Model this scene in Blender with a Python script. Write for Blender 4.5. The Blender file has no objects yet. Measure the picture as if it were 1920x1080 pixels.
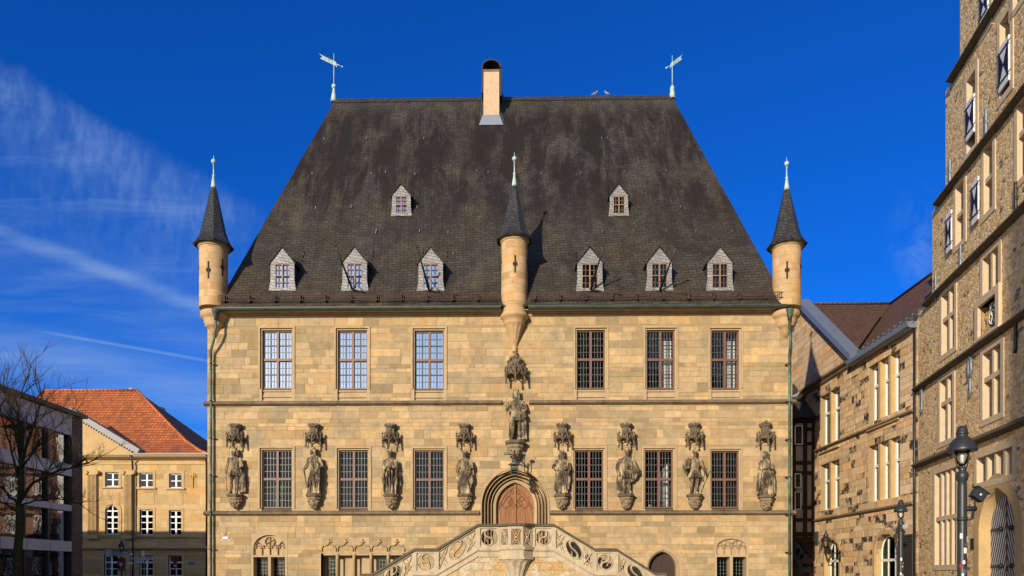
# town hall on a market square, built from a survey of the photograph
SKY_AIR,SKY_DUST,SKY_OZ=1.0,0.2,2.0; SKY_TINT=(.04,.54,1.66); SKY_SUNSIDE=(1.6,1.65,1.9); SKY_STR=.1; CLOUD=(3.0,4.6,7.6)
SUN_E=5.0; SUN_COL=(1.0,.87,.67); EXPO=0.0
import bpy, math, random
from mathutils import Vector, noise as mnoise
R = math.radians
rnd = random.Random(7)
scene = bpy.context.scene
COL = bpy.context.collection
F = 1350.0; PSI = 0.0154; CY = -30.0; EYE = 1.7; HOR = 1073.0
SUN_AZ = 26.0; SUN_EL = 15.5

# ------------------------------------------------------------------ survey helpers: where a sight line meets a wall
def ray(px, py):
    u = (px-960)/F; v = (HOR-py)/F
    return (-math.sin(PSI)+u*math.cos(PSI), math.cos(PSI)+u*math.sin(PSI), v)
def onY(px, py, Y=0.0):
    d = ray(px, py); t = (Y-CY)/d[1]
    return d[0]*t, EYE+d[2]*t
def pt(px, py, Y):
    x, z = onY(px, py, Y); return (x, Y, z)
class Wall:
    """a wall with its own frame: s runs to the right, d into the wall, z up"""
    def __init__(s, O, u):
        l = math.hypot(*u); s.O = O; s.u = (u[0]/l, u[1]/l); s.n = (-s.u[1], s.u[0])
    def xf(s, p):
        return (s.O[0]+s.u[0]*p[0]+s.n[0]*p[1], s.O[1]+s.u[1]*p[0]+s.n[1]*p[1], p[2])
    def at(s, px, py):
        d = ray(px, py); c = s.n[0]*s.O[0]+s.n[1]*s.O[1]
        t = (c-s.n[1]*CY)/(s.n[0]*d[0]+s.n[1]*d[1])
        w = (d[0]*t-s.O[0], CY+d[1]*t-s.O[1])
        return w[0]*s.u[0]+w[1]*s.u[1], EYE+d[2]*t

# ------------------------------------------------------------------ mesh builder
ORG = {}
class MB:
    def __init__(s, xf=None):
        s.v=[]; s.f=[]; s.m=[]; s.c=[]; s.uv=[]; s.sm=[]; s.xf=xf
    def av(s, p):
        if s.xf: p = s.xf(p)
        s.v.append((p[0],p[1],p[2])); return len(s.v)-1
    def fi(s, idx, m=0, c=None, uv=None, sm=False):
        s.f.append(tuple(idx)); s.m.append(m); s.c.append(c or (1,1,1,0)); s.uv.append(uv); s.sm.append(sm)
    def face(s, pts, m=0, c=None, uv=None):
        s.fi([s.av(p) for p in pts], m, c, uv)
    def box(s, x0,x1,y0,y1,z0,z1, m=0, c=None):
        i=[s.av(p) for p in ((x0,y0,z0),(x1,y0,z0),(x1,y1,z0),(x0,y1,z0),(x0,y0,z1),(x1,y0,z1),(x1,y1,z1),(x0,y1,z1))]
        uvs={(0,1,5,4):((x0,z0),(x1,z0),(x1,z1),(x0,z1)),(2,3,7,6):((x1,z0),(x0,z0),(x0,z1),(x1,z1)),
             (1,2,6,5):((y0,z0),(y1,z0),(y1,z1),(y0,z1)),(3,0,4,7):((y1,z0),(y0,z0),(y0,z1),(y1,z1)),
             (4,5,6,7):((x0,y0),(x1,y0),(x1,y1),(x0,y1)),(3,2,1,0):((x0,y1),(x1,y1),(x1,y0),(x0,y0))}
        for k,u in uvs.items(): s.fi([i[a] for a in k],m,c,u)
    def prism(s, poly, y0, y1, m=0, c=None, back=True):
        """polygon in (x,z) extruded from y0 (front) to y1"""
        a=sum(poly[i][0]*poly[(i+1)%len(poly)][1]-poly[(i+1)%len(poly)][0]*poly[i][1] for i in range(len(poly)))
        if a<0: poly=poly[::-1]
        n=len(poly)
        A=[s.av((p[0],y0,p[1])) for p in poly]; B=[s.av((p[0],y1,p[1])) for p in poly]
        s.fi(A,m,c,[(p[0],p[1]) for p in poly])
        if back: s.fi(B[::-1],m,c,[(p[0],p[1]) for p in poly[::-1]])
        L=0
        for i in range(n):
            j=(i+1)%n; s.fi([A[j],A[i],B[i],B[j]],m,c,[(y0,poly[j][1]),(y0,poly[i][1]),(y1,poly[i][1]),(y1,poly[j][1])])
    def sweepx(s, prof, x0, x1, m=0, c=None):
        """profile in (y,z) run along x"""
        a=sum(prof[i][0]*prof[(i+1)%len(prof)][1]-prof[(i+1)%len(prof)][0]*prof[i][1] for i in range(len(prof)))
        if a<0: prof=prof[::-1]
        n=len(prof)
        A=[s.av((x0,p[0],p[1])) for p in prof]; B=[s.av((x1,p[0],p[1])) for p in prof]
        s.fi(A[::-1],m,c); s.fi(B,m,c)
        d=0
        for i in range(n):
            j=(i+1)%n; l=math.hypot(prof[j][0]-prof[i][0],prof[j][1]-prof[i][1])
            s.fi([A[i],A[j],B[j],B[i]],m,c,[(x0,d),(x0,d+l),(x1,d+l),(x1,d)]); d+=l
    def tube(s, pts, r, n=8, m=0, c=None, cap=True, sm=True):
        P=[Vector(p) for p in pts]; k=len(P)
        if not isinstance(r,(list,tuple)): r=[r]*k
        T=[(P[min(i+1,k-1)]-P[max(i-1,0)]).normalized() for i in range(k)]
        up=Vector((0,0,1)) if abs(T[0].z)<.9 else Vector((1,0,0))
        a=T[0].cross(up).normalized(); rings=[]; L=0
        for i in range(k):
            a=(a-T[i]*a.dot(T[i])).normalized(); b=T[i].cross(a)
            rings.append([s.av(P[i]+(a*math.cos(2*math.pi*j/n)+b*math.sin(2*math.pi*j/n))*r[i]) for j in range(n)])
        for i in range(k-1):
            l=(P[i+1]-P[i]).length
            for j in range(n):
                q=(j+1)%n
                s.fi([rings[i][j],rings[i][q],rings[i+1][q],rings[i+1][j]],m,c,[(j/n,L),((j+1)/n,L),((j+1)/n,L+l),(j/n,L+l)],sm)
            L+=l
        if cap: s.fi(rings[0][::-1],m,c); s.fi(rings[-1],m,c)
    def lathe(s, prof, cx, cy, n=24, m=0, c=None, a0=0.0, sm=True, colfn=None, cap=True, sx=1, sy=1):
        """profile (r,z) from bottom to top round a vertical axis"""
        rings=[]
        for (r,z) in prof:
            rings.append([s.av((cx+r*sx*math.sin(a0+2*math.pi*j/n),cy-r*sy*math.cos(a0+2*math.pi*j/n),z)) for j in range(n)])
        for i in range(len(prof)-1):
            for j in range(n):
                q=(j+1)%n; rr=max(prof[i][0],.05)
                s.fi([rings[i][j],rings[i][q],rings[i+1][q],rings[i+1][j]],m,colfn(i,j) if colfn else c,
                     [(6.283*rr*j/n,prof[i][1]),(6.283*rr*(j+1)/n,prof[i][1]),(6.283*rr*(j+1)/n,prof[i+1][1]),(6.283*rr*j/n,prof[i+1][1])],sm)
        if cap: s.fi(rings[0][::-1],m,c); s.fi(rings[-1],m,c)
    def ball(s, p, r, n=10, k=6, m=0, c=None, sc=(1,1,1)):
        rings=[]
        for i in range(1,k):
            t=math.pi*i/k
            rings.append([s.av((p[0]+r*sc[0]*math.sin(t)*math.cos(2*math.pi*j/n),p[1]+r*sc[1]*math.sin(t)*math.sin(2*math.pi*j/n),p[2]-r*sc[2]*math.cos(t))) for j in range(n)])
        b=s.av((p[0],p[1],p[2]-r*sc[2])); t=s.av((p[0],p[1],p[2]+r*sc[2]))
        for j in range(n):
            q=(j+1)%n
            s.fi([b,rings[0][q],rings[0][j]],m,c,None,True); s.fi([t,rings[-1][j],rings[-1][q]],m,c,None,True)
            for i in range(len(rings)-1): s.fi([rings[i][j],rings[i][q],rings[i+1][q],rings[i+1][j]],m,c,None,True)
    def strip(s, pts, w, y0, y1, m=0, c=None, closed=False):
        """flat bar of width w along a 2-D (x,z) line, from y0 (front) to y1"""
        n=len(pts); L=[];Rr=[]
        for i in range(n):
            if closed: a=pts[(i-1)%n]; b=pts[(i+1)%n]
            else: a=pts[max(i-1,0)]; b=pts[min(i+1,n-1)]
            dx,dz=b[0]-a[0],b[1]-a[1]; l=math.hypot(dx,dz) or 1
            nx,nz=-dz/l*w/2,dx/l*w/2
            L.append((pts[i][0]+nx,pts[i][1]+nz)); Rr.append((pts[i][0]-nx,pts[i][1]-nz))
        e=.3*(y1-y0)
        A=[s.av((p[0],y1,p[1])) for p in L]; B=[s.av((p[0]*.65+q[0]*.35,y0,p[1]*.65+q[1]*.35)) for p,q in zip(L,Rr)]
        Cc=[s.av((q[0]*.65+p[0]*.35,y0,q[1]*.65+p[1]*.35)) for p,q in zip(L,Rr)]; D=[s.av((p[0],y1,p[1])) for p in Rr]
        for i in range(n if closed else n-1):
            j=(i+1)%n
            s.fi([A[j],A[i],B[i],B[j]],m,c); s.fi([B[j],B[i],Cc[i],Cc[j]],m,c); s.fi([Cc[j],Cc[i],D[i],D[j]],m,c)
        if not closed:
            s.fi([A[0],D[0],Cc[0],B[0]],m,c); s.fi([A[-1],B[-1],Cc[-1],D[-1]],m,c)
    def build(s, name, mats, parent=None, loc=None):
        o0=Vector(ORG[parent.name]) if parent else Vector(loc or (0,0,0))
        me=bpy.data.meshes.new(name)
        me.from_pydata([(x-o0.x,y-o0.y,z-o0.z) for x,y,z in s.v],[],s.f)
        for mt in (mats if isinstance(mats,(list,tuple)) else [mats]): me.materials.append(mt)
        me.polygons.foreach_set('material_index',s.m)
        me.polygons.foreach_set('use_smooth',s.sm)
        ca=me.color_attributes.new('tint','FLOAT_COLOR','CORNER')
        buf=[]; ub=[]
        for f,c,u in zip(s.f,s.c,s.uv):
            c=tuple(c)+((0,) if len(c)==3 else ())
            for k in range(len(f)):
                buf.extend(c)
                if u: ub.extend(u[k])
                else:
                    p=s.v[f[k]]; ub.extend((p[0]+p[1],p[2]))
        ca.data.foreach_set('color',buf)
        uvl=me.uv_layers.new(name='UVMap'); uvl.data.foreach_set('uv',ub)
        me.update()
        o=bpy.data.objects.new(name,me); COL.objects.link(o)
        if parent: o.parent=parent
        else: o.location=o0
        ORG[o.name]=tuple(o0)
        return o

def tag(o,label=None,cat=None,group=None,kind=None):
    if label: o['label']=label
    if cat: o['category']=cat
    if group: o['group']=group
    if kind: o['kind']=kind
    return o
def thing(name,label,cat,loc=(0,0,0),group=None):
    o=bpy.data.objects.new(name,None); COL.objects.link(o); o.location=loc; o.empty_display_size=.3
    ORG[o.name]=tuple(loc)
    return tag(o,label,cat,group)
def copy_part(o,dx,dy,dz,parent):
    c=o.copy(); COL.objects.link(c); c.parent=parent; c.location=Vector(o.location)+Vector((dx,dy,dz)); ORG[c.name]=ORG[o.name]
    return c

# ------------------------------------------------------------------ materials
class NT:
    def __init__(s,name):
        s.mat=bpy.data.materials.new(name); s.mat.use_nodes=True; s.t=s.mat.node_tree; s.t.nodes.clear()
        s.out=s.n('ShaderNodeOutputMaterial')
    def n(s,typ,**kw):
        nd=s.t.nodes.new(typ)
        for k,v in kw.items():
            if k.startswith('i_'): nd.inputs[k[2:].replace('_',' ')].default_value=v
            else: setattr(nd,k,v)
        return nd
    def l(s,a,b): s.t.links.new(a,b)
    def noise(s,scale,detail=4,rough=.55,vec=None,stretch=None,dist=0):
        nd=s.n('ShaderNodeTexNoise'); nd.inputs['Scale'].default_value=scale; nd.inputs['Detail'].default_value=detail; nd.inputs['Roughness'].default_value=rough; nd.inputs['Distortion'].default_value=dist
        if vec is None: vec=s.obj()
        if stretch:
            mp=s.n('ShaderNodeMapping'); mp.inputs['Scale'].default_value=stretch; s.l(vec,mp.inputs[0]); vec=mp.outputs[0]
        s.l(vec,nd.inputs['Vector']); return nd.outputs['Fac']
    def obj(s):
        if not hasattr(s,'_tc'): s._tc=s.n('ShaderNodeTexCoord')
        return s._tc.outputs['Object']
    def uv(s):
        s.obj(); return s._tc.outputs['UV']
    def ramp(s,fac,stops):
        r=s.n('ShaderNodeValToRGB'); e=r.color_ramp.elements
        while len(e)<len(stops): e.new(.5)
        for i,(p,c) in enumerate(stops):
            e[i].position=p; e[i].color=c if len(c)==4 else (*c,1)
        s.l(fac,r.inputs[0]); return r.outputs[0]
    def mix(s,fac,a,b,mode='MIX'):
        m=s.n('ShaderNodeMix',data_type='RGBA',blend_type=mode)
        for sock,v in ((m.inputs[0],fac),(m.inputs[6],a),(m.inputs[7],b)):
            if isinstance(v,(int,float)): sock.default_value=v
            elif isinstance(v,tuple): sock.default_value=v if len(v)==4 else (*v,1)
            else: s.l(v,sock)
        return m.outputs[2]
    def math(s,op,a,b=0.0,cl=False):
        m=s.n('ShaderNodeMath',operation=op,use_clamp=cl)
        for sock,v in ((m.inputs[0],a),(m.inputs[1],b)):
            if isinstance(v,(int,float)): sock.default_value=v
            else: s.l(v,sock)
        return m.outputs[0]
    def bump(s,h,strength=.5,dist=.02):
        b=s.n('ShaderNodeBump'); b.inputs['Strength'].default_value=strength; b.inputs['Distance'].default_value=dist
        s.l(h,b.inputs['Height']); return b.outputs[0]
    def bsdf(s,col,rough=.85,bump=None,spec=.3,metal=0):
        p=s.n('ShaderNodeBsdfPrincipled')
        for sock,v in ((p.inputs['Base Color'],col),(p.inputs['Roughness'],rough)):
            if isinstance(v,(int,float)): sock.default_value=v
            elif isinstance(v,tuple): sock.default_value=v if len(v)==4 else (*v,1)
            else: s.l(v,sock)
        p.inputs['Specular IOR Level'].default_value=spec; p.inputs['Metallic'].default_value=metal
        if bump is not None: s.l(bump,p.inputs['Normal'])
        s.l(p.outputs[0],s.out.inputs[0]); return s.mat
def stone_mat(name,base,var=.25,scale=6,bump=.4,tint=True,rough=.9,stain=None,streak=0,grey=None):
    t=NT(name)
    n1=t.noise(scale,5,.6); n2=t.noise(scale*9,3,.6); n3=t.noise(.35,4,.6)
    f=t.math('ADD',t.math('MULTIPLY',n1,.55),t.math('ADD',t.math('MULTIPLY',n2,.25),t.math('MULTIPLY',n3,.2)))
    k=t.ramp(f,[(.3,(1-var,)*3),(.7,(1+var,)*3)])
    col=t.mix(1.0,base,k,'MULTIPLY')
    if tint:
        a=t.n('ShaderNodeAttribute',attribute_name='tint'); col=t.mix(1.0,col,a.outputs['Color'],'MULTIPLY')
        if stain:
            sn=t.ramp(t.noise(2.6,5,.65),[(.40,(0,0,0)),(.55,(1,1,1))])
            col=t.mix(t.math('MULTIPLY',sn,a.outputs['Alpha']),col,stain)
    if grey:
        col=t.mix(t.ramp(t.noise(1.1,6,.7),[(.47,(0,0,0)),(.68,(.65,.65,.65))]),col,t.mix(1.0,grey,k,'MULTIPLY'))
    if streak:
        st=t.ramp(t.noise(2.2,5,.6,stretch=(1.6,1.6,.18)),[(.5,(0,0,0)),(.72,(streak,)*3)])
        col=t.mix(st,col,tuple(b*.35 for b in base))
    hb=t.math('ADD',t.math('MULTIPLY',n1,.5),n2)
    return t.bsdf(col,rough,t.bump(hb,bump,.02))
def plain(name,c,rough=.6,spec=.3,metal=0,var=.12,scale=8,bump=0):
    t=NT(name); n=t.noise(scale,4,.6)
    col=t.mix(1.0,c,t.ramp(n,[(.3,(1-var,)*3),(.7,(1+var,)*3)]),'MULTIPLY')
    return t.bsdf(col,rough,t.bump(t.noise(scale*4,3),bump,.01) if bump else None,spec,metal)
M={}
M['ashlar']=stone_mat('sandstone_ashlar',(.455,.325,.178),.28,4,.45,grey=(.27,.225,.16))
M['mortar']=stone_mat('lime_mortar',(.35,.255,.14),.15,10,.3,False)
M['trim']=stone_mat('dressed_sandstone',(.45,.33,.19),.16,3,.25,False,streak=.35)
M['band']=stone_mat('weathered_string_course',(.20,.145,.09),.45,2.5,.4,False,streak=.6)
M['darkstone']=stone_mat('blackened_sandstone',(.15,.115,.074),.6,5,.6,False)
M['palestone']=stone_mat('pale_balustrade_stone',(.50,.405,.275),.22,4,.35,False,streak=.55)
M['capstone']=stone_mat('dark_coping_stone',(.12,.093,.062),.4,5,.4,False)
M['annexstone']=stone_mat('annex_sandstone',(.69,.50,.30),.2,4,.5,True,stain=(.05,.042,.037))
M['redbstone']=stone_mat('honey_sandstone',(.50,.34,.16),.2,2,.3)
M['interior']=plain('painted_interior_shade',(.035,.03,.026),.9)  # near-black colour stands for the shade inside rooms, slits and passage
def t_statue():
    t=NT('weathered_statue_stone')
    n1=t.noise(7,5,.6); n2=t.noise(40,3,.6); big=t.noise(3.0,4,.6,stretch=(1,1,.6))
    col=t.ramp(big,[(.36,(.05,.04,.029)),(.46,(.12,.093,.062)),(.54,(.26,.20,.125)),(.62,(.48,.37,.22))])
    col=t.mix(1.0,col,t.ramp(n1,[(.3,(.6,.6,.6)),(.7,(1.35,1.35,1.35))]),'MULTIPLY')
    return t.bsdf(col,.9,t.bump(t.math('ADD',n1,t.math('MULTIPLY',n2,.5)),.5,.02))
M['statue']=t_statue()
def slate(name,c1,c2,cm,w,h,dark,rough,blotch,spec=.4,rot=0,bump=.6,brown=None,stains=False):
    t=NT(name); uv=t.uv()
    mp=t.n('ShaderNodeMapping'); mp.inputs['Rotation'].default_value=(0,0,rot); t.l(uv,mp.inputs[0])
    wob=t.n('ShaderNodeTexNoise'); wob.inputs['Scale'].default_value=1.3; t.l(mp.outputs[0],wob.inputs['Vector'])
    va=t.n('ShaderNodeVectorMath',operation='MULTIPLY_ADD'); t.l(wob.outputs['Color'],va.inputs[0]); va.inputs[1].default_value=(.12,.05,0); t.l(mp.outputs[0],va.inputs[2])
    b=t.n('ShaderNodeTexBrick'); t.l(va.outputs[0],b.inputs['Vector'])
    b.inputs['Scale'].default_value=1; b.inputs['Brick Width'].default_value=w; b.inputs['Row Height'].default_value=h; b.inputs['Mortar Size'].default_value=h*.07
    b.inputs['Color1'].default_value=(*c1,1); b.inputs['Color2'].default_value=(*c2,1); b.inputs['Mortar'].default_value=(*cm,1)
    b.offset=.5
    col=b.outputs['Color']
    if brown:
        col=t.mix(t.ramp(t.noise(.55,5,.65),[(.4,(0,0,0)),(.62,(1,1,1))]),col,t.mix(1.0,col,brown,'MULTIPLY'))
    if blotch:
        nb=t.noise(.27,7,.68,stretch=(1.0,1.0,.6),dist=.8)
        col=t.mix(t.ramp(nb,[(.48,(0,0,0)),(.64,(blotch,)*3)]),col,dark)
        st=t.ramp(t.noise(1.7,5,.7,stretch=(1.2,.25,.22)),[(.5,(0,0,0)),(.7,(blotch*.8,)*3)])
        col=t.mix(st,col,dark)
    if stains:
        so=t.n('ShaderNodeSeparateXYZ'); t.l(t.obj(),so.inputs[0])
        zm=t.n('ShaderNodeMapRange',interpolation_type='SMOOTHSTEP'); zm.inputs[1].default_value=14.5; zm.inputs[2].default_value=20.5; t.l(so.outputs[2],zm.inputs[0])
        zt=t.n('ShaderNodeMapRange',interpolation_type='SMOOTHSTEP'); zt.inputs[1].default_value=26.2; zt.inputs[2].default_value=24.6; t.l(so.outputs[2],zt.inputs[0])
        sn=t.ramp(t.noise(.8,7,.72,stretch=(1.3,.35,.22),dist=.4),[(.43,(0,0,0)),(.54,(1,1,1))])
        col=t.mix(t.math('MULTIPLY',t.math('MULTIPLY',sn,.92),t.math('MULTIPLY',zm.outputs[0],zt.outputs[0])),col,(.012,.009,.008))
        lw=t.ramp(t.noise(.6,6,.7,stretch=(1.2,.5,.5)),[(.55,(0,0,0)),(.75,(.5,.5,.5))]); col=t.mix(lw,col,(.115,.096,.072))
    col=t.mix(1.0,col,t.ramp(t.noise(14,3,.6),[(.3,(.75,)*3),(.7,(1.25,)*3)]),'MULTIPLY')
    sp=t.n('ShaderNodeSeparateXYZ'); t.l(va.outputs[0],sp.inputs[0])
    saw=t.math('FRACT',t.math('DIVIDE',sp.outputs[1],h))
    hgt=t.math('SUBTRACT',t.math('MULTIPLY',t.math('SUBTRACT',1.0,saw),.7),b.outputs['Fac'])
    hgt=t.math('ADD',hgt,t.math('MULTIPLY',t.noise(10,3),.5))
    return t.bsdf(col,rough,t.bump(hgt,bump,.03),spec)
M['slate']=slate('roof_slate',(.068,.059,.048),(.043,.038,.033),(.018,.016,.014),.34,.17,(.014,.012,.011),.85,.75,.3,R(-4),.6,(1.15,.98,.78),True)
M['slate_front']=slate('sunlit_tone_slate',(.33,.325,.315),(.23,.23,.225),(.12,.12,.12),.2,.12,(.16,.16,.16),.4,.4,.5,R(12),.6)  # paler copy of the roof slate; the sun's sheen is put into its colour
M['slate_spire']=slate('spire_slate',(.060,.056,.052),(.032,.030,.03),(.012,.012,.012),.2,.13,(.015,.015,.015),.5,.5,.5,R(20),.6)
def tiles(name,c1,c2,cm,w,h,dark,rough=.75,bump=1.0,amt=.6):
    t=NT(name); uv=t.uv(); sp=t.n('ShaderNodeSeparateXYZ'); t.l(uv,sp.inputs[0])
    fx=t.math('FRACT',t.math('DIVIDE',sp.outputs[0],w)); fy=t.math('FRACT',t.math('DIVIDE',sp.outputs[1],h))
    roll=t.math('SINE',t.math('MULTIPLY',fx,6.2832)); 
    b=t.n('ShaderNodeTexBrick'); t.l(uv,b.inputs['Vector']); b.offset=0
    b.inputs['Scale'].default_value=1; b.inputs['Brick Width'].default_value=w; b.inputs['Row Height'].default_value=h; b.inputs['Mortar Size'].default_value=h*.09
    b.inputs['Color1'].default_value=(*c1,1); b.inputs['Color2'].default_value=(*c2,1); b.inputs['Mortar'].default_value=(*cm,1)
    n=t.noise(.7,5,.65)
    col=t.mix(t.ramp(n,[(.5,(0,0,0)),(.75,(amt,)*3)]),b.outputs['Color'],dark)
    col=t.mix(1.0,col,t.ramp(t.noise(9,3),[(.3,(.8,)*3),(.7,(1.2,)*3)]),'MULTIPLY')
    hgt=t.math('ADD',t.math('MULTIPLY',roll,.5),t.math('MULTIPLY',t.math('SUBTRACT',1.0,fy),.8))
    return t.bsdf(col,rough,t.bump(hgt,bump,.06))
M['pantile']=tiles('orange_pantiles',(.70,.20,.055),(.48,.125,.04),(.07,.022,.012),.34,.40,(.16,.075,.04),bump=1.0,amt=.8)
M['browntile']=tiles('brown_roof_tiles',(.19,.092,.047),(.125,.064,.036),(.022,.013,.01),.25,.28,(.09,.055,.035),bump=.8)
M['wood']=plain('red_brown_window_wood',(.17,.088,.062),.5,.4)
M['wood_light']=plain('orange_brown_dormer_wood',(.30,.165,.10),.55,.3)
def t_door():
    t=NT('oak_door'); n=t.noise(3,6,.6,stretch=(9,9,.7))
    col=t.ramp(n,[(.3,(.15,.06,.02)),(.7,(.37,.16,.058))]); return t.bsdf(col,.55,t.bump(n,.3,.01),.4)
M['door']=t_door()
M['darkdoor']=plain('dark_brown_door',(.05,.028,.02),.5,.4)
M['lead']=plain('lead_glazing_bar',(.11,.125,.12),.45,.5,.2)
M['leaddark']=plain('dark_glazing_bar',(.05,.04,.035),.5,.4)
M['copper']=plain('verdigris_copper',(.42,.56,.51),.6,.4,0,.2,9)
def t_pipe():
    t=NT('patinated_copper_pipe'); n=t.noise(2.5,5,.65,stretch=(1,1,.35))
    return t.bsdf(t.ramp(n,[(.38,(.03,.045,.037)),(.55,(.09,.17,.13)),(.7,(.24,.42,.34))]),.55,None,.4)
M['pipe']=t_pipe()
M['gutter']=plain('dark_green_gutter',(.045,.06,.045),.5,.5,0,.3,3)
M['rust']=plain('rusty_iron',(.075,.042,.03),.8,.2,0,.35,12)
M['iron']=plain('black_iron',(.018,.018,.019),.45,.5)
M['lampiron']=plain('dark_grey_lamp_paint',(.028,.031,.036),.42,.5,0,.15,20,.1)
M['white']=plain('white_window_paint',(.80,.79,.76),.45,.4,0,.05)
M['render_beige']=plain('beige_chimney_render',(.56,.40,.26),.9,.2,0,.1,5,.2)
M['render_grey']=plain('grey_house_render',(.42,.42,.43),.9,.2,0,.08,2,.1)
M['zinc']=plain('grey_zinc_sheet',(.20,.23,.28),.45,.5,.3,.1,3)
M['shut_white']=plain('white_shutter_paint',(.72,.71,.72),.6)
M['shut_black']=plain('black_shutter_paint',(.014,.012,.018),.5)
M['redpaint']=plain('dark_red_paint',(.30,.03,.03),.6)
M['gold']=plain('gilding',(.62,.36,.06),.4,.5,.4)
M['cream']=plain('cream_paint',(.70,.62,.48),.6)
def t_glass(name,tint,refl,ior=1.5):
    t=NT(name)
    tr=t.n('ShaderNodeBsdfTransparent'); tr.inputs[0].default_value=(*tint,1)
    gl=t.n('ShaderNodeBsdfGlossy'); gl.inputs['Roughness'].default_value=.03
    nz=t.bump(t.noise(1.6,2),.10,.05); t.l(nz,gl.inputs['Normal'])
    fr=t.n('ShaderNodeFresnel'); fr.inputs['IOR'].default_value=ior; 
    f=t.math('MULTIPLY',fr.outputs[0],refl,True)
    mx=t.n('ShaderNodeMixShader'); t.l(f,mx.inputs[0]); t.l(tr.outputs[0],mx.inputs[1]); t.l(gl.outputs[0],mx.inputs[2]); t.l(mx.outputs[0],t.out.inputs[0])
    return t.mat
M['glass']=t_glass('window_glass',(.55,.58,.56),1.2)
M['clearglass']=t_glass('clear_window_glass',(.93,.94,.94),.8)
M['skyglass']=t_glass('boosted_reflection_glass',(.25,.28,.3),3.2,3.0)  # same glass as the other windows, reflection raised to imitate bright sky
M['leadglass']=t_glass('greenish_leaded_glass',(.34,.45,.38),.65)
M['facadeglass']=t_glass('coated_facade_glass',(.15,.17,.2),2.6,2.0)
M['lampglass']=t_glass('lamp_glass',(.92,.92,.9),1.0)
def t_rubble():
    t=NT('rubble_masonry'); uv=t.uv()
    wob=t.n('ShaderNodeTexNoise'); wob.inputs['Scale'].default_value=2.5; t.l(uv,wob.inputs['Vector'])
    va=t.n('ShaderNodeVectorMath',operation='MULTIPLY_ADD'); t.l(wob.outputs['Color'],va.inputs[0]); va.inputs[1].default_value=(.16,.12,0); t.l(uv,va.inputs[2])
    mp=t.n('ShaderNodeMapping'); mp.inputs['Scale'].default_value=(4.6,8.6,1); t.l(va.outputs[0],mp.inputs[0])
    v=t.n('ShaderNodeTexVoronoi',feature='F1'); v.inputs['Scale'].default_value=1; t.l(mp.outputs[0],v.inputs['Vector'])
    e=t.n('ShaderNodeTexVoronoi',feature='DISTANCE_TO_EDGE'); e.inputs['Scale'].default_value=1; t.l(mp.outputs[0],e.inputs['Vector'])
    sp=t.n('ShaderNodeSeparateColor'); t.l(v.outputs['Color'],sp.inputs[0])
    col=t.ramp(sp.outputs[0],[(0,(.52,.32,.135)),(.3,(.70,.455,.20)),(.55,(.76,.52,.25)),(.8,(.80,.59,.33)),(.97,(.70,.54,.34))])
    col=t.mix(t.math('GREATER_THAN',sp.outputs[1],.965),col,(.2,.15,.11))
    mortar=t.ramp(e.outputs['Distance'],[(.02,(1,1,1)),(.08,(0,0,0))])
    col=t.mix(mortar,col,(.62,.46,.27))
    n1=t.noise(5,5,.65); n2=t.noise(24,3,.6)
    col=t.mix(1.0,col,t.ramp(n1,[(.3,(.72,)*3),(.7,(1.25,)*3)]),'MULTIPLY')
    h=t.math('ADD',t.math('MINIMUM',t.math('MULTIPLY',e.outputs['Distance'],2.2),.6),t.math('ADD',t.math('MULTIPLY',sp.outputs[2],.55),t.math('ADD',t.math('MULTIPLY',n1,.7),t.math('MULTIPLY',n2,.5))))
    return t.bsdf(col,.92,t.bump(h,.6,.03))
M['rubble']=t_rubble()
def t_patch():
    t=NT('patched_stair_masonry'); uv=t.uv()
    b=t.n('ShaderNodeTexBrick'); b.inputs['Scale'].default_value=1; b.inputs['Brick Width'].default_value=.62; b.inputs['Row Height'].default_value=.3; b.inputs['Mortar Size'].default_value=.008
    wob=t.n('ShaderNodeTexNoise'); wob.inputs['Scale'].default_value=3; t.l(uv,wob.inputs['Vector'])
    va=t.n('ShaderNodeVectorMath',operation='MULTIPLY_ADD'); t.l(wob.outputs['Color'],va.inputs[0]); va.inputs[1].default_value=(.05,.04,0); t.l(uv,va.inputs[2]); t.l(va.outputs[0],b.inputs['Vector'])
    b.inputs['Color1'].default_value=(.50,.30,.11,1); b.inputs['Color2'].default_value=(.50,.38,.22,1); b.inputs['Mortar'].default_value=(.27,.2,.12,1); b.squash=.7; b.squash_frequency=3
    col=t.mix(t.ramp(t.noise(2.6,5,.7),[(.54,(0,0,0)),(.6,(.8,.8,.8))]),b.outputs['Color'],(.55,.49,.39))
    col=t.mix(t.ramp(t.noise(3.4,5,.65),[(.56,(0,0,0)),(.66,(.8,.8,.8))]),col,(.52,.24,.055))
    n=t.noise(12,4,.6); col=t.mix(1.0,col,t.ramp(n,[(.3,(.75,)*3),(.7,(1.2,)*3)]),'MULTIPLY')
    return t.bsdf(col,.9,t.bump(t.math('SUBTRACT',t.math('MULTIPLY',n,.6),b.outputs['Fac']),.6,.025))
M['patch']=t_patch()
def t_cobble():
    t=NT('granite_setts'); b=t.n('ShaderNodeTexBrick'); t.l(t.obj(),b.inputs['Vector']); b.inputs['Scale'].default_value=1; b.inputs['Brick Width'].default_value=.16; b.inputs['Row Height'].default_value=.12; b.inputs['Mortar Size'].default_value=.012
    b.inputs['Color1'].default_value=(.16,.145,.125,1); b.inputs['Color2'].default_value=(.22,.19,.16,1); b.inputs['Mortar'].default_value=(.06,.055,.05,1)
    return t.bsdf(t.mix(1.0,b.outputs['Color'],t.ramp(t.noise(.4,4),[(.3,(.8,)*3),(.7,(1.15,)*3)]),'MULTIPLY'),.8,t.bump(b.outputs['Fac'],-.5,.02))
M['cobble']=t_cobble()
M['clad']=plain('grey_panel_cladding',(.58,.56,.55),.5,.4,0,.06,1)
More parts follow.
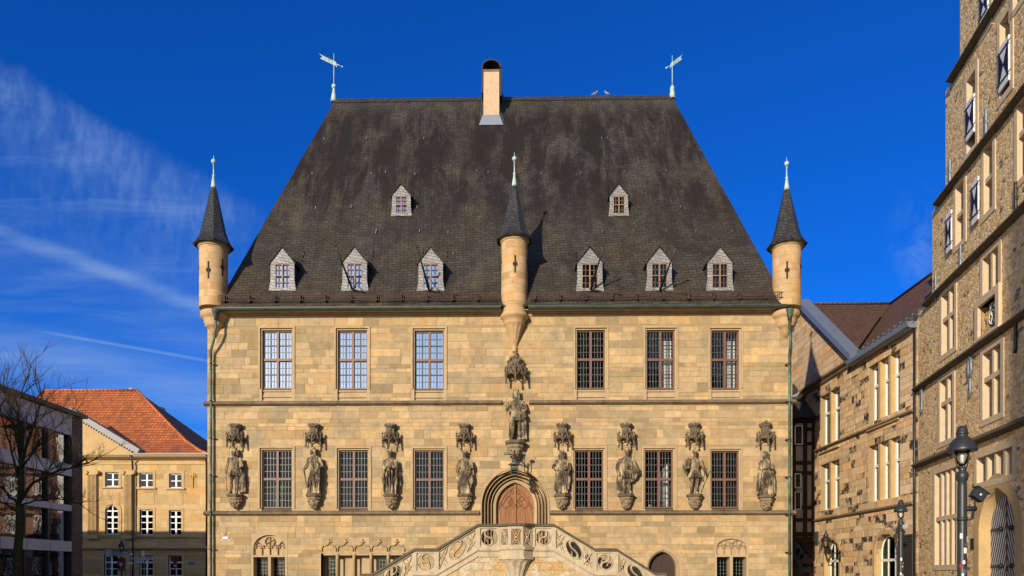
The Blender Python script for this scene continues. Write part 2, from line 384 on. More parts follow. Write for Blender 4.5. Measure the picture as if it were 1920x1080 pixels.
M['darkmetal']=plain('black_mullion_metal',(.018,.018,.022),.4,.5)
M['brownbrick']=slate('brown_brick_pier',(.24,.17,.11),(.17,.12,.08),(.14,.11,.08),.25,.08,(.07,.05,.04),.9,.4,.2,0,.3)
M['timber']=plain('dark_oak_timber',(.035,.024,.018),.8,.2,0,.3,9)
M['infill']=plain('grey_plaster_infill',(.36,.34,.32),.9,.1,0,.08)
M['brickred']=slate('red_brick_infill',(.36,.17,.115),(.28,.13,.09),(.3,.2,.14),.25,.075,(.25,.1,.06),.9,.3,.2,0,.3)
M['bark']=plain('mossy_bark',(.05,.045,.022),.95,.1,0,.4,6,.6)
M['twig']=plain('bare_twig_bark',(.085,.06,.042),.9,.1,0,.3,6)
M['signblue']=plain('blue_sign_face',(.03,.19,.36),.5)
M['signgrey']=plain('pale_sign_face',(.42,.46,.55),.5)
M['maroon']=plain('maroon_sign_face',(.10,.012,.022),.5)
M['signback']=plain('grey_sign_back',(.45,.45,.43),.5,.5,.3)
M['leaf']=plain('house_plant_leaf',(.06,.11,.03),.6)
M['terracotta']=plain('white_pot_glaze',(.6,.6,.58),.4)
M['curtain']=plain('white_curtain_cloth',(.80,.80,.80),.9,.1,0,.04,3)
M['pigeon']=plain('grey_feathers',(.25,.26,.28),.8,.1,0,.3,20)
M['slatboard']=plain('weathered_board',(.06,.055,.045),.8)
# ------------------------------------------------------------------ masonry: every block is cut, set and toned on its own
SAND=[(1,1,1)]*5+[(1.16,1.13,1.08),(.86,.82,.76),(.74,.72,.66),(1.2,1.12,.98)]+[(1.1,1.1,1.1),(1.12,1.06,.98),(.92,.92,.88),(.80,.86,.84),(.86,.84,.78),(.70,.70,.66),(1.18,1.1,1.05),(.95,.86,.74),(1.05,.95,.82),(.78,.82,.86),(1.04,1.02,.95)]
ORANGE=[(1,1,1)]*5+[(1.08,1.05,1.1),(1.1,.92,.7),(.95,.85,.75),(.85,.8,.75),(1.12,1.08,1.05)]
def arch_half(w,zs,h):
    """half width of a pointed arch opening at height z"""
    Rr=(h*h+w*w)/(2*w)
    def fn(z):
        if z<=zs: return w
        q=Rr*Rr-(z-zs)**2
        return max(0.0,math.sqrt(q)-(Rr-w)) if q>0 else 0
    return fn
def masonry(mb,x0,x1,z0,z1,opens,rows=(.2,.36),lens=(.4,1.25),thick=.5,tones=SAND,gap=.014,proud=(.004,.016),stain=0,rs=None,back=True,mi=(0,1),cuts=None):
    g=rs or rnd
    zs=sorted(set([z0,z1]+[z for o in opens for z in (o[2],o[3]) if z0<z<z1]))
    for a,b in zip(zs[:-1],zs[1:]):
        if b-a<1e-4: continue
        hs=[];rem=b-a
        while rem>rows[1]*1.25:
            h=g.uniform(*rows); hs.append(h); rem-=h
        hs.append(rem)
        if len(hs)>1 and hs[-1]<rows[0]*.6: r_=hs.pop(); hs[-1]+=r_
        g.shuffle(hs); z=a
        for h in hs:
            if h<=0: continue
            za,zb=z,z+h; z=zb
            L,Rt=x0,x1
            if cuts: L,Rt=cuts(za,zb)
            if Rt-L<.02: continue
            blk=[]
            for o in opens:
                if o[2]<zb-1e-5 and o[3]>za+1e-5:
                    if len(o)>4 and o[4]:
                        ha,hb=o[4](za),o[4](zb); c=(o[0]+o[1])/2
                        if ha>.01: blk.append((c-ha,c+ha,c-hb,c+hb))
                    else: blk.append((o[0],o[1],o[0],o[1]))
            blk.sort(); runs=[];cur=(L,L)
            for (p,q,pb,qb) in blk:
                if p>cur[0]+.001: runs.append((cur[0],min(p,Rt),cur[1],min(pb,Rt)))
                cur=(max(cur[0],q),max(cur[1],qb))
            if cur[0]<Rt-.001 or cur[1]<Rt-.001: runs.append((cur[0],Rt,cur[1],Rt))
            for p,q,pt_,qt in runs:
                if q-p<.003: continue
                if back: mb.prism([(p,za),(q,za),(qt,zb),(pt_,zb)],0,thick,mi[1])
                x=p; hh=zb-za; xt=pt_
                while x<q-1e-4:
                    l=g.uniform(*lens)*(1 if hh<.45 else .8)*(1.5 if g.random()<.15 else 1); e=min(q,x+l)
                    if q-e<lens[0]*.55: e=q
                    et=qt if e==q else e
                    et=max(et,xt+.02)
                    c=g.choice(tones); v=g.uniform(.9,1.1); pr=g.uniform(*proud)
                    c=(c[0]*v,c[1]*v,c[2]*v,1.0 if g.random()<stain else (.25 if stain and g.random()<.3 else 0))
                    i=gap/2; k=i+.006
                    A=[(x+i,-.0005,za+i),(e-i,-.0005,za+i),(et-i,-.0005,zb-i),(xt+i,-.0005,zb-i)]
                    if e-x>3*k and hh>3*k:
                        B=[(x+k,-pr,za+k),(e-k,-pr,za+k),(et-k,-pr,zb-k),(xt+k,-pr,zb-k)]
                        ia=[mb.av(t) for t in A]; ib=[mb.av(t) for t in B]
                        mb.fi(ib,mi[0],c)
                        for n in range(4):
                            n2=(n+1)%4; mb.fi([ia[n],ia[n2],ib[n2],ib[n]],mi[0],c)
                    x=e; xt=et

# ------------------------------------------------------------------ town hall
TH=thing('town_hall','large honey sandstone town hall with steep slate roof and three slender turrets','town hall',(0,0,0))
XL=onY(389,800,0)[0]; XR=onY(1485.5,800,0)[0]
UPW=[(491,618.5,547,728),(633,618.5,688,728.5),(777,619,832,729),(1081.5,618,1134.5,728),(1212.5,618,1265.5,728),(1334,618.5,1386.5,728)]
LOW=[(490.5,843,547,952.5),(635,843.5,690,953),(777.5,844,832,953.5),(1078,843.5,1131.5,952.5),(1209.5,843.5,1262.5,952.5),(1334,845,1386,952)]
def rect(b,Y=0):
    x0,z1=onY(b[0],b[1],Y); x1,_=onY(b[2],b[1],Y); _,z0=onY((b[0]+b[2])/2,b[3],Y); _,z1=onY((b[0]+b[2])/2,b[1],Y)
    return x0,x1,z0,z1
ZS2=onY(960,759.5,0)[1]; ZS1=onY(960,966,0)[1]
SW=.14
opens=[]
UPR=[rect(b) for b in UPW]; LOR=[rect(b) for b in LOW]
for (x0,x1,z0,z1) in UPR: opens.append((x0-SW,x1+SW,ZS2+.14,z1+SW))
for (x0,x1,z0,z1) in LOR: opens.append((x0-SW,x1+SW,ZS1+.18,z1+SW))
# portal
PX,_=onY(965.5,900,0); PZS=onY(965,947,0)[1]
PWo=1.38; PHo=onY(965,878.5,0)[1]-PZS; PWi=.80; PHi=onY(965,906,.75)[1]-PZS
ZLAND=2.62
opens.append((PX-PWo,PX+PWo,ZLAND-.3,PZS+PHo,arch_half(PWo,PZS,PHo)))
# low windows and the side door
GW=[]
for (a,b,top) in ((474,536,1003),(1342.5,1400.5,1010)):
    x0,_=onY(a,1040); x1,_=onY(b,1040); z1=onY(a,top)[1]; GW.append((x0,x1,z1)); opens.append((x0-.06,x1+.06,.75,z1+.06))
AX0=onY(602,1050)[0]; AX1=onY(762,1050)[0]; AZ1=onY(680,1038)[1]
opens.append((AX0,AX1,.75,AZ1))
SDX=onY(1243.5,1060)[0]; SDW=.66; SDZ=onY(1243,1066)[1]; SDH=onY(1243,1031)[1]-SDZ
opens.append((SDX-SDW,SDX+SDW,.1,SDZ+SDH,arch_half(SDW,SDZ,SDH)))
ZC=onY(960,592,0)[1]
mb=MB(); 
masonry(mb,XL,XR,ZS1,ZC,opens,(.14,.36),(.24,1.0),.5,gap=.009)
masonry(mb,XL,XR,0,ZS1,opens,(.2,.32),(.3,.95),.5,gap=.009)
mb.build('wall',[M['ashlar'],M['mortar']],TH)
DEP=15.6
mb=MB(); mb.box(XL,XL+.45,.5,DEP,0,ZC,0); mb.box(XR-.45,XR,.5,DEP,0,ZC,0); mb.box(XL,XR,DEP,DEP+.45,0,ZC,0)
mb.build('wall',M['ashlar'],TH)
mb=MB(); mb.box(XL+.5,XR-.5,3.2,3.3,.1,ZC,0); mb.box(XL+.5,XR-.5,.9,3.19,ZS1+.02,ZS1+.2,0); mb.box(XL+.5,XR-.5,.51,3.19,ZS2-.1,ZS2+.1,0); mb.box(XL+.5,XR-.5,.3,3.19,ZC,ZC+.1,0)
mb.build('added_dark_backing',M['interior'],TH)  # added dark sheets that keep sunlit rooms from showing through the windows

def ring(mb,x0,x1,z0,z1,w,ya,yb,m=0,bottom=False):
    """rectangular frame OUTSIDE the given rectangle"""
    mb.box(x0-w,x1+w,ya,yb,z1,z1+w,m); mb.box(x0-w,x0,ya,yb,z0,z1,m); mb.box(x1,x1+w,ya,yb,z0,z1,m)
    if bottom: mb.box(x0-w,x1+w,ya,yb,z0-w,z0,m)
def window(parent,x0,x1,z0,z1,cols=4,rows=4,frac=.5,yg=.20,fw=.055,mw=.05,tw=.05,glass='glass',wood='wood',label=None,xf=None,bars=True,mull=True,transom=True,name='window',surround=True,barw=.015,leadm='lead'):
    f=MB(xf); ya,yb=yg-.07,yg+.03
    f.box(x0,x0+fw,ya,yb,z0,z1); f.box(x1-fw,x1,ya,yb,z0,z1); f.box(x0+fw,x1-fw,ya,yb,z0,z0+fw); f.box(x0+fw,x1-fw,ya,yb,z1-fw,z1)
    xm=(x0+x1)/2; zm=z0+(z1-z0)*frac
    if mull: f.box(xm-mw,xm+mw,ya-.02,yb-.002,z0+fw,z1-fw)
    if transom:
        for a,b in (((x0+fw,xm-.05),(xm+.05,x1-fw)) if mull else ((x0+fw,x1-fw),)):
            f.box(a,b,ya-.03,yb-.004,zm-tw,zm+tw)
    w=tag(f.build(name,M[wood],parent),label)
    g=MB(xf); g.face([(x0+.01,yg,z0+.01),(x1-.01,yg,z0+.01),(x1-.01,yg,z1-.01),(x0+.01,yg,z1-.01)]); 
    g.build('pane',M[glass],w)
    if bars:
        b=MB(xf)
        xs=[(x0+fw,xm-.05),(xm+.05,x1-fw)] if mull else [(x0+fw,x1-fw)]
        zz=[(z0+fw,zm-.05),(zm+.05,z1-fw)] if transom else [(z0+fw,z1-fw)]
        for (a,c) in xs:
            for (d,e) in zz:
                for i in range(1,cols):
                    x=a+(c-a)*i/cols; t=.026 if i*2==cols else barw/2*1.25
                    b.box(x-t,x+t,yg-.03,yg-.006,d,e,1 if i*2==cols else 0)
                for j in range(1,rows):
                    z=d+(e-d)*j/rows; t=.022 if j*2==rows else barw/2
                    b.box(a,c,yg-.034,yg-.004,z-t,z+t,1 if j*2==rows else 0)
        b.build('glazing_bar',[M[leadm],M['leaddark']],w)
    return w
for i,(x0,x1,z0,z1) in enumerate(UPR):
    w=window(TH,x0,x1,z0,z1,leadm='lead',glass='skyglass' if i<3 else 'clearglass' if i>3 else 'glass')
    s=MB(); ring(s,x0,x1,z0-.02,z1,.065,.03,.5); ring(s,x0-.065,x1+.065,z0-.02,z1+.065,.075,-.05,.5)
    zb=ZS2+.14; s.box(x0-SW,x0-.0,-.012,.5,zb,z0-.02); s.box(x1,x1+SW,-.012,.5,zb,z0-.02); s.build('surround',M['trim'],w)
    s=MB(); s.sweepx([(.33,z0+.01),(.23,z0+.005),(.06,z0-.06),(.06,z0-.12),(.12,z0-.13),(.05,z0-.33),(.05,z0-.36),(.12,z0-.37),(-.01,zb),(.33,zb)],x0,x1); s.build('sill',M['trim'],w)
    if i in (4,5):
        c=MB(); 
        for k in range(9): xx=x1-.06-k*.045; c.box(xx-.045,xx,.42+.025*(k%2),.44+.025*(k%2),z0+.1,z0+(z1-z0)*.86)
        c.build('curtain',M['curtain'],w)
for i,(x0,x1,z0,z1) in enumerate(LOR):
    w=window(TH,x0,x1,z0,z1,glass='leadglass' if i<3 else 'clearglass' if i==4 else 'glass')
    s=MB(); ring(s,x0,x1,z0-.02,z1,.065,.03,.5); ring(s,x0-.065,x1+.065,z0-.02,z1+.065,.075,-.05,.5)
    zb=ZS1+.18; s.box(x0-SW,x0,-.012,.5,zb,z0-.02); s.box(x1,x1+SW,-.012,.5,zb,z0-.02); s.build('surround',M['trim'],w)
    s=MB(); s.sweepx([(.33,z0+.01),(.22,z0),(-.10,zb+.01),(-.10,zb),(.33,zb)],x0,x1); s.build('sill',M['band'],w)
    if i==4:
        c=MB(); xm=(x0+x1)/2
        for k in range(7): xa=xm+.08+k*(x1-xm-.12)/7; c.box(xa,xa+(x1-xm-.12)/7-.012,.62+.03*(k%2),.64+.03*(k%2),z0+.12,z0+(z1-z0)*(.60+.035*k+.02))  # stepped slant of the top copies the edge of the sunlight
        c.build('curtain',M['curtain'],w)
    if i==0:
        c=MB(); c.box(x0+.36,x0+.5,.55,.6,z0+.1,z0+1.25); c.box(x0+.6,x0+.68,.55,.6,z0+.1,z0+1.2); c.build('curtain',M['cream'],w)
# string courses, cornice, gutter
mb=MB()
def course(mb,xa,xb,zb,p=.16,h=.2):
    mb.sweepx([(.05,zb+h),(-.02,zb+h),(-p,zb+h*.6),(-p,zb+h*.32),(-p*.35,zb),(.05,zb)],xa,xb)
course(mb,XL-.12,onY(941,757)[0],ZS2); course(mb,onY(992,757)[0],XR+.12,ZS2)
course(mb,XL-.12,onY(899,960)[0],ZS1); course(mb,onY(1031,960)[0],XR+.12,ZS1)
mb.build('string_course',M['band'],TH)
zc=ZC-.05
mb=MB(); mb.sweepx([(.4,zc),(-.03,zc),(-.06,zc+.03),(-.06,zc+.07),(-.03,zc+.08),(-.04,zc+.10),(-.14,zc+.14),(-.14,zc+.17),(-.3,zc+.185),(-.3,zc+.21),(.4,zc+.21)],XL-.02,XR+.02)
mb.build('cornice',M['trim'],TH)
ZE=zc+.23; YE=-.46
mb=MB(); 
g=[(YE-.12*math.cos(a),ZE+.04-.13*math.sin(a)) for a in [math.pi*k/8 for k in range(9)]]
mb.sweepx(g,onY(412,575)[0],onY(940,575)[0]); mb.sweepx(g,onY(990,575)[0],onY(1468,575)[0])
mb.build('gutter',M['gutter'],TH)

# roof
SL=1.73
def onRoof(px,py):
    d=ray(px,py); # z=ZE+.05+SL*(y-YE)
    t=(ZE+.05-SL*YE+SL*CY-EYE)/(d[2]-SL*d[1]); return Vector((d[0]*t,CY+d[1]*t,EYE+d[2]*t))
def roofz(y): return ZE+.05+SL*(y-YE)
rl=onRoof(629,184.5); rr=onRoof(1261,185.5)
yb=(rl.y+rr.y)/2; ZR=roofz(yb)
el=onRoof(410,566); er=onRoof(1472,564)
ridge=(rl.x,rr.x); 
XLe=rl.x+(el.x-rl.x)*(yb-YE)/(yb-el.y); XRe=rr.x+(er.x-rr.x)*(yb-YE)/(yb-er.y)
YB=2*yb-YE; YRIDGE=yb
rb=MB()
NX,NY=70,44
def patch(c00,c10,c11,c01,nx,ny,uo=0):
    c=[Vector(v) for v in (c00,c10,c11,c01)]
    nrm=(c[1]-c[0]).cross(c[3]-c[0]).normalized(); ux=(c[1]-c[0]).normalized(); uy=nrm.cross(ux)
    ids=[];uvs=[]
    for j in range(ny+1):
        t=j/ny
        for i in range(nx+1):
            s=i/nx
            p=(c[0]*(1-s)+c[1]*s)*(1-t)+(c[3]*(1-s)+c[2]*s)*t
            uvs.append(((p-c[0]).dot(ux)+uo,(p-c[0]).dot(uy)))
            e=min(1,min(s,1-s)*12)*min(1,min(t,1-t)*12)
            p=p+nrm*(mnoise.noise(p*.5)*.05+mnoise.noise(p*1.7)*.02)*e
            ids.append(rb.av(p))
    for j in range(ny):
        for i in range(nx):
            q=[j*(nx+1)+i,j*(nx+1)+i+1,(j+1)*(nx+1)+i+1,(j+1)*(nx+1)+i]
            rb.fi([ids[k] for k in q],0,None,[uvs[k] for k in q],True)
zE=roofz(YE)
patch((XLe,YE,zE),(XRe,YE,zE),(rr.x,yb,ZR),(rl.x,yb,ZR),NX,NY)
patch((XRe,YB,zE),(XLe,YB,zE),(rl.x,yb,ZR),(rr.x,yb,ZR),20,12,40)
patch((XLe,YB,zE),(XLe,YE,zE),(rl.x,yb,ZR),(rl.x,yb,ZR),20,12,80)
patch((XRe,YE,zE),(XRe,YB,zE),(rr.x,yb,ZR),(rr.x,yb,ZR),20,12,120)
ROOF=rb.build('roof',M['slate'],TH)
mb=MB()
x=rl.x
while x<rr.x-.05:
    l=min(rr.x,x+rnd.uniform(.28,.42)); h=rnd.uniform(.0,.025)
    mb.sweepx([(yb-.14,ZR-.20),(yb-.155,ZR-.18),(yb-.03,ZR+.06+h),(yb+.03,ZR+.06+h),(yb+.155,ZR-.18),(yb+.14,ZR-.2)],x+.004,l-.004); x=l
mb.build('ridge_capping',M['slate_spire'],ROOF)
# snow guard and little roof hooks
mb=MB()
for (a,b) in ((414,938),(992,1466)):
    p0=onRoof(a,562); p1=onRoof(b,561); xa,xb=p0.x,p1.x; y=YE+.14; z=roofz(y)
    for dz in (.05,.27): mb.box(xa,xb,y-.16,y-.14,z+dz-.015,z+dz+.012)
    x=xa
    while x<xb:
        mb.box(x,x+.022,y-.155,y-.145,z+.05,z+.27); x+=.085
    x=xa+.2
    while x<xb:
        mb.box(x,x+.05,y-.14,y+.1,z+.0,z+.34); x+=1.05
mb.build('snow_guard',M['rust'],ROOF)
hk=None
for k in range(34):
    py=rnd.choice([262,322,328,392,436,478])+rnd.uniform(-3,3); o_=(py-185)*.55; px=rnd.uniform(650-o_,1240+o_)
    p=onRoof(px,py)
    if hk is None:
        mb=MB(); mb.box(p.x-.014,p.x+.014,p.y-.06,p.y+.04,p.z-.03,p.z+.10); hk=mb.build('roof_hook',M['lead'],ROOF); hp=p
    else: copy_part(hk,p.x-hp.x,p.y-hp.y,p.z-hp.z,ROOF)
# chimney
c0=onRoof(922,232)
def chim(px,py): return pt(px,py,c0.y)
cx0=chim(906.5,200)[0]; cx1=chim(936,200)[0]; cz0=c0.z; cz1=chim(920,134)[2]; cd=1.3
CH=MB(); CH.box(cx0,cx1,c0.y,c0.y+cd,cz0-.2,cz1)
ch=CH.build('chimney',M['render_beige'],TH)
mb=MB(); w=(cx1-cx0)/2; cm=(cx0+cx1)/2; zt=chim(920,112)[2]
mb.box(cx0-.02,cx1+.02,c0.y-.03,c0.y+cd+.02,cz1,cz1+.09,1)
mb.box(cx0-.09,cx0-.03,c0.y-.06,c0.y+cd,chim(906,175)[2],cz1+.2,0); mb.box(cx1+.03,cx1+.12,c0.y+.05,c0.y+cd,chim(906,178)[2],cz1+.2,0)
hw=w+.09; zb_=cz1+.2; hh=zt-zb_
o_=[(cm-hw*math.cos(math.pi*k/14),zb_+hh*math.sin(math.pi*k/14)) for k in range(15)]
i_=[(cm-(hw-.06)*math.cos(math.pi*k/14),zb_+(hh-.06)*math.sin(math.pi*k/14)) for k in range(15)]
mb.prism(o_+i_[::-1],c0.y-.06,c0.y+cd,0)
mb.box(cx0+.05,cx1-.05,c0.y+.6,c0.y+.66,cz1+.09,zb_+hh*.6,0)
mb.build('cowl',[M['iron'],M['band']],ch)
mb=MB(); zz=chim(920,217)[2]; mb.prism([(cx0-.22,cz0-.1),(cx1+.2,cz0-.1),(cx1+.02,zz),(cx0-.02,zz)],c0.y-.08,c0.y+.3); mb.build('flashing',M['zinc'],ch)
mb=MB()
for sgn,xx in ((-1,cx0),(1,cx1)):
    for k in range(9):
        y=c0.y-.02+k*.17; z=roofz(y); n=.34*(1-.04*k)
        mb.prism([(xx,z-.12),(xx+sgn*n,z-.22),(xx+sgn*.03,z+.55)],y,y+.2)
mb.build('flashing',M['slate_spire'],ch)

# dormers
def dormer(pxc,pyt,pyb,wpx,small=False):
    base=onRoof(pxc,pyb); Y=base.y-.03
    d=ray(pxc,pyb); k=(Y-CY)/F
    x=onY(pxc,pyb,Y)[0]; hw=wpx/2*k; z0=onY(pxc,pyb,Y)[1]; z1=onY(pxc,pyt,Y)[1]; ze=z0+(z1-z0)*.635
    wx=hw*.64; wz0=z0+.10; wz1=ze-.02
    m=MB()
    yb2=Y+(z1-z0)/SL+.35
    # front: side strips, gable, foot
    fl=.07*(1 if not small else .8)
    m.prism([(x-hw*1.0-fl,z0),(x-wx,z0),(x-wx,wz1),(x-hw,wz1),(x-hw,z0+.45)],Y,Y+.1,0)
    m.prism([(x+wx,z0),(x+hw+fl,z0),(x+hw,z0+.45),(x+hw,wz1),(x+wx,wz1)],Y,Y+.1,0)
    m.prism([(x-wx,z0),(x+wx,z0),(x+wx,wz0),(x-wx,wz0)],Y-.02,Y+.1,0)
    m.prism([(x-hw-.02,wz1),(x+hw+.02,wz1),(x,z1-.03)],Y-.015,Y+.1,0)
    # cheeks
    m.box(x-hw+.01,x-hw+.06,Y+.1,yb2,z0-.1,ze,1); m.box(x+hw-.06,x+hw-.01,Y+.1,yb2,z0-.1,ze,1)
    D=m.build('dormer',[M['slate_front'],M['slate_spire']],TH)
    r=MB()
    e=.06; t=.05
    for sg in (-1,1):
        P=[(x+sg*(hw+e),ze-.06),(x,z1),(x,z1+t),(x+sg*(hw+e+.02),ze-.02)]
        r.prism(P,Y-.07,yb2+.5,0)
    # swept slates where the cheek meets the roof
    for sg in (-1,1):
        n=9
        for q in range(n):
            y=Y+.05+q*(yb2-Y)/n*.9; zr=roofz(y); ww=(.30 if sg<0 else .22)*(1.15-.08*q)
            r.prism([(x+sg*(hw-.02),zr+.02),(x+sg*(hw+ww),zr-.03),(x+sg*(hw+ww*.4),zr+.08),(x+sg*(hw-.01),zr+.26)],y,y+.16,0)
    r.build('dormer_roof',M['slate'],D)
    window(D,x-wx,x+wx,wz0,wz1,cols=2,rows=2,yg=Y+.07,fw=.036,mw=.026,tw=.018,wood='wood_light',name='window',glass='skyglass' if pxc<900 else 'glass',barw=.03)
    return D
for (c,t,b,w) in ((529.5,464,545,45),(665,463,545,46),(807.5,464,545,46),(1106,463.5,546,47),(1236.5,463,545,46),(1350,463,545,46)): dormer(c,t,b,w)
dormer(752.5,345,405,35,True); dormer(1160.5,345,405,34,True)
# flag poles
for (b,t,h) in (((662,545),(629,460),(668,552)),((805,546),(782,463),(812,552)),((1107,545),(1132,461),(1112,552)),((1236.5,546),(1268,463),(1242,552))):
    p=onRoof(*b); q=Vector(pt(t[0],t[1],p.y-1.5)); m=MB(); a=p+Vector((0,-.12,0))
    m.tube([a,q],[.05,.028],8); m.ball(q,.05)
    mid=a*.55+q*.45
    e=onRoof(b[0]+(-20 if t[0]>b[0] else 25),556); m.tube([mid,e],.012,5)
    e2=onRoof(b[0]+(55 if t[0]<b[0] else 60),556); m.tube([a,e2+Vector((0,-.05,.05))],.022,5)
    m.build('flagpole',M['iron'],TH)
# weathervanes
for side,(bx,by,top,ball,cz) in enumerate(((626,187,100,162,118),(1260.5,190,104,167,120))):
    B=Vector(pt(bx,by,yb)); zt=pt(bx,top,yb)[2]; zb=pt(bx,ball,yb)[2]; zv=pt(bx,cz,yb)[2]
    m=MB(); x,y=B.x,B.y
    m.lathe([(.17,ZR-.1),(.13,ZR+.2),(.07,ZR+.5),(.09,ZR+.52),(.05,ZR+.6),(.05,zb-.12)],x,y,10)
    m.lathe([(.024,zb),(.022,zt-.7),(.018,zt-.65),(.012,zt)],x,y,8); m.ball((x,y,zb),.12,14,10)
    sgn=-1 if side==0 else 1
    m.prism([(x+sgn*(-.1) - (.1 if side==0 else -.1)*0, ZR+.1),(x-sgn*.12,ZR-.25),(x+sgn*.2*(1),ZR-.4)],y-.2,y-.14) if False else None
    V=m.build('weathervane',M['copper'],TH)
    f=MB()
    if side==0:
        ax=Vector((-.95,-.25,.30)); 
    else: ax=Vector((.60,.2,.52))
    ax=ax.normalized(); up=Vector((0,0,1)); 
    def fp(a,b): 
        p=Vector((x,y,zv))+ax*a+up*b; return p
    L=.66
    out=[(-.1,.10),(L-.0,.11),(L+.12,.16),(L-.06,.02),(L+.08,-.10),(L-.02,-.10),(-.11,-.12),(-.16,-.17),(-.14,0)]
    nn=ax.cross(up).normalized()*.012
    A=[f.av(fp(*q)+nn) for q in out]; Bq=[f.av(fp(*q)-nn) for q in out]
    f.fi(A,0); f.fi(Bq[::-1],0)
    for i in range(len(out)): j=(i+1)%len(out); f.fi([A[j],A[i],Bq[i],Bq[j]],0)
    f.tube([fp(-.15,0),fp(-.42,0)],.02,6); f.ball(fp(-.45,0),.05)
    # lettering strokes on the flag: a date and a round badge
    for i in range(4): 
        a=.3+i*.075; f.tube([fp(a,-.05)+nn*1.6*(1 if nn.y<0 else -1),fp(a,.07)+nn*1.6*(1 if nn.y<0 else -1)],.007,4,1)
    ctr=[fp(.17+.08*math.cos(t*.7),.08*math.sin(t*.7))+nn*1.6*(1 if nn.y<0 else -1) for t in range(10)]; f.tube(ctr,.008,4,1)
    f.build('vane',[M['copper'],M['lead']],V)

# turrets
def turret(cx,cy,r,zb,zt,spire_top,fin_top,ballz,slits,kind):
    blocks={}
    prof=[];rows=[]
    z=zb; g=random.Random(int(cx*10)+5)
    i=0
    while z<zt-.05:
        h=min(g.uniform(.24,.36),zt-z)
        prof+= [(r-.001,z),(r,z+.008),(r,z+h-.008)]; z+=h
    prof.append((r-.001,zt)); N=36
    def cf(i,j):
        row=i//3
        if i%3!=1: return (.72,.68,.6,0)
        if row not in blocks:
            L=[];o=g.randrange(8)
            while len(L)<N+12:
                t=g.choice(ORANGE); v=g.uniform(.93,1.1); n=g.randrange(4,9); L+= [(t[0]*v,t[1]*v,t[2]*v,0)]*(n)
            blocks[row]=L[o:o+N]
        return blocks[row][j]
    m=MB(); m.lathe(prof,cx,cy,N,0,colfn=cf)
    T=m.build('turret',M['turret'],TH)
    # moulding under the spire
    m=MB(); m.lathe([(r,zt-.02),(r+.05,zt+.02),(r+.05,zt+.08),(r+.12,zt+.13),(r+.12,zt+.2),(r,zt+.21)],cx,cy,32); m.build('neck_moulding',M['trim'],T)
    # spire: eight sided with swept foot
    H=spire_top-zt-.12; R0=r+.26
    m=MB(); zf=zt+.14
    pr=[(R0-.05,zf-.06),(R0,zf),(R0-.12,zf+.13),(R0-.25,zf+.36),(R0-.34,zf+.66),(.05,zf+H)]
    for k in range(8):
        a0=2*math.pi*(k+.5)/8; a1=2*math.pi*(k+1.5)/8
        for i in range(len(pr)-1):
            q=[(cx+rr*math.sin(a),cy-rr*math.cos(a),zz) for (rr,zz),a in ((pr[i],a0),(pr[i],a1),(pr[i+1],a1),(pr[i+1],a0))]
            wd=[pr[i][0]*.4,pr[i+1][0]*.4]
            m.face(q,0,None,[(k*3-wd[0],pr[i][1]),(k*3+wd[0],pr[i][1]),(k*3+wd[1],pr[i+1][1]),(k*3-wd[1],pr[i+1][1])])
    m.build('spire',M['slate_spire'],T)
    m=MB(); zz=spire_top-.15; fh=fin_top-zz
    m.lathe([(.11,zz-.12),(.10,zz),(.045,zz+fh*.3),(.06,zz+fh*.31),(.06,zz+fh*.34),(.026,zz+fh*.36),(.024,ballz-.16),(.045,ballz-.15),(.022,ballz-.12),(.022,ballz),(.012,ballz+.1),(.01,fin_top)],cx,cy,12)
    m.ball((cx,cy,ballz),.10,14,10); m.build('finial',M['copper'],T)
    m=MB()
    for (a,zc_) in slits:
        def q(dx,dz,e): 
            aa=a+dx/r; return (cx+(r+e)*math.sin(aa),cy-(r+e)*math.cos(aa),zc_+dz)
        for (w,h) in ((.035,.36),):
            m.face([q(-w,-h,.008),q(w,-h,.008),q(w,h,.008),q(-w,h,.008)])
        pts=[q(.10*math.cos(t*math.pi/8),.10*math.sin(t*math.pi/8),.012) for t in range(16)]; m.face(pts)
    m.build('arrow_slit',M['interior'],T)  # flat dark faces on the stone; the slits' shade is painted
    return T
def t_turret():
    return stone_mat('turret_stone',(.50,.335,.175),.2,4,.35,True)
M['turret']=t_turret()
def lvl(px,py,Y): return onY(px,py,Y)[1]
TX=[]
# left corner
cy=.0; r=.565; cx=onY(400.5,520,cy)[0]
Tl=turret(cx,cy,r,lvl(400,580,cy),lvl(400,460,cy-.4),lvl(400,341,cy),lvl(400,292,cy),lvl(400,303,cy),((R(3),lvl(400,507,-.5)),(R(-62),lvl(400,507,0)),(R(60),lvl(400,507,0))),0); 
z1=lvl(400,579,-.5); z0=lvl(400,608,-.4)
m=MB(); m.lathe([(.10,z0-.42),(.2,z0-.16),(.31,z0),(.42,z0+.05),(.38,z0+.12),(.46,z0+.2),(.43,z0+.26),(.50,z0+.36),(.585,z0+.42),(.585,z1-.02),(r,z1+.02)],cx+.05,cy+.05,32); m.build('corbel',M['turret'],Tl)
# right corner
cx=onY(1475,520,0)[0]
Tr=turret(cx,0,r,lvl(1475,580,0),lvl(1475,460,-.4),lvl(1474,345,0),lvl(1474,296,0),lvl(1474,307,0),((R(-18),lvl(1475,507,-.5)),(R(52),lvl(1475,507,0))),0)
z1=lvl(1475,579,-.5); z0=lvl(1475,608,-.4)
m=MB(); m.lathe([(.10,z0-.42),(.2,z0-.16),(.31,z0),(.42,z0+.05),(.38,z0+.12),(.46,z0+.2),(.43,z0+.26),(.50,z0+.36),(.585,z0+.42),(.585,z1-.02),(r,z1+.02)],cx-.05,.05,32); m.build('corbel',M['turret'],Tr)
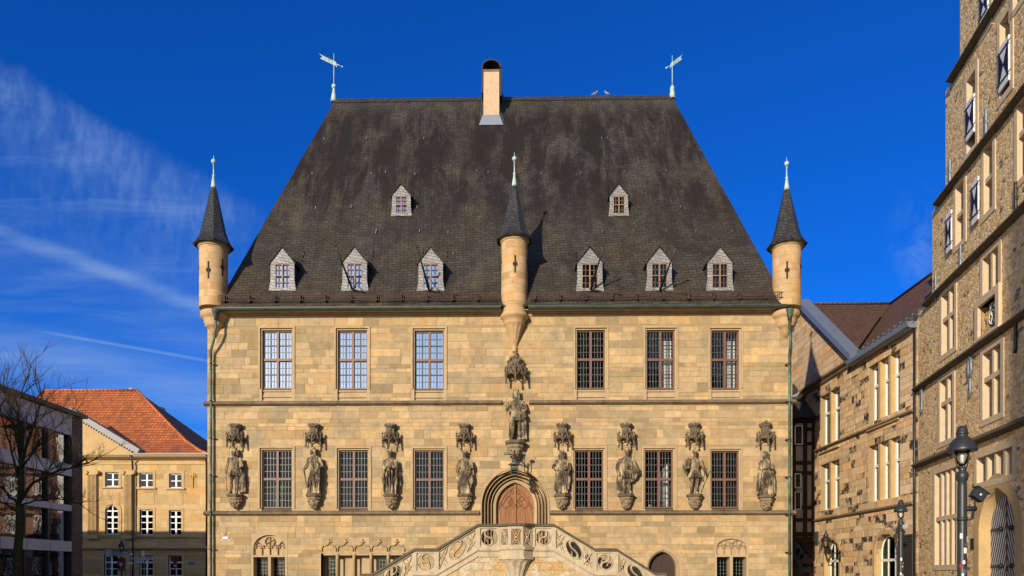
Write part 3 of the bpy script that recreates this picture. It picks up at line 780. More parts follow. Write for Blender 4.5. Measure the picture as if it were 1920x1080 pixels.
# middle
cy=-.12; r=.545; cx=onY(964.5,520,cy)[0]
Tm=turret(cx,cy,r,lvl(964,566,cy-.4),lvl(964,449,cy-.4),lvl(964,338,cy),lvl(964,286,cy),lvl(964,298,cy),((R(4),lvl(964,496,-.6)),(R(82),lvl(964,496,0)),(R(-80),lvl(964,496,0))),0)
z1=lvl(964,566,-.6); z0=lvl(964,598,-.5)
m=MB(); m.lathe([(.40,z0-.16),(.45,z0-.1),(.42,z0-.02),(.48,z0+.04),(.53,z0+.12),(.585,z0+.16),(.585,z0+.22),(.54,z0+.28),(.51,z0+.36),(.48,z0+.55),(.51,z1-.05),(r,z1+.02)],cx,cy,36)
# fluted cone
zb=lvl(964,652,-.2); n=48
def flute(j): return 1-.06*(j%3==0)
rings=[]
for k in range(9):
    t=k/8; rr=.10+.32*t**1.15; z=zb+(z0-.14-zb)*t
    rings.append([m.av((cx+rr*(1-.07*(abs((j%4)-2)/2 if k not in(0,8) else 0))*math.sin(2*math.pi*j/n),cy*t+ -.0-rr*(1-.07*(abs((j%4)-2)/2 if k not in(0,8) else 0))*math.cos(2*math.pi*j/n),z)) for j in range(n)])
for k in range(8):
    for j in range(n): q=(j+1)%n; m.fi([rings[k][j],rings[k][q],rings[k+1][q],rings[k+1][j]],0,None,None,False)
m.lathe([(.03,zb-.16),(.09,zb-.13),(.12,zb-.07),(.08,zb-.02),(.14,zb+.02),(.10,zb+.05)],cx,-.05,14)
m.build('corbel',M['turret'],Tm); CXM=cx
# downpipes
for (sx,side) in ((396,1),(1480,-1)):
    x=onY(sx,800,-.15)[0]; y=-.17; zt=lvl(sx,588,-.4); xg=onY(405 if side>0 else 1480,576,-.45)[0]
    m=MB()
    m.lathe([(.07,zt-.28),(.09,zt-.12),(.15,zt+.02),(.17,zt+.1),(.17,zt+.16)],xg,-.47,10)
    m.tube([(xg,-.47,zt-.2),(xg-.01*side,-.46,zt-.62),(xg-.08*side,-.40,zt-.95),(x+.01*side,-.22,zt-1.5),(x,y,zt-1.8),(x,y,.05)],.052,10)
    z=zt-2
    P=m.build('downpipe',M['pipe'],TH)
    m=MB()
    while z>.3:
        m.lathe([(.056,z-.03),(.068,z-.02),(.068,z+.02),(.056,z+.03)],x,y,10); m.box(x+side*.07,x+side*.14,y-.02,y+.18,z-.02,z+.02); z-=1.55
    m.build('pipe_bracket',M['iron'],P)
# ------------------------------------------------------------------ canopies and corbels (parts of the town hall)
def octpt(r,k,n=8,off=.5): a=2*math.pi*(k+off)/n; return r*math.sin(a),-r*math.cos(a)
def canopy(X,Y,Z,s=1.0,crown=False,big=False):
    m=MB(lambda p:(X+p[0]*s,Y+p[1]*s,Z+p[2]*s))
    R1=.37 if not big else .42
    # tower
    if not big:
        m.lathe([(.20,.50),(.21,.55),(.19,.58),(.19,.84),(.26,.90),(.26,.96)],0,0,8,0,a0=math.pi/8,sm=False)
        for k in range(8):
            x,y=octpt(.225,k,8,0); m.box(x-.055,x+.055,y-.05,y+.05,.95,1.02)
        if crown:
            m.ball((0,-.1,1.06),.09,8,6); m.ball((-.13,-.12,1.03),.05); m.ball((.13,-.12,1.03),.05)
        for k in (-1,0,1):
            x,y=octpt(.195,k,8,0); m.box(x-.04,x+.04,y-.02,y+.03,.6,.8)
    else:
        m.lathe([(.36,.45),(.36,.62),(.30,.66),(.30,.8),(.24,.9),(.16,1.02),(.08,1.12),(.05,1.3)],0,0,8,0,a0=math.pi/8,sm=False)
        for k in range(16):
            x,y=octpt(.29+.03*(k%2),k,16,0); m.ball((x,y,.72+.1*(k%3)),.06,6,4)
            x,y=octpt(.2,k,16,0); m.ball((x,y,.95+.06*(k%2)),.05,6,4)
    m.lathe([(R1-.09,.36),(R1-.06,.44),(.19,.53)],0,0,6,0,a0=0,sm=False)
    # gablets between hanging pendants; one pendant hangs at the front
    V=[octpt(R1,k,6,0) for k in (-2,-1,0,1,2)]
    for a0,a1 in zip(V[:-1],V[1:]):
        P0=Vector((a0[0],a0[1],0)); P1=Vector((a1[0],a1[1],0)); w=(P1-P0).length/2; mid=(P0+P1)/2; ux=(P1-P0).normalized(); nn=Vector((ux.y,-ux.x,0))
        def q(a,b,d=0): return mid+ux*a+nn*d+Vector((0,0,b))
        inn=[(-w+.02,.10)]+[(-w+.02+(w-.02)*(1-math.cos(t*math.pi/2/5)), .14+.20*math.sin(t*math.pi/2/5)) for t in range(6)]
        inn=inn+[(-a,b) for a,b in inn[::-1][1:]]
        out=[(-w,.10),(-w,.28),(-w*.5,.36),(0,.50),(w*.5,.36),(w,.28),(w,.10)]
        poly=out+inn[::-1]
        A=[m.av(q(a,b,.02)) for a,b in poly]; B=[m.av(q(a,b,-.04)) for a,b in poly]
        m.fi(A,0); m.fi(B[::-1],0)
        for i in range(len(poly)):
            j=(i+1)%len(poly); m.fi([A[j],A[i],B[i],B[j]],0)
        m.tube([q(-w,.24,.03),q(-w*.4,.38,.05),q(0,.53,.05)],.022,5); m.tube([q(w,.24,.03),q(w*.4,.38,.05),q(0,.53,.05)],.022,5)
        c=q(0,.56,.05); m.ball(c,.036,6,4); m.ball(c+ux*.045,.026,6,4); m.ball(c-ux*.045,.026,6,4); m.ball(c+Vector((0,0,.05)),.026,6,4)
    for (x,y) in V:
        x*=1.02;y*=1.02
        m.tube([(x,y,-.04),(x,y,.02),(x,y,.1),(x,y,.34),(x,y,.52)],[.012,.05,.032,.026,.014],6)
        m.ball((x,y,.0),.045,6,4)
        m.box(x-.062,x+.062,y-.018,y+.018,.56,.595); m.box(x-.018,x+.018,y-.018,y+.018,.48,.67)
        m.ball((x,y,.38),.042,6,4)
    return m.build('canopy',M['darkstone'],TH)
def corbel(X,Y,Z,s=1.0,seed=1):
    """Z = level the statue stands on"""
    g=random.Random(seed); m=MB(lambda p:(X+p[0]*s,Y+p[1]*s,Z+p[2]*s))
    m.lathe([(.28,-.13),(.33,-.10),(.35,-.06),(.35,-.03),(.32,.0)],0,0,8,1,a0=math.pi/8,sm=False)
    m.lathe([(.24,-.25),(.28,-.2),(.28,-.13)],0,0,8,0,a0=math.pi/8,sm=False)
    m.lathe([(.05,-.62),(.10,-.57),(.15,-.48),(.20,-.38),(.25,-.25)],0,.02,12,0)
    for k in range(26):
        a=g.uniform(-1.7,1.7); z=g.uniform(-.56,-.27); rr=.10+.16*(z+.6)/.35
        m.ball((rr*math.sin(a),.02-rr*math.cos(a),z),g.uniform(.03,.055),7,5,0,None,(1,1,g.uniform(.6,1.2)))
    return m.build('corbel',[M['corbelst'],M['darkstone']],TH)
M['corbelst']=stone_mat('corbel_stone',(.27,.2,.125),.45,5,.6,False)
ST=[440.5,588.5,732,871,1054.5,1174.5,1302.5,1436]
for i,px in enumerate(ST):
    x,z=onY(px if i else 441,842 if i<4 else 841,-.22)
    canopy(x,-.16,z+.09,.93,crown=(i==7))
    cxp=[440.5,588.5,733,872,1053,1174.5,1303,1437.5][i]
    x,z=onY(cxp,926.5 if i!=7 else 929,-.22); corbel(x,-.17,z,1.0,i)
CX0,z=onY(967.5,724,-.2); canopy(CX0-.02,-.18,z+.1,1.05,big=True)
CXc,zC=onY(966,827,-.25); corbel(CXc,-.22,zC,1.3,33)

# ------------------------------------------------------------------ statues: one continuous carved body each
def loft(m,secs,n=40,cap=True):
    """sections (z, rx, ry, cx, cy, fold amplitude, fold count, phase)"""
    rings=[]
    for (z,rx,ry,cx,cy,am,nf,ph) in secs:
        ring_=[]
        for j in range(n):
            a=2*math.pi*j/n
            k=1+1.7*am*(math.sin(nf*a+ph)+.5*math.sin((nf*1.7)//1*a+ph*2.3+1))
            ring_.append(m.av((cx+rx*k*math.sin(a),cy-ry*k*math.cos(a),z)))
        rings.append(ring_)
    for i in range(len(rings)-1):
        for j in range(n): q=(j+1)%n; m.fi([rings[i][j],rings[i][q],rings[i+1][q],rings[i+1][j]],0,None,None,True)
    m.fi(rings[0][::-1],0); m.fi(rings[-1],0)
def hand(m,p,d,s=1):
    p=Vector(p); d=Vector(d).normalized(); side=d.cross(Vector((0,-1,0.2))).normalized()
    m.ball(p,.042*s,8,6)
    for k in range(4):
        b=p+side*(.026*(k-1.5))*s; l=[.06,.075,.07,.055][k]*s
        m.tube([b,b+d*l*.6,b+d*l+Vector((0,.02,-.01))],[.013*s,.012*s,.010*s],5)
    b=p+side*.045*s; m.tube([b,b+d*.04*s+side*.02*s],[.014*s,.011*s],5)
def head(m,x,y,z,turn=0,beard=0,hair='short',hat=None):
    z+=.01
    def q(a,b,h): return (x+a*math.cos(turn)-b*math.sin(turn),y+a*math.sin(turn)+b*math.cos(turn),z+h)
    m.ball(q(0,0,.03),.106,14,10,0,None,(.9,1,1.08)); m.ball(q(0,-.03,-.05),.082,12,8,0,None,(.88,.95,1.05))
    m.tube([q(0,-.09,.035),q(0,-.118,-.012)],[.012,.022],6)           # nose
    for sg in (-1,1):
        m.ball(q(sg*.035,-.09,.045),.013,6,4); m.tube([q(sg*.06,-.075,.065),q(sg*.015,-.097,.062)],.012,5); m.ball(q(sg*.093,.01,.01),.024,6,5,0,None,(.5,1,1.4))
        m.ball(q(sg*.045,-.07,-.02),.028,6,5)
    m.tube([q(-.03,-.092,-.045),q(0,-.1,-.042),q(.03,-.092,-.045)],.011,5)
    if hair=='short': m.ball(q(0,.03,.06),.112,12,8,0,None,(1,.95,1))
    if hair=='long':
        m.ball(q(0,.03,.06),.115,12,8); 
        for sg in (-1,1): m.tube([q(sg*.095,0,.06),q(sg*.12,.02,-.05),q(sg*.115,.03,-.16)],[.04,.05,.035],7)
    if beard: 
        m.ball(q(0,-.065,-.10),.07,10,8,0,None,(1,.8,1.1+beard)); m.ball(q(0,-.05,-.10-.09*beard),.05,8,6,0,None,(1,.9,1.3))
    if hat=='crown':
        m.lathe([(.098,z+.07),(.11,z+.085),(.108,z+.13),(.085,z+.13)],x,y,14)
        for k in range(7): a=2*math.pi*k/7; m.tube([(x+.105*math.sin(a),y-.105*math.cos(a),z+.12),(x+.115*math.sin(a),y-.115*math.cos(a),z+.20)],[.026,.012],5)
    if hat=='cap': m.lathe([(.10,z+.07),(.12,z+.09),(.125,z+.17),(.10,z+.20),(.02,z+.21)],x,y,12)
    if hat=='helm':
        m.lathe([(.112,z+.04),(.118,z+.08),(.10,z+.15),(.05,z+.19)],x,y,12); m.tube([(x,y-.09,z+.14),(x,y-.02,z+.23),(x,y+.1,z+.20),(x,y+.15,z+.1)],[.02,.04,.04,.03],6)
def arm(m,pts,r=(.078,.062,.045),hd=None):
    m.tube(pts,list(r),9); m.ball(pts[0],r[0]*1.05,8,6); m.ball(pts[1],r[1]*1.02,8,6)
    if hd: hand(m,pts[-1],hd)
def leg(m,hip,knee,ank,toe):
    m.tube([hip,tuple((Vector(hip)*.5+Vector(knee)*.5)+Vector((0,-.02,0))),knee,tuple(Vector(knee)*.65+Vector(ank)*.35+Vector((0,.025,0))),ank],[.10,.09,.062,.066,.045],10)
    m.ball(knee,.064,8,6); m.tube([ank,tuple(Vector(ank)*.4+Vector(toe)*.6),toe],[.05,.052,.035],7)
    m.ball((ank[0],ank[1]+.02,ank[2]-.02),.052,7,5)
def drape(m,pts,r): m.tube(pts,r,7)
def robed(m,w=1.0,am=.07,nf=9,ph=0,lean=0):
    loft(m,[(0,.30*w,.21,0,0,am,nf,ph),(.10,.285*w,.20,0,0,am,nf,ph+.1),(.45,.255*w,.19,lean*.2,0,am*.9,nf,ph+.35),(.85,.235*w,.185,lean*.5,0,am*.6,nf,ph+.6),(1.10,.20*w,.165,lean*.8,0,am*.35,nf,ph+.8),(1.28,.225*w,.17,lean,0,.02,6,0),(1.42,.235*w,.155,lean,.0,.01,5,0),(1.50,.20*w,.13,lean,.01,0,5,0),(1.545,.10,.095,lean,.01,0,5,0),(1.62,.06,.062,lean,0,0,5,0)])
def mantle(m,w=1.0,z0=.12,am=.05,ph=0):
    loft(m,[(z0,.36*w,.15,0,.12,am,11,ph),(z0+.4,.345*w,.15,0,.11,am,11,ph+.3),(.9,.33*w,.155,0,.09,am*.8,11,ph+.6),(1.2,.305*w,.16,0,.07,am*.5,9,ph+.8),(1.42,.275*w,.15,0,.045,.02,7,0),(1.52,.21*w,.12,0,.03,0,5,0),(1.56,.11,.09,0,.02,0,5,0)])
def tunic(m,nf=12,zs=.72,wb=.27):
    loft(m,[(zs,wb,.21,0,0,.07,nf,0),(zs+.12,wb*.93,.195,0,0,.06,nf,.1),(zs+.28,.205,.165,0,0,.03,nf,.2),(1.08,.185,.15,0,0,.01,6,0),(1.2,.215,.17,0,-.01,0,6,0),(1.36,.235,.165,0,-.005,0,6,0),(1.46,.225,.14,0,0,0,6,0),(1.53,.11,.1,0,.01,0,5,0),(1.62,.06,.062,0,0,0,5,0)])
def s_knight_shield(m):
    tunic(m); leg(m,(-.10,0,.82),(-.12,-.06,.48),(-.14,-.01,.07),(-.18,-.17,.03)); leg(m,(.10,0,.82),(.10,-.03,.46),(.09,.03,.07),(.13,-.14,.03))
    m.lathe([(.215,1.02),(.225,1.05),(.215,1.08)],0,0,14,sy=.8)
    head(m,0,-.02,1.73,.0,.6,'long','crown')
    arm(m,[(-.245,0,1.42),(-.33,-.02,1.12),(-.30,-.14,.86)],hd=(0,-.2,-1)); arm(m,[(.245,0,1.42),(.34,.0,1.15),(.27,-.16,1.02)],hd=(-.6,-.6,0))
    m.tube([(-.30,-.18,.93),(-.27,-.2,.35),(-.25,-.2,.06)],[.022,.02,.008],6); m.tube([(-.38,-.18,.86),(-.22,-.19,.87)],.016,6)
    m.tube([(-.36,.05,1.15),(-.39,-.05,.95),(-.36,-.1,.8)],[.05,.05,.02],7)
    loft(m,[(.06,.13,.05,.30,.06,.1,5,0),(.5,.13,.06,.31,.05,.1,5,.4),(1.0,.12,.08,.28,.06,.08,5,.8),(1.4,.12,.09,.18,.06,.02,5,1)])
    m.lathe([(.03,1.36),(.19,1.37),(.25,1.41),(.20,1.47),(.1,1.52)],0,0,14,sy=.75)
def s_toga(m):
    robed(m,.93,.075,8,.4,.02); head(m,-.06,-.02,1.73,R(-28),0,'long')
    arm(m,[(-.235,0,1.40),(-.30,-.03,1.12),(-.36,-.15,.98)],hd=(-.8,-.4,.1)); arm(m,[(.25,0,1.40),(.36,0,1.12),(.22,-.18,1.04)],hd=(-.8,-.3,.2))
    for k in range(6):
        t=k/5; drape(m,[(-.22+.05*t,-.10,1.42-.12*t),(0,-.205,1.26-.15*t),(.20,-.14,1.20-.22*t),(.30,-.03,1.12-.26*t)],[.022,.03,.032,.02])
    for k in range(5):
        drape(m,[(.26-.06*k,-.17,1.0),(.28-.08*k,-.2,.6),(.25-.1*k,-.2,.1)],[.02,.032,.02])
    m.tube([(-.36,-.19,1.02),(-.30,-.2,.55),(-.27,-.2,.25)],[.03,.03,.03],7); m.tube([(.2,-.2,1.0),(.14,-.24,.75)],[.05,.03],7)
def s_clasp(m):
    robed(m,.86,.06,10,1.2); mantle(m,.92,.10,.045,.5); head(m,-.03,-.03,1.71,R(12),.25,'short','cap')
    arm(m,[(-.26,0,1.38),(-.30,-.10,1.10),(-.08,-.24,1.15)],(.09,.075,.05),hd=(1,-.2,0)); arm(m,[(.26,0,1.38),(.30,-.10,1.10),(.06,-.25,1.12)],(.09,.075,.05),hd=(-1,-.2,.1))
    for sg in (-1,1):
        drape(m,[(sg*.28,-.05,1.2),(sg*.31,-.12,.8),(sg*.26,-.14,.4),(sg*.28,-.12,.12)],[.05,.07,.05,.04]); drape(m,[(sg*.1,-.2,1.0),(sg*.12,-.22,.5),(sg*.12,-.21,.06)],[.02,.03,.03])
    drape(m,[(0,-.22,1.08),(.01,-.24,.6),(0,-.22,.06)],[.025,.03,.03]); m.box(-.07,.07,-.30,-.22,1.06,1.16)
def s_drape(m):
    robed(m,.98,.06,9,2.1,.0); head(m,-.03,-.02,1.72,R(-8),.2,'short','crown')
    arm(m,[(-.24,0,1.4),(-.36,.02,1.08),(-.36,-.12,.82)],(.085,.08,.05),hd=(-.2,-.2,-1)); arm(m,[(.24,0,1.4),(.35,.0,1.12),(.24,-.17,1.08)],(.085,.075,.05),hd=(-.8,-.4,0))
    for k in range(6):
        t=k/5; drape(m,[(-.16+.03*t,-.11,1.46-.05*t),(0,-.19,1.36-.2*t),(.14,-.13,1.45-.14*t)],[.015,.026,.018])
    for k in range(5):
        t=k/4; drape(m,[(-.20,-.13,1.05-.25*t),(.05,-.22,.88-.25*t),(.24,-.14,1.02-.2*t)],[.018,.028,.02])
    for sg,x in ((-1,-.33),(1,.30)): drape(m,[(x,-.02,1.0),(x*1.02,-.06,.6),(x*.85,-.05,.2)],[.05,.06,.03])
def s_hip(m):
    robed(m,.95,.05,12,.2); mantle(m,.95,.16,.04,1.5); head(m,-.02,-.02,1.72,R(6),.0,'long','cap')
    m.ball((0,-.10,1.50),.11,10,8,0,None,(1,.6,1.9)); m.ball((.02,-.14,1.33),.08,10,8,0,None,(1,.6,1.7))
    arm(m,[(-.27,0,1.40),(-.43,-.02,1.17),(-.24,-.16,1.06)],(.09,.08,.05),hd=(1,-.2,-.2)); arm(m,[(.27,0,1.38),(.33,-.02,1.05),(.27,-.14,.86)],(.08,.065,.05),hd=(-.1,-.3,-1))
    for k in range(5):
        t=k/4; drape(m,[(-.22,-.12,1.34-.06*t),(.02,-.22,1.10-.1*t),(.26,-.12,1.32-.22*t)],[.018,.026,.02])
    for k in range(4): drape(m,[(.30+.02*k,-.03,.95-.05*k),(.34,-.05,.5),(.30-.03*k,-.06,.2)],[.03,.04,.02])
    for sg in (-1,1): m.tube([(sg*.11,-.12,.05),(sg*.14,-.26,.03)],[.06,.04],7)
def s_mantle(m):
    tunic(m,10,.66,.25); leg(m,(-.09,0,.8),(-.09,-.05,.46),(-.10,0,.07),(-.15,-.16,.03)); leg(m,(.10,0,.8),(.12,-.05,.46),(.14,0,.07),(.19,-.16,.03))
    loft(m,[(.5,.40,.16,-.02,.1,.06,11,0),(.9,.40,.19,0,.06,.05,11,.3),(1.15,.36,.2,0,.02,.04,9,.5),(1.36,.285,.19,0,0,.02,7,0),(1.5,.2,.13,0,0,0,5,0),(1.56,.1,.09,0,0,0,5,0)])
    loft(m,[(.02,.24,.1,-.12,.14,.06,7,0),(.6,.3,.12,-.1,.12,.06,7,.4),(1.0,.3,.12,0,.1,.03,7,.4)])
    head(m,.02,-.04,1.71,R(4),.35,'short','cap')
    arm(m,[(-.27,0,1.38),(-.40,-.03,1.08),(-.34,-.1,.76)],(.1,.1,.07)); arm(m,[(.27,0,1.38),(.42,-.03,1.12),(.46,-.12,.95)],(.1,.08,.05),hd=(.5,-.3,-.3))
    for k in range(6):
        t=k/5; drape(m,[(-.25+.02*t,-.12,1.40-.1*t),(.02,-.23,1.16-.13*t),(.22,-.16,1.34-.12*t)],[.016,.024,.018])
    m.tube([(.42,-.16,1.0),(.62,-.2,.84)],[.022,.015],6); m.tube([(.46,-.05,1.1),(.50,0,.9),(.38,.02,.6)],[.1,.09,.03],8)
def s_knight_helmet(m):
    tunic(m,14,.68,.30); leg(m,(-.12,0,.8),(-.15,-.05,.46),(-.17,.0,.07),(-.22,-.16,.03)); leg(m,(.10,0,.8),(.10,-.02,.46),(.06,.03,.07),(.08,-.13,.03))
    m.lathe([(.2,1.02),(.215,1.05),(.2,1.08)],0,0,14,sy=.8)
    head(m,-.01,-.02,1.72,R(-6),.15,'short','helm')
    arm(m,[(-.24,0,1.42),(-.40,-.03,1.2),(-.36,-.18,1.12)],(.085,.075,.05),hd=(.8,-.3,.2)); arm(m,[(.24,0,1.42),(.36,-.02,1.16),(.42,-.12,.95)],(.085,.07,.05),hd=(.5,-.3,-.6))
    m.ball((-.36,-.12,1.33),.15,12,9,0,None,(1,1,1.15)); m.tube([(-.44,-.12,1.5),(-.40,-.1,1.56),(-.30,-.08,1.5)],[.03,.06,.03],7); m.ball((-.48,-.1,1.2),.09); m.ball((-.44,-.16,1.08),.07); m.tube([(-.52,-.05,1.3),(-.5,-.02,1.05),(-.36,0,.85)],[.06,.07,.03],7)
    m.tube([(.56,-.16,1.12),(.43,-.16,.9),(.12,-.16,.16)],[.02,.028,.008],6); m.tube([(.34,-.16,.86),(.54,-.16,.95)],.018,6)
    for sg in (-1,1): m.ball((sg*.25,0,1.43),.105,9,7)
def s_lady(m):
    robed(m,.98,.05,14,.3); mantle(m,1.16,.02,.035,.2); head(m,-.03,-.04,1.72,R(5),0,'long','crown')
    arm(m,[(-.24,0,1.38),(-.29,-.12,1.12),(-.12,-.23,1.14)],(.085,.075,.045),hd=(.9,-.2,.3)); arm(m,[(.24,0,1.38),(.29,-.12,1.10),(.06,-.24,1.16)],(.085,.075,.045),hd=(-.9,-.2,.2))
    m.tube([(-.20,-.2,1.66),(-.10,-.27,1.3),(-.06,-.27,1.12)],[.02,.022,.02],6)
    for k in range(7): x=-.18+.06*k; drape(m,[(x,-.19,1.0),(x*1.15,-.215,.5),(x*1.3,-.22,.05)],[.014,.02,.018])
    for sg in (-1,1): drape(m,[(sg*.24,-.12,1.3),(sg*.32,-.10,.7),(sg*.38,-.06,.05)],[.025,.045,.04])
def s_emperor(m):
    tunic(m,12,.70,.25); leg(m,(-.11,0,.82),(-.14,-.06,.46),(-.17,-.01,.07),(-.22,-.17,.03)); leg(m,(.10,0,.82),(.11,-.04,.46),(.11,.02,.07),(.14,-.15,.03))
    loft(m,[(.04,.16,.10,.24,.10,.08,7,0),(.6,.17,.11,.24,.09,.08,7,.5),(1.1,.2,.13,.14,.07,.05,7,.9),(1.46,.2,.12,.02,.05,.02,5,1)])
    loft(m,[(.04,.09,.08,-.22,.12,.08,5,0),(.9,.1,.08,-.2,.1,.06,5,.5),(1.4,.1,.08,-.12,.08,.02,5,.5)])
    head(m,-.02,-.02,1.73,R(-4),.9,'long','crown')
    m.lathe([(.245,1.3),(.26,1.38),(.2,1.48),(.1,1.54)],0,.0,14,sy=.78)
    arm(m,[(-.25,0,1.42),(-.37,-.03,1.15),(-.37,-.18,1.10)],(.085,.07,.05),hd=(-.1,-.9,.4)); arm(m,[(.25,0,1.42),(.36,0,1.18),(.22,-.18,1.25)],(.09,.075,.05),hd=(-.5,-.5,.5))
    m.tube([(-.38,-.22,.95),(-.38,-.22,1.12),(-.38,-.22,1.9)],[.022,.02,.008],6); m.tube([(-.47,-.22,1.14),(-.29,-.22,1.14)],.018,6); m.ball((-.38,-.22,.93),.03)
    m.ball((.20,-.24,1.32),.07,10,8); m.tube([(.28,-.12,1.05),(.36,-.1,.85)],[.05,.04],7)
def make_statue(fn,label,pxc,pyt,pyb,hloc,Y=-.24,mat='statue',wx=.95):
    fold=.45 if fn.__name__ in ('s_knight_shield','s_knight_helmet','s_emperor') else 1.0
    m=MB(); fn(m)
    x,z=onY(pxc,pyb,Y); zt=onY(pxc,pyt,Y)[1]
    k=(zt-z)/hloc; zmin=min(v[2] for v in m.v)
    m.v=[(v[0]*k*wx,v[1]*k,(v[2]-zmin)*k) for v in m.v]
    o=m.build('statue',M[mat],None,(0,0,0))
    md=o.modifiers.new('r','REMESH'); md.mode='VOXEL'; md.voxel_size=.014; md.use_smooth_shade=True
    dg=bpy.context.evaluated_depsgraph_get(); me=bpy.data.meshes.new_from_object(o.evaluated_get(dg))
    o.modifiers.clear(); old=o.data; o.data=me; bpy.data.meshes.remove(old)
    cs=[(v.co.copy(),v.normal.copy()) for v in me.vertices]; buf=[]
    for c,nn in cs:
        f=min(1,max(0,(1.42-c.z)/.2)); c=c+nn*(mnoise.noise(c*9)*.006+mnoise.noise(c*24)*.006+f*fold*(abs(mnoise.noise(Vector((c.x*11+c.z*1.5,c.y*11,c.z*2.2+pxc))))-.25)*.08); buf.extend(c)
    me.vertices.foreach_set('co',buf); me.update()
    if not me.materials: me.materials.append(M[mat])
    o.location=(x,Y,z)
    return tag(o,label,'statue','statues on the town hall facade')
SPEC=[(s_knight_shield,'bare legged crowned stone knight with long cape, nearest the left downpipe',440,839,925.5,1.93),
(s_toga,'stone figure in a diagonally draped toga, second statue from the left downpipe',589,840,926,1.86),
(s_clasp,'stone figure in cap and wide mantle with hands clasped at the chest',732,842.5,926,1.92),
(s_drape,'stone figure in a loose swagged robe, just left of the arched door',872,843,927,1.92),
(s_hip,'long bearded stone figure with hand on hip, just right of the arched door',1054,844,926,1.93),
(s_mantle,'stone figure in broad mantle with legs showing, between first two windows right of door',1174.5,840,926,1.92),
(s_knight_helmet,'stone knight in pleated skirt holding a slanting sword, left of the last window',1303,843,926,1.91),
(s_lady,'stone figure in a wide full length cloak, nearest the right downpipe',1437,845,928,1.93)]
for fn,lab,px,t,b,h in SPEC: make_statue(fn,lab,px,t,b,h)
make_statue(s_emperor,'tallest stone figure, a crowned ruler with upright sword above the arched door',968.5,729,826,1.95,-.28)

# ------------------------------------------------------------------ portal
def arch_pts(cx,w,zs,h,zb,n=14):
    Rr=(h*h+w*w)/(2*w); th=math.atan2(h,Rr-w); P=[(cx-w,zb)]
    for k in range(n+1):
        a=th*k/n; P.append((cx+(Rr-w)-Rr*math.cos(a),zs+Rr*math.sin(a)))
    return P+[(2*cx-x,z) for x,z in P[::-1][1:]]
def arch_sweep(mb,cx,zs,zb,prof,n=14,m=0):
    """prof: list of (half width, rise, y); surface swept round the arch"""
    prev=None
    for (w,h,y) in prof:
        cur=[mb.av((x,y,z)) for x,z in arch_pts(cx,w,zs,h,zb,n)]
        if prev:
            for i in range(len(cur)-1): mb.fi([prev[i],prev[i+1],cur[i+1],cur[i]],m)
        prev=cur
zb=ZLAND-.3
def lp(t): return PWo+(PWi-PWo)*t, PHo+(PHi-PHo)*t
m=MB(); pr=[]
for t,y in ((-.09,.02),(-.09,-.05),(-.01,-.05),(.02,.0),(.03,.26),(.16,.30),(.175,.10),(.215,.10),(.23,.44),(.38,.47),(.395,.24),(.435,.24),(.45,.60),(.60,.62),(.615,.40),(.66,.40),(.675,.66),(.76,.66),(.78,.52),(.98,.56),(1.0,.60),(1.0,.85)):
    w,h=lp(t); pr.append((w,h,y))
arch_sweep(m,PX,PZS,zb,pr); PORT=m.build('portal',M['trim'],TH)
m=MB(); ap=arch_pts(PX,PWi+.03,PZS,PHi+.03,zb)
m.prism([p for p in ap if p[0]<=PX+1e-6][:-1]+[(PX-.008,ap[len(ap)//2][1]-.01),(PX-.008,zb)],.76,.84); 
m.prism([(PX+.008,zb),(PX+.008,ap[len(ap)//2][1]-.01)]+[p for p in ap if p[0]>PX+.01],.76,.84)
# tracery carved on the leaves
DT=M['door']
m.box(PX-.045,PX+.045,.70,.76,zb,PZS+PHi-.02)
zt=PZS-.12
for sg in (-1,1):
    for k in (1,):
        x=PX+sg*.42; m.box(x-.02,x+.02,.735,.76,zb,zt)
    for k in range(2):
        xc=PX+sg*(.23+.36*k); a=[(xc+.16*math.cos(t*math.pi/8),zt+.02+.14*math.sin(t*math.pi/8)) for t in range(9)]; m.strip(a,.035,.72,.76)
        a=[(xc+.07*math.cos(t*math.pi/5),zt+.26-.03*k+.07*math.sin(t*math.pi/5)) for t in range(10)]; m.strip(a,.03,.72,.76,closed=True)
    a=[(PX+sg*.06,zt+.2),(PX+sg*.12,zt+.42),(PX+sg*.25,zt+.56),(PX+sg*.2,zt+.75)]; m.strip(a,.035,.72,.76)
    a=[(PX+sg*.62,zt+.18),(PX+sg*.48,zt+.3),(PX+sg*.38,zt+.5),(PX+sg*.24,zt+.62)]; m.strip(a,.035,.72,.76)
    a=[(PX+sg*(.27+.1*math.cos(t*math.pi/5)),zt+.46+.1*math.sin(t*math.pi/5)) for t in range(10)]; m.strip(a,.03,.72,.76,closed=True)
    a=[(PX+sg*(.13+.06*math.cos(t*math.pi/5)),zt+.74+.08*math.sin(t*math.pi/5)) for t in range(10)]; m.strip(a,.028,.72,.76,closed=True)
    a=[(PX+sg*.68,zt-.0),(PX+sg*.66,zt+.22),(PX+sg*.5,zt+.5),(PX+sg*.3,zt+.76),(PX+sg*.05,zt+.95)]; m.strip(a,.04,.72,.76)
m.ball((PX,.70,zt+.18),.06)
m.build('door',M['door'],TH)
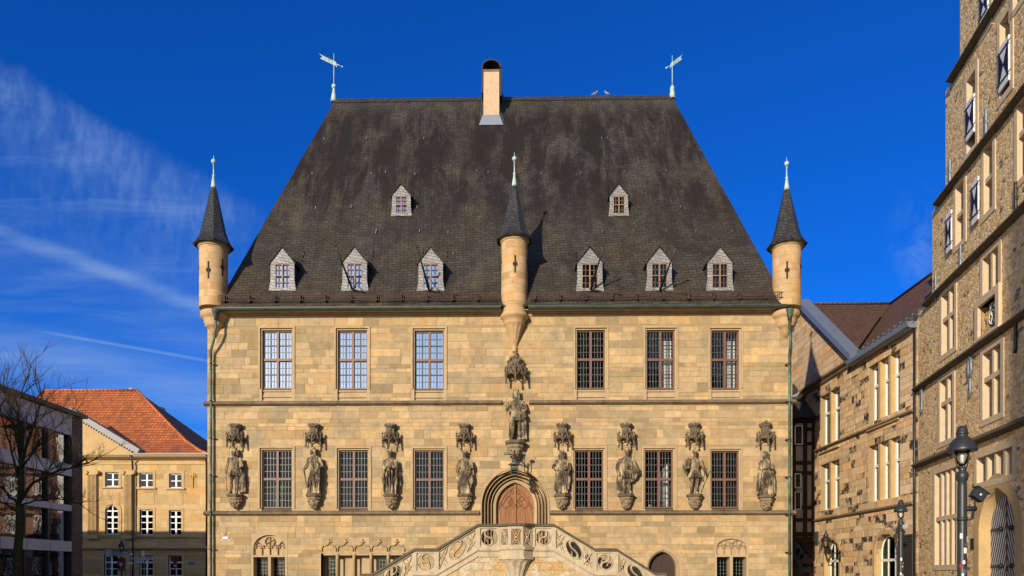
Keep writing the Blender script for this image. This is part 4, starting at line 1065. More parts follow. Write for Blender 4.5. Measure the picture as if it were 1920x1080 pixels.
# blind tracery windows low in the wall
def low_window(x0,x1,zt,kind):
    w=x1-x0; s=MB(); zl=onY(500,1040)[1]; zb=.75
    s.box(x0-.06,x1+.06,.11,.5,zl-.02,zt+.06)                    # recessed panel
    s.box(x0-.06,x0+.03,-.02,.5,zb,zl-.02); s.box(x1-.03,x1+.06,-.02,.5,zb,zl-.02); s.box(x0+.03,x1-.03,-.005,.5,zl-.10,zl-.02)
    s.box((x0+x1)/2-.06,(x0+x1)/2+.06,.01,.5,zb,zl-.1)
    s.box(x0-.06,x0+.01,-.012,.11,zl-.02,zt+.06); s.box(x1-.01,x1+.06,-.012,.11,zl-.02,zt+.06)
    # spandrels above the arch
    hs=zt-(zl+.30); cxm=(x0+x1)/2
    arc=[(cxm-(w/2-.03)*math.cos(math.pi*t/16),zl+.30+hs*math.sin(math.pi*t/16)) for t in range(17)]
    s.prism([(x0+.01,zl+.30)]+arc[:9]+[(cxm,zt+.06),(x0+.01,zt+.06)],-.010,.11); s.prism(arc[8:]+[(x1-.01,zl+.30),(x1-.01,zt+.06),(cxm,zt+.06)],-.010,.11)
    n=4; p=(w-.06)/n
    for k in range(n+1):
        x=x0+.03+k*p; s.strip([(x,zl-.02),(x,zl+.3)],.045,.015,.11)
    for k in range(n):
        xc=x0+.03+(k+.5)*p
        s.strip([(xc+p/2*math.cos(t*math.pi/8),zl+.28+.10*math.sin(t*math.pi/8)) for t in range(9)],.04,.02,.11)
        for q in (-1,1): s.ball((xc+q*p*.27,.06,zl+.29),.035,6,4)
    if kind==0:
        c=(cxm,zl+.55); s.strip([(c[0]+.2*math.cos(t*math.pi/9),c[1]+.2*math.sin(t*math.pi/9)) for t in range(18)],.045,.015,.11,closed=True)
        for k in range(6): a=k*math.pi/3+.5; s.strip([(c[0],c[1]),(c[0]+.18*math.cos(a),c[1]+.18*math.sin(a))],.035,.02,.11)
        for sg in (-1,1): s.strip([(cxm+sg*.62*w/1.4,zl+.36),(cxm+sg*.5*w/1.4,zl+.55),(cxm+sg*.4*w/1.4,zl+.42),(cxm+sg*.25*w/1.4,zl+.4)],.035,.02,.11)
    else:
        for sg in (-1,1):
            xc=cxm+sg*w*.25; s.strip([(xc+.27*math.cos(t*math.pi/10),zl+.36+.28*math.sin(t*math.pi/10)) for t in range(11)],.04,.015,.11)
            s.strip([(xc+.1*math.cos(t*math.pi/6),zl+.5+.1*math.sin(t*math.pi/6)) for t in range(12)],.03,.02,.11,closed=True)
        s.strip([(cxm-.3,zl+.72),(cxm,zl+.45),(cxm+.3,zl+.72)],.035,.02,.11)
    S=s.build('window',M['trim'],TH)
    for a,b in ((x0+.03,cxm-.06),(cxm+.06,x1-.03)):
        g=MB(); g.face([(a,.42,zb),(b,.42,zb),(b,.42,zl-.1),(a,.42,zl-.1)]); g.build('pane',M['leadglass'],S)
        g=MB(); 
        x=a
        while x<b: g.box(x-.009,x+.009,.395,.415,zb,zl-.1); x+=.13
        z=zb
        while z<zl-.1: g.box(a,b,.39,.41,z-.009,z+.009); z+=.15
        g.build('glazing_bar',M['lead'],S)
low_window(*GW[0],0); low_window(*GW[1],1)
# five ogee arches on colonnettes
m=MB(); xs=[onY(p,1050)[0] for p in (602,632,663.5,695.5,727.5,760)]
for k in range(5):
    a,b=xs[k],xs[k+1]; c=(a+b)/2; zt=onY(c,1022)[1]; zt=onY(680,1022.5)[1]; zlo=onY(680,1031)[1]; zf=onY(680,1013)[1]
    pth=[(a+.04,zlo-.06),(a+.04,zlo+.06),(a+.10,zt-.02),(c-.16,zt-.02),(c-.05,zt+.02),(c,zt+.12)]
    m.strip(pth,.06,-.09,.02); m.strip([(2*c-x,z) for x,z in pth],.06,-.09,.02)
    m.tube([(c,-.05,zt+.08),(c,-.05,zf)],[.035,.02],6); m.ball((c,-.05,zf-.06),.07,8,6); m.ball((c-.07,-.05,zf-.06),.04,7,5); m.ball((c+.07,-.05,zf-.06),.04,7,5); m.ball((c,-.05,zf+.03),.04,7,5)
    m.box(a+.1,b-.1,.0,.3,AZ1-.07,AZ1+.0)
for k in range(1,5):
    x=xs[k]; m.lathe([(.06,.8),(.06,AZ1-.22),(.085,AZ1-.2),(.06,AZ1-.16),(.07,AZ1-.1),(.11,AZ1-.03),(.11,AZ1+.02)],x,.05,12)
m.box(AX0-.07,AX0,-.03,.3,.8,AZ1+.05); m.box(AX1,AX1+.07,-.03,.3,.8,AZ1+.05)
W=m.build('window_arcade',M['trim'],TH)
m=MB(); m.box(AX0,AX1,.52,.6,.7,AZ1,0)
for k in (1,2): m.box(xs[k]+.16,xs[k+1]-.04,.40,.52,.75,AZ1-.02)
m.build('back_wall',M['trim'],W)
for k in (0,3,4):
    a,b=xs[k]+.14,xs[k+1]-.05; g=MB(); g.box(a,b,.47,.5,.8,AZ1-.12); g.build('pane',M['leadglass'],W)
    g=MB(); x=a
    while x<b+.01: g.box(x-.01,x+.01,.44,.46,.8,AZ1-.12); x+=(b-a)/4
    z=.85
    while z<AZ1-.1: g.box(a,b,.435,.455,z-.01,z+.01); z+=.17
    g.build('glazing_bar',M['lead'],W)
# side door
m=MB(); arch_sweep(m,SDX,SDZ,.1,[(SDW+.14,SDH+.14,.02),(SDW+.14,SDH+.14,-.03),(SDW,SDH,-.03),(SDW-.03,SDH-.03,.05),(SDW-.06,SDH-.06,.05),(SDW-.09,SDH-.09,.12),(SDW-.1,SDH-.1,.45)]); S=m.build('side_doorway',M['trim'],TH)
m=MB(); ap=arch_pts(SDX,SDW-.08,SDZ,SDH-.08,.1); m.prism(ap,.36,.42)
m.box(SDX-.012,SDX+.012,.345,.36,.1,SDZ+SDH-.15); m.build('door',M['darkdoor'],S)
# little blue plaque
x,z=onY(423,1007,0); p=MB(); p.box(x-.13,x+.13,-.035,-.016,z-.10,z+.02,0); p.box(x-.05,x+.05,-.035,-.016,z+.06,z+.15,1); 
for a in (-.15,.15):
    for b in (-.13,.15): p.box(x+a-.02,x+a+.02,-.03,-.016,z+b-.02,z+b+.02,2)
for k in range(2): p.box(x-.1,x+.1,-.0365,-.035,z-.03-.04*k,z-.015-.04*k,2)
p.build('plaque',[M['signgrey'],M['wood_light'],M['white']],TH)
# ------------------------------------------------------------------ entrance staircase
SS=thing('entrance_staircase','double stone staircase with pierced balustrade leading up to the arched town hall door','staircase',(PX,-1.2,0))
YS=-2.2
def sp(px,py): return onY(px,py,YS)
def prismz(m,poly,z0,z1,mi=0):
    a=sum(poly[i][0]*poly[(i+1)%len(poly)][1]-poly[(i+1)%len(poly)][0]*poly[i][1] for i in range(len(poly)))
    if a<0: poly=poly[::-1]
    A=[m.av((x,y,z0)) for x,y in poly]; B=[m.av((x,y,z1)) for x,y in poly]
    m.fi(A[::-1],mi); m.fi(B,mi)
    for i in range(len(poly)): j=(i+1)%len(poly); m.fi([A[i],A[j],B[j],B[i]],mi)
def plate(m,a0,a1,b0,b1,cx,cy,r,y0,y1,n=32,rz=None):
    rz=rz or r; outer=[];inner=[]
    ang=sorted(set([2*math.pi*k/n for k in range(n)]+[math.atan2(b-cy,a-cx)%(2*math.pi) for a in (a0,a1) for b in (b0,b1)]))
    for t in ang:
        c,s=math.cos(t),math.sin(t); k=min(((a1-cx)/c if c>1e-9 else (a0-cx)/c if c<-1e-9 else 1e9),((b1-cy)/s if s>1e-9 else (b0-cy)/s if s<-1e-9 else 1e9))
        outer.append((cx+c*k,cy+s*k)); inner.append((cx+c*r,cy+s*rz))
    N=len(ang)
    O=[m.av((x,y0,z)) for x,z in outer]; I=[m.av((x,y0,z)) for x,z in inner]; IB=[m.av((x,y1,z)) for x,z in inner]; OB=[m.av((x,y1,z)) for x,z in outer]
    for i in range(N):
        j=(i+1)%N; m.fi([O[i],O[j],I[j],I[i]],0); m.fi([I[i],I[j],IB[j],IB[i]],0); m.fi([OB[j],OB[i],IB[i],IB[j]],0); m.fi([O[j],O[i],OB[i],OB[j]],0)
def circ(cx,cy,r,n=20,a0=0,a1=2*math.pi): return [(cx+r*math.cos(a0+(a1-a0)*k/n),cy+r*math.sin(a0+(a1-a0)*k/n)) for k in range(n+1)]
HB=.90
def panel(name,p0,p1,flip=False,xfw=None,y=YS,kind='auto'):
    """pierced balustrade panel between two top points (x,z)"""
    x0,zt0=p0; x1,zt1=p1; L=x1-x0; k=(zt1-zt0)/L
    xf=(lambda p:(x0+p[0],p[1],zt0+k*p[0]-HB+p[2])) if not xfw else xfw
    m=MB(xf); b0,b1=.10,HB-.10; yb=y+.14
    m.box(0,L,y-.05,y+.17,0,b0); m.box(0,L,y-.02,y+.16,b1,HB-.0)
    for a in (0,L-.09): m.box(a,a+.09,y-.025,yb+.02,b0,b1)
    a0,a1=.09,L-.09; c=(a0+a1)/2; cy=(b0+b1)/2
    r=min((b1-b0)/2-.035,(a1-a0)/2-.03)
    if L<1.15:
        plate(m,a0,a1,b0,b1,c,cy,r,y+.035,yb)
        m.strip(circ(c,cy,r+.01)[:-1],.05,y-.005,y+.05,closed=True)
        s=[(c+( r/2*math.cos(t)),cy+r/2+r/2*math.sin(t)) for t in [math.pi/2+math.pi*q/10 for q in range(11)]]+[(c+r/2*math.cos(t),cy-r/2+r/2*math.sin(t)) for t in [math.pi/2-math.pi*q/10 for q in range(1,11)]]
        if flip: s=[(2*c-a,b) for a,b in s]
        m.strip(s,.10,y+.0,yb-.02)
        for q in (-1,1):
            fx=-1 if flip else 1
            m.strip([(c+fx*q*-.0+fx*q*.06,cy+q*.16),(c+fx*q*.14,cy+q*.02),(c+fx*q*.10,cy-q*.12)],.045,y+.02,yb-.03)
    else:
        rr=r*.98
        plate(m,c-rr-.06,c+rr+.06,b0,b1,c,cy,rr,y+.035,yb)
        m.strip(circ(c,cy,rr+.01)[:-1],.05,y-.005,y+.05,closed=True)
        s=[(c+(rr/2*math.cos(t)),cy+rr/2+rr/2*math.sin(t)) for t in [math.pi/2+math.pi*q/10 for q in range(11)]]+[(c+rr/2*math.cos(t),cy-rr/2+rr/2*math.sin(t)) for t in [math.pi/2-math.pi*q/10 for q in range(1,11)]]
        if flip: s=[(2*c-a,b) for a,b in s]
        m.strip(s,.10,y+.0,yb-.02)
        for q in (-1,1):
            e0=c+q*(rr+.06); e1=a0 if q<0 else a1; w=e1-e0
            plate(m,min(e0,e1),max(e0,e1),b0,b1,(e0+e1)/2,cy-.02*q,abs(w)*.30,y+.06,yb-.01,rz=.16)
            m.strip([(e0,b0+.02),(e0+w*.35,cy-.12),(e0+w*.7,cy+.12),(e1,b1-.03)],.045,y+.0,y+.07)
            m.strip([(e0,b1-.02),(e0+w*.3,cy+.1),(e0+w*.7,cy-.14),(e1,b0+.03)],.045,y+.0,y+.07)
            m.strip([(e0+w*.3,b1-.03),(e0+w*.55,cy+.2),(e1,cy+.05)],.035,y+.01,y+.07)
            m.strip([(e0+w*.3,b0+.03),(e0+w*.55,cy-.2),(e1,cy-.05)],.035,y+.01,y+.07)
    return m.build('balustrade_panel',M['palestone'],SS)
def coping(p0,p1,y=YS):
    x0,z0=p0;x1,z1=p1; m=MB(lambda p:(x0+p[0],p[1],z0+(z1-z0)/(x1-x0)*p[0]+p[2]))
    m.sweepx([(y-.10,-.03),(y-.10,.03),(y-.02,.08),(y+.14,.08),(y+.22,.03),(y+.22,-.03)],0,x1-x0)
    return m.build('coping',M['capstone'],SS)
def footband(p0,p1,y=YS):
    x0,z0=p0;x1,z1=p1; m=MB(lambda p:(x0+p[0],p[1],z0+(z1-z0)/(x1-x0)*p[0]-HB+p[2]))
    m.sweepx([(y-.09,-.0),(y-.09,-.05),(y-.03,-.12),(y-.03,-.30),(y+.18,-.30),(y+.18,0)],0,x1-x0)
    return m.build('base_moulding',M['palestone'],SS)
off=.08
tops=lambda a:[(sp(x,y)[0],sp(x,y)[1]-off) for x,y in a]
LP=tops([(937,982),(896,982),(818.5,1028),(776.8,1028),(697,1075.5),(676,1075.5)])
RP=tops([(999,982),(1038,982),(1114.6,1028),(1155,1028),(1228,1073.5),(1249,1073.5)])
for P,fl in ((LP[::-1],0),(RP,1)):
    for i in range(len(P)-1):
        a,b=P[i],P[i+1]; coping(a,b)
        if b[0]-a[0]>.6:
            panel('p',a,b,flip=bool((i+fl)%2)); footband(a,b)
        else:
            m=MB(); m.box(a[0],b[0],YS-.06,YS+.2,0,a[1]-.03); m.build('newel_post',M['palestone'],SS)
# flank walls
for P in (LP,RP):
    q=P[:5]; poly=[(x,z-HB-.28) for x,z in q]+[(q[-1][0],0),(q[0][0],0)]
    m=MB(); m.prism(poly,YS+.02,-.02); m.build('flank_wall',M['patch'],SS)
m=MB(); m.box(LP[0][0],RP[0][0],YS+.03,-.02,0,LP[0][1]-HB-.05); m.box(LP[1][0]-.1,RP[1][0]+.1,YS+.2,-.01,LP[0][1]-HB-.06,LP[0][1]-HB+.0,0); m.build('landing',M['patch'],SS)
# treads behind the balustrade
for P,sg in ((LP,-1),(RP,1)):
    m=MB()
    for (a,b) in ((P[1],P[2]),(P[3],P[4])):
        n=6
        for k in range(n):
            xa=a[0]+(b[0]-a[0])*k/n; xb=a[0]+(b[0]-a[0])*(k+1)/n; z=a[1]+(b[1]-a[1])*k/n-HB-.02
            m.box(min(xa,xb),max(xa,xb),YS+.2,-.03,z-.35,z)
    m.build('step',M['trim'],SS)
# polygonal balcony bay in front of the door
zT=LP[0][1]; bx=[onY(p,1000,YS)[0] for p in (937.7,998)]; pj=.40
yF=YS-pj; c0=onY(955,1000,yF)[0]; c1=onY(980.5,1000,yF)[0]
plan=[(bx[0],YS+.1),(bx[0],YS-.02),(c0,yF),(c1,yF),(bx[1],YS-.02),(bx[1],YS+.1)]
def grow(e): cx=(bx[0]+bx[1])/2; return [(x+(e if x>cx else -e),y-(e if y<YS+.05 else 0)) for x,y in plan]
m=MB(); prismz(m,grow(.08),zT-.02,zT+.07); m.build('coping',M['capstone'],SS)
m=MB(); prismz(m,grow(.02),zT-HB-.31,zT-HB); prismz(m,grow(.07),zT-HB-.03,zT-HB+.08); prismz(m,grow(.06),zT-HB-.40,zT-HB-.31); m.build('base_moulding',M['palestone'],SS)
for (p0,p1) in ((plan[1],plan[2]),(plan[2],plan[3]),(plan[3],plan[4])):
    Wl=Wall(p0,(p1[0]-p0[0],p1[1]-p0[1])); L=math.hypot(p1[0]-p0[0],p1[1]-p0[1])
    m=MB(lambda p:(lambda q:(q[0],q[1],zT-HB+p[2]))(Wl.xf((p[0],p[1],0))))
    m.box(0,.07,0,.12,.08,HB-.02); m.box(L-.07,L,0,.12,.08,HB-.02); m.box(.07,L-.07,.01,.12,HB-.14,HB-.02); m.box(.07,L-.07,.0,.12,.08,.16)
    c=L/2; b=HB/2; w=L/2-.06
    for q in (-1,1):
        m.strip([(c+q*w,.14),(c+q*w*.55,b-.18),(c+q*.03,b),(c+q*w*.55,b+.18),(c+q*w,HB-.13)],.055,.0,.09)
        m.strip([(c-w*.8,b+q*.28),(c,b+q*.20),(c+w*.8,b+q*.28)],.04,.02,.09)
        m.ball((c,.03,b+q*.13),.045,6,4)
    m.ball((c,.02,b),.05,7,5)
    m.build('balustrade_panel',M['palestone'],SS)
m=MB(); n=48; bcx=(bx[0]+bx[1])/2+.0; zc1=zT-HB-.40; rings=[]
for k in range(11):
    t=k/10; rr=.22+.40*t**2.2; z=zc1-1.5*(1-t)
    R_=[]
    for j in range(n):
        f=1-.10*(abs((j%4)-2)/2 if 0<k<10 else 0); R_.append(m.av((bcx+rr*f*math.sin(2*math.pi*j/n),YS+.06-min(rr*f*1.0,.62)*math.cos(2*math.pi*j/n)*.82,z)))
    rings.append(R_)
for k in range(10):
    for j in range(n): q=(j+1)%n; m.fi([rings[k][j],rings[k][q],rings[k+1][q],rings[k+1][j]],0)
m.build('fluted_corbel',M['palestone'],SS)

# ------------------------------------------------------------------ lantern over the door
YL=-1.15
x,z=onY(964.5,890,YL); zt=onY(964.5,872,YL)[1]
LT=thing('hanging_lantern','small grey glazed lantern hanging on an iron bracket above the arched town hall door','lantern',(x,YL,z))
m=MB(); r=.20
for k in range(4):
    a=math.pi/4+k*math.pi/2; m.tube([(x+r*.8*math.sin(a),YL-r*.8*math.cos(a),z),(x+r*1.1*math.sin(a),YL-r*1.1*math.cos(a),zt)],.022,5)
    a2=a+math.pi/2
    for t in (0,.5,1): rr=r*(.8+.3*t); zz=z+(zt-z)*t; m.tube([(x+rr*math.sin(a),YL-rr*math.cos(a),zz),(x+rr*math.sin(a2),YL-rr*math.cos(a2),zz)],.018,4)
m.lathe([(r*1.25,zt),(r*1.3,zt+.03),(.07,zt+.14),(.05,zt+.22),(.02,zt+.24)],x,YL,8); m.box(x-.12,x+.12,YL-.12,YL+.12,z-.03,z)
m.build('frame',M['lead'],LT)
m=MB(); m.lathe([(r*.74,z+.01),(r*1.02,zt-.01)],x,YL,4,a0=math.pi/4,sm=False); m.build('pane',M['glass'],LT)
m=MB(); ztop=onY(965,850,YL)[1]
m.tube([(x,YL,zt+.22),(x,YL,ztop)],.02,6)
k=0
for q in range(4): m.ball((x,YL,zt+.28+q*.09),.045,8,6)
pA=Vector(pt(948,851,-.7)); pB=Vector(pt(983,851,-.7)); ctr=Vector((x,YL,zt+.4))
m.tube([ctr,pA],.022,6); m.tube([ctr,pB],.022,6); m.tube([pB,pt(984,885,-.5),pt(996,890,-.2),pt(999,898,-.12),pt(992,899,-.1)],.018,5)
m.tube([ctr,(x,-.3,zt+.55),(x,0,zt+.6)],.03,6)
m.build('bracket',M['iron'],LT)
m=MB()
for p in (pA,pB): m.box(p.x-.07,p.x+.07,p.y-.08,p.y+.05,p.z-.04,p.z+.06)
m.build('spotlight',M['lead'],LT)

# ------------------------------------------------------------------ annex on the right
XA=onY(1722,800,0)[0]
A=Wall((XA,0),(0,-1))
def arect(W,l,tl,r,br):
    s0,z1=W.at(l,tl); s1,z0=W.at(r,br); return s0,s1,z0,z1
sG,zG=A.at(1602,673); sP,zP=A.at(1503,571)
AN=thing('annex_house','sandstone house with black stained blocks and brown tiled roof right of the town hall','house',(XA,6,0))
AW=[(arect(A,1538.5,745,1575,823),2),(arect(A,1629,689,1687.5,768.5),3),(arect(A,1538.5,873,1574,951.5),2),(arect(A,1629,838,1687.5,931),3)]
aop=[(r[0],r[1],r[2],r[3]) for r,_ in AW]
BW=[]
for (l,r,ap,spz) in ((1547,1573,1013,1039),(1641,1682,1002.5,1035)):
    s0,_=A.at(l,spz); s1,_=A.at(r,spz); c=(s0+s1)/2; hw=(s1-s0)/2; za=A.at((l+r)/2,ap)[1]; zs=A.at((l+r)/2,spz)[1]; BW.append((c,hw,zs,za-zs))
    aop.append((c-hw,c+hw,.9,za,arch_half(hw,zs,za-zs)))
zst=[A.at(1716,943)[1],A.at(1716,769)[1]]
def acuts(za,zb):
    if zb<=zG+.05: return (-17.5,-.02)
    f=(zP-zb)/(zP-zG); return (sP-(sG-sP)*f,sP+(sG-sP)*f)
m=MB(A.xf); ra=random.Random(11)
masonry(m,-17.5,-.02,0,zG,aop,(.24,.40),(.35,.9),.5,ORANGE,.012,(.004,.014),stain=.22,rs=ra)
masonry(m,-17.5,-.02,zG,zP-.1,[],(.24,.4),(.5,1.1),.5,ORANGE,.012,(.003,.012),stain=0,rs=ra,cuts=acuts)
m.build('wall',[M['annexstone'],M['mortar']],AN)
m=MB(A.xf)
for z in zst:
    m.sweepx([(.05,z+.12),(-.13,z+.04),(-.13,z-.02),(-.04,z-.09),(.05,z-.09)],-16,-.3)
s1,z1=A.at(1600,677); m.sweepx([(.05,z1+.2),(-.25,z1+.12),(-.25,z1+.02),(-.12,z1-.08),(-.12,z1-.16),(-.03,z1-.25),(.05,z1-.25)],-17,s1)
m.build('string_course',M['band'],AN)
for (r,n) in AW:
    s0,s1,z0,z1=r; f=MB(A.xf); w=(s1-s0)/n
    for k in range(1,n): f.box(s0+k*w-.09,s0+k*w+.09,.03,.42,z0,z1)
    f.sweepx([(.3,z0+.02),(.3,z0-.1),(-.12,z0-.36),(-.12,z0-.40),(.06,z0-.40),(.44,z0-.3),(.44,z0+.02)],s0-.02,s1+.02)
    W_=f.build('window',M['redbstone'],AN)
    g=MB(A.xf); fr=MB(A.xf)
    for k in range(n):
        a=s0+k*w+(.09 if k else 0); b=s0+(k+1)*w-(.09 if k<n-1 else 0); yg=.30
        fr.box(a,a+.09,yg-.05,yg+.05,z0,z1); fr.box(b-.09,b,yg-.05,yg+.05,z0,z1); fr.box(a+.09,b-.09,yg-.05,yg+.05,z0,z0+.1); fr.box(a+.09,b-.09,yg-.05,yg+.05,z1-.1,z1)
        zm=z0+(z1-z0)*.64; fr.box(a+.09,b-.09,yg-.07,yg+.045,zm-.06,zm+.06)
        g.face([(a,yg+.02,z0),(b,yg+.02,z0),(b,yg+.02,z1),(a,yg+.02,z1)])
    fr.build('frame',M['white'],W_); g.build('pane',M['glass'],W_)
for (c,hw,zs,h) in BW:
    f=MB(A.xf); arch_sweep(f,c,zs,.9,[(hw+.2,h+.2,.02),(hw+.2,h+.2,-.03),(hw+.02,h+.02,-.03),(hw,h,.02),(hw-.01,h-.01,.36)],12); W_=f.build('window',M['redbstone'],AN)
    fr=MB(A.xf); 
    ap=arch_pts(c,hw-.06,zs,h-.06,.9,12); fr.strip(ap,.13,.26,.34)
    for sx in (-.33,.33): fr.box(c+sx*hw-.035,c+sx*hw+.035,.265,.335,.9,zs+h*.75)
    fr.box(c-hw+.08,c+hw-.08,.25,.33,zs-.42,zs-.3)
    fr.build('frame',M['white'],W_)
    g=MB(A.xf); g.prism(arch_pts(c,hw-.02,zs,h-.02,.9,12),.30,.305); g.build('pane',M['leadglass'],W_)
m=MB(A.xf); m.box(-17.4,-.1,.9,1.0,0,zG); m.build('added_dark_backing',M['interior'],AN)  # added dark sheet in place of the annex's dim rooms
m=MB(); m.box(XA+.5,XA+9.5,.02,.4,0,zG-.3); m.box(XA+9.1,XA+9.5,.4,17.5,0,zG-.3); m.build('wall',M['render_grey'],AN)
# roofs
def roofquad(m,P,u,mi=0):
    P=[Vector(p) for p in P]; ux=Vector(u).normalized(); n=(P[1]-P[0]).cross(P[2]-P[0]).normalized(); uy=n.cross(ux)
    if uy.z<0: uy=-uy
    m.face(P,mi,None,[((p-P[0]).dot(ux),(p-P[0]).dot(uy)) for p in P])
yG=-sG; yP=-sP; RX=zP-zG
m=MB()
zr=zP-.02
roofquad(m,[(XA-.25,yG-.0,zG-.22),(XA-.25,.0,zG-.22),(XA+RX,.0,zr),(XA+RX,yP,zr)],(0,-1,0))
roofquad(m,[(XA+RX,yP,zr),(XA+RX,.0,zr),(XA+2*RX,.0,zG),(XA+2*RX,yP,zG)],(0,1,0))
roofquad(m,[(XA-.1,yG,zG),(XA+RX,yP,zP),(XA-.1,yP,zP)],(1,0,0))
roofquad(m,[(XA-.1,yP,zP),(XA+RX,yP,zP),(XA+RX,2*yP-yG,zG),(XA-.1,2*yP-yG,zG)],(-1,0,0))
ANR=m.build('roof',M['browntile'],AN)
m=MB(); m.tube([(XA+.1,yP,zP+.03),(XA+RX,yP,zP+.03)],.09,8); m.tube([(XA+RX,yP,zP+.02),(XA+RX,0,zP+.02)],.09,8); m.build('ridge_capping',M['browntile'],ANR)
m=MB(); a=Vector((XA-.1,yG,zG+.03)); b=Vector((XA+RX,yP,zP+.03)); t=(b-a); e=t.normalized().cross(Vector((-.7,.7,1)).normalized())*.14
up=Vector((-.02,.02,.06)); m.face([a-e+up,a+e+up,a+t*.72+e+up,a+t*.72-e+up]); m.build('valley_flashing',M['signback'],ANR)
m=MB(A.xf); ex,ez=(sG-sP),(zG-zP); l=math.hypot(ex,ez); nx,nz=-ez/l*.30,ex/l*.30
m.prism([(sP,zP-.05),(sG+.06,zG-.08),(sG+.06+nx*.6,zG-.05+nz*.9),(sP+nx*.3,zP+nz*1.25)],-.30,.4); m.prism([(sP,zP-.05),(2*sP-sG,zG-.05),(2*sP-sG-nx*.6,zG+nz*.9),(sP,zP+nz*1.25)],-.28,.4); m.build('gable_coping',M['zinc'],ANR)
m=MB(A.xf); m.sweepx([(-.42,zG-.12),(-.42,zG-.32),(-.3,zG-.38),(.02,zG-.38),(.02,zG-.12)],sG+.05,-.05); m.build('gutter',M['zinc'],ANR)
m=MB(); 
for k in range(12):
    y=yG-.35-k*.49; x0=XA-.02; z=zG+.03
    m.prism([(x0-.0,z-.05),(x0+.02,z+.34),(x0+.07,z+.34),(x0+.32,z+.27),(x0+.30,z+.22),(x0+.09,z+.27),(x0+.07,z-.0)],y,y+.045)
for dz in (.12,.24): m.box(XA+.0,XA+.02,.05,yG-.3,zG+dz,zG+dz+.015)
m.build('snow_guard',M['lead'],ANR)
m=MB(A.xf); m.tube([(-.12,-.1,zG-.3),(-.12,-.1,.1)],.05,8); m.build('downpipe',M['darkmetal'],AN)
s0,z1=A.at(1527.5,998); s1,z0=A.at(1536,1022); m=MB(A.xf); m.box(s0,s1,-.05,.02,z0,z1)
for k in range(9): zz=z0+(z1-z0)*(k+.5)/9; m.box(s0+.03,s1-.03,-.08,-.05,zz-.02,zz+.01)
m.build('vent_grille',M['lead'],AN)
# board beside the lamp
s0,z1=A.at(1691,1003); s1,_=A.at(1714.5,1000); m=MB(A.xf)
NB=thing('notice_board','dark slatted wooden board fixed to the annex wall behind the smaller street lamp','board',A.xf((s0,-.05,.5)))
m.box(s0,s1,-.05,-.015,.45,z1,0); m.build('back_panel',M['darkmetal'],NB)
m=MB(A.xf); z=.5
while z<z1-.06: m.box(s0+.04,s1-.04,-.085,-.05,z,z+.05); z+=.085
m.build('slat',M['slatboard'],NB); m=MB(A.xf)
for q in (s0,s1-.04): m.box(q,q+.04,-.095,-.05,.45,z1)
m.box(s0+.04,s1-.04,-.095,-.05,z1-.05,z1); m.build('frame',M['slatboard'],NB)
# wall lantern
s0,z0=A.at(1576,1028); P=Vector(A.xf((s0,-.75,z0)))
WLn=thing('wall_lantern','black lantern on a scrolled iron wall bracket beside the arched windows of the annex','wall lantern',tuple(P))
def lantern(m,g,x,y,z,s=1):
    m.lathe([(.05*s,z),(.10*s,z+.06*s),(.09*s,z+.1*s)],x,y,8)
    for k in range(6):
        a=k*math.pi/3; m.tube([(x+.09*s*math.sin(a),y-.09*s*math.cos(a),z+.1*s),(x+.19*s*math.sin(a),y-.19*s*math.cos(a),z+.48*s)],.012*s,5)
    m.lathe([(.21*s,z+.46*s),(.24*s,z+.5*s),(.22*s,z+.55*s),(.12*s,z+.66*s),(.11*s,z+.7*s),(.12*s,z+.74*s),(.05*s,z+.84*s),(.06*s,z+.88*s),(.01,z+.95*s)],x,y,12)
    g.lathe([(.085*s,z+.1*s),(.18*s,z+.47*s)],x,y,12)
m=MB();g=MB(); lantern(m,g,P.x,P.y,P.z-.1,1.05); m.build('lantern_body',M['iron'],WLn); g.build('pane',M['lampglass'],WLn)
m=MB(A.xf); m.tube([(s0,-.75,z0-.1),(s0,-.75,z0-.28),(s0,-.0,z0-.22)],.03,6); m.tube([(s0,-.62,z0-.28),(s0,-.4,z0-.55),(s0,-.15,z0-.5),(s0,-.02,z0-.62)],.024,6); m.box(s0-.06,s0+.06,-.05,-.01,z0-.7,z0-.1); m.build('bracket',M['iron'],WLn)

# ------------------------------------------------------------------ half-timbered link across the passage
TY=10.6
HT=thing('half_timbered_house','dark timbered house bridging the shaded passage beside the town hall','house',(14,TY,0))
zb=onY(1510,1008,TY)[1]; ze=onY(1510,786,TY)[1]; x0,x1=XR+.0,XA-.02
m=MB(); m.box(x0,x1,TY,TY+.2,zb,ze); m.build('wall',M['infill'],HT)
m=MB()
for px in (1488,1509.5,1525.5): x=onY(px,900,TY)[0]; m.box(x-.11,x+.11,TY-.05,TY,zb,ze)
for py in (1001,975,952,887,868,832,805,790): z=onY(1510,py,TY)[1]; m.box(x0,x1,TY-.06,TY-.052+.05,z-.1,z+.1)
m.box(x0,x1,TY-.35,TY+.2,zb-.25,zb+.05); m.box(x0,x1,TY-.2,TY+.1,ze-.1,ze+.1)
m.build('timber_frame',M['timber'],HT)
for (l,t,r,b) in ((1489,798,1504,834),(1489,888,1501,915),(1489,922,1501,956)):
    a=rect((l,t,r,b),TY); window(HT,a[0],a[1],a[2],a[3],cols=2,rows=2,yg=TY-.04,fw=.05,wood='white',mull=False,transom=False,barw=.04,leadm='white')
m=MB(); zr=onY(1510,735,TY+2.5)[1]; roofquad(m,[(x0,TY-.45,ze),(x1+.0,TY-.45,ze),(x1,TY+3,zr+.6),(x0,TY+3,zr+.6)],(1,0,0)); m.build('roof',M['slate'],HT)
m=MB(); m.box(x0,x1,TY+3.5,TY+3.7,0,zb); m.box(x0+.0,x0+.4,TY,TY+3.5,0,zb); m.build('passage_wall',M['interior'],HT)  # the passage's shade is put into the near-black walls
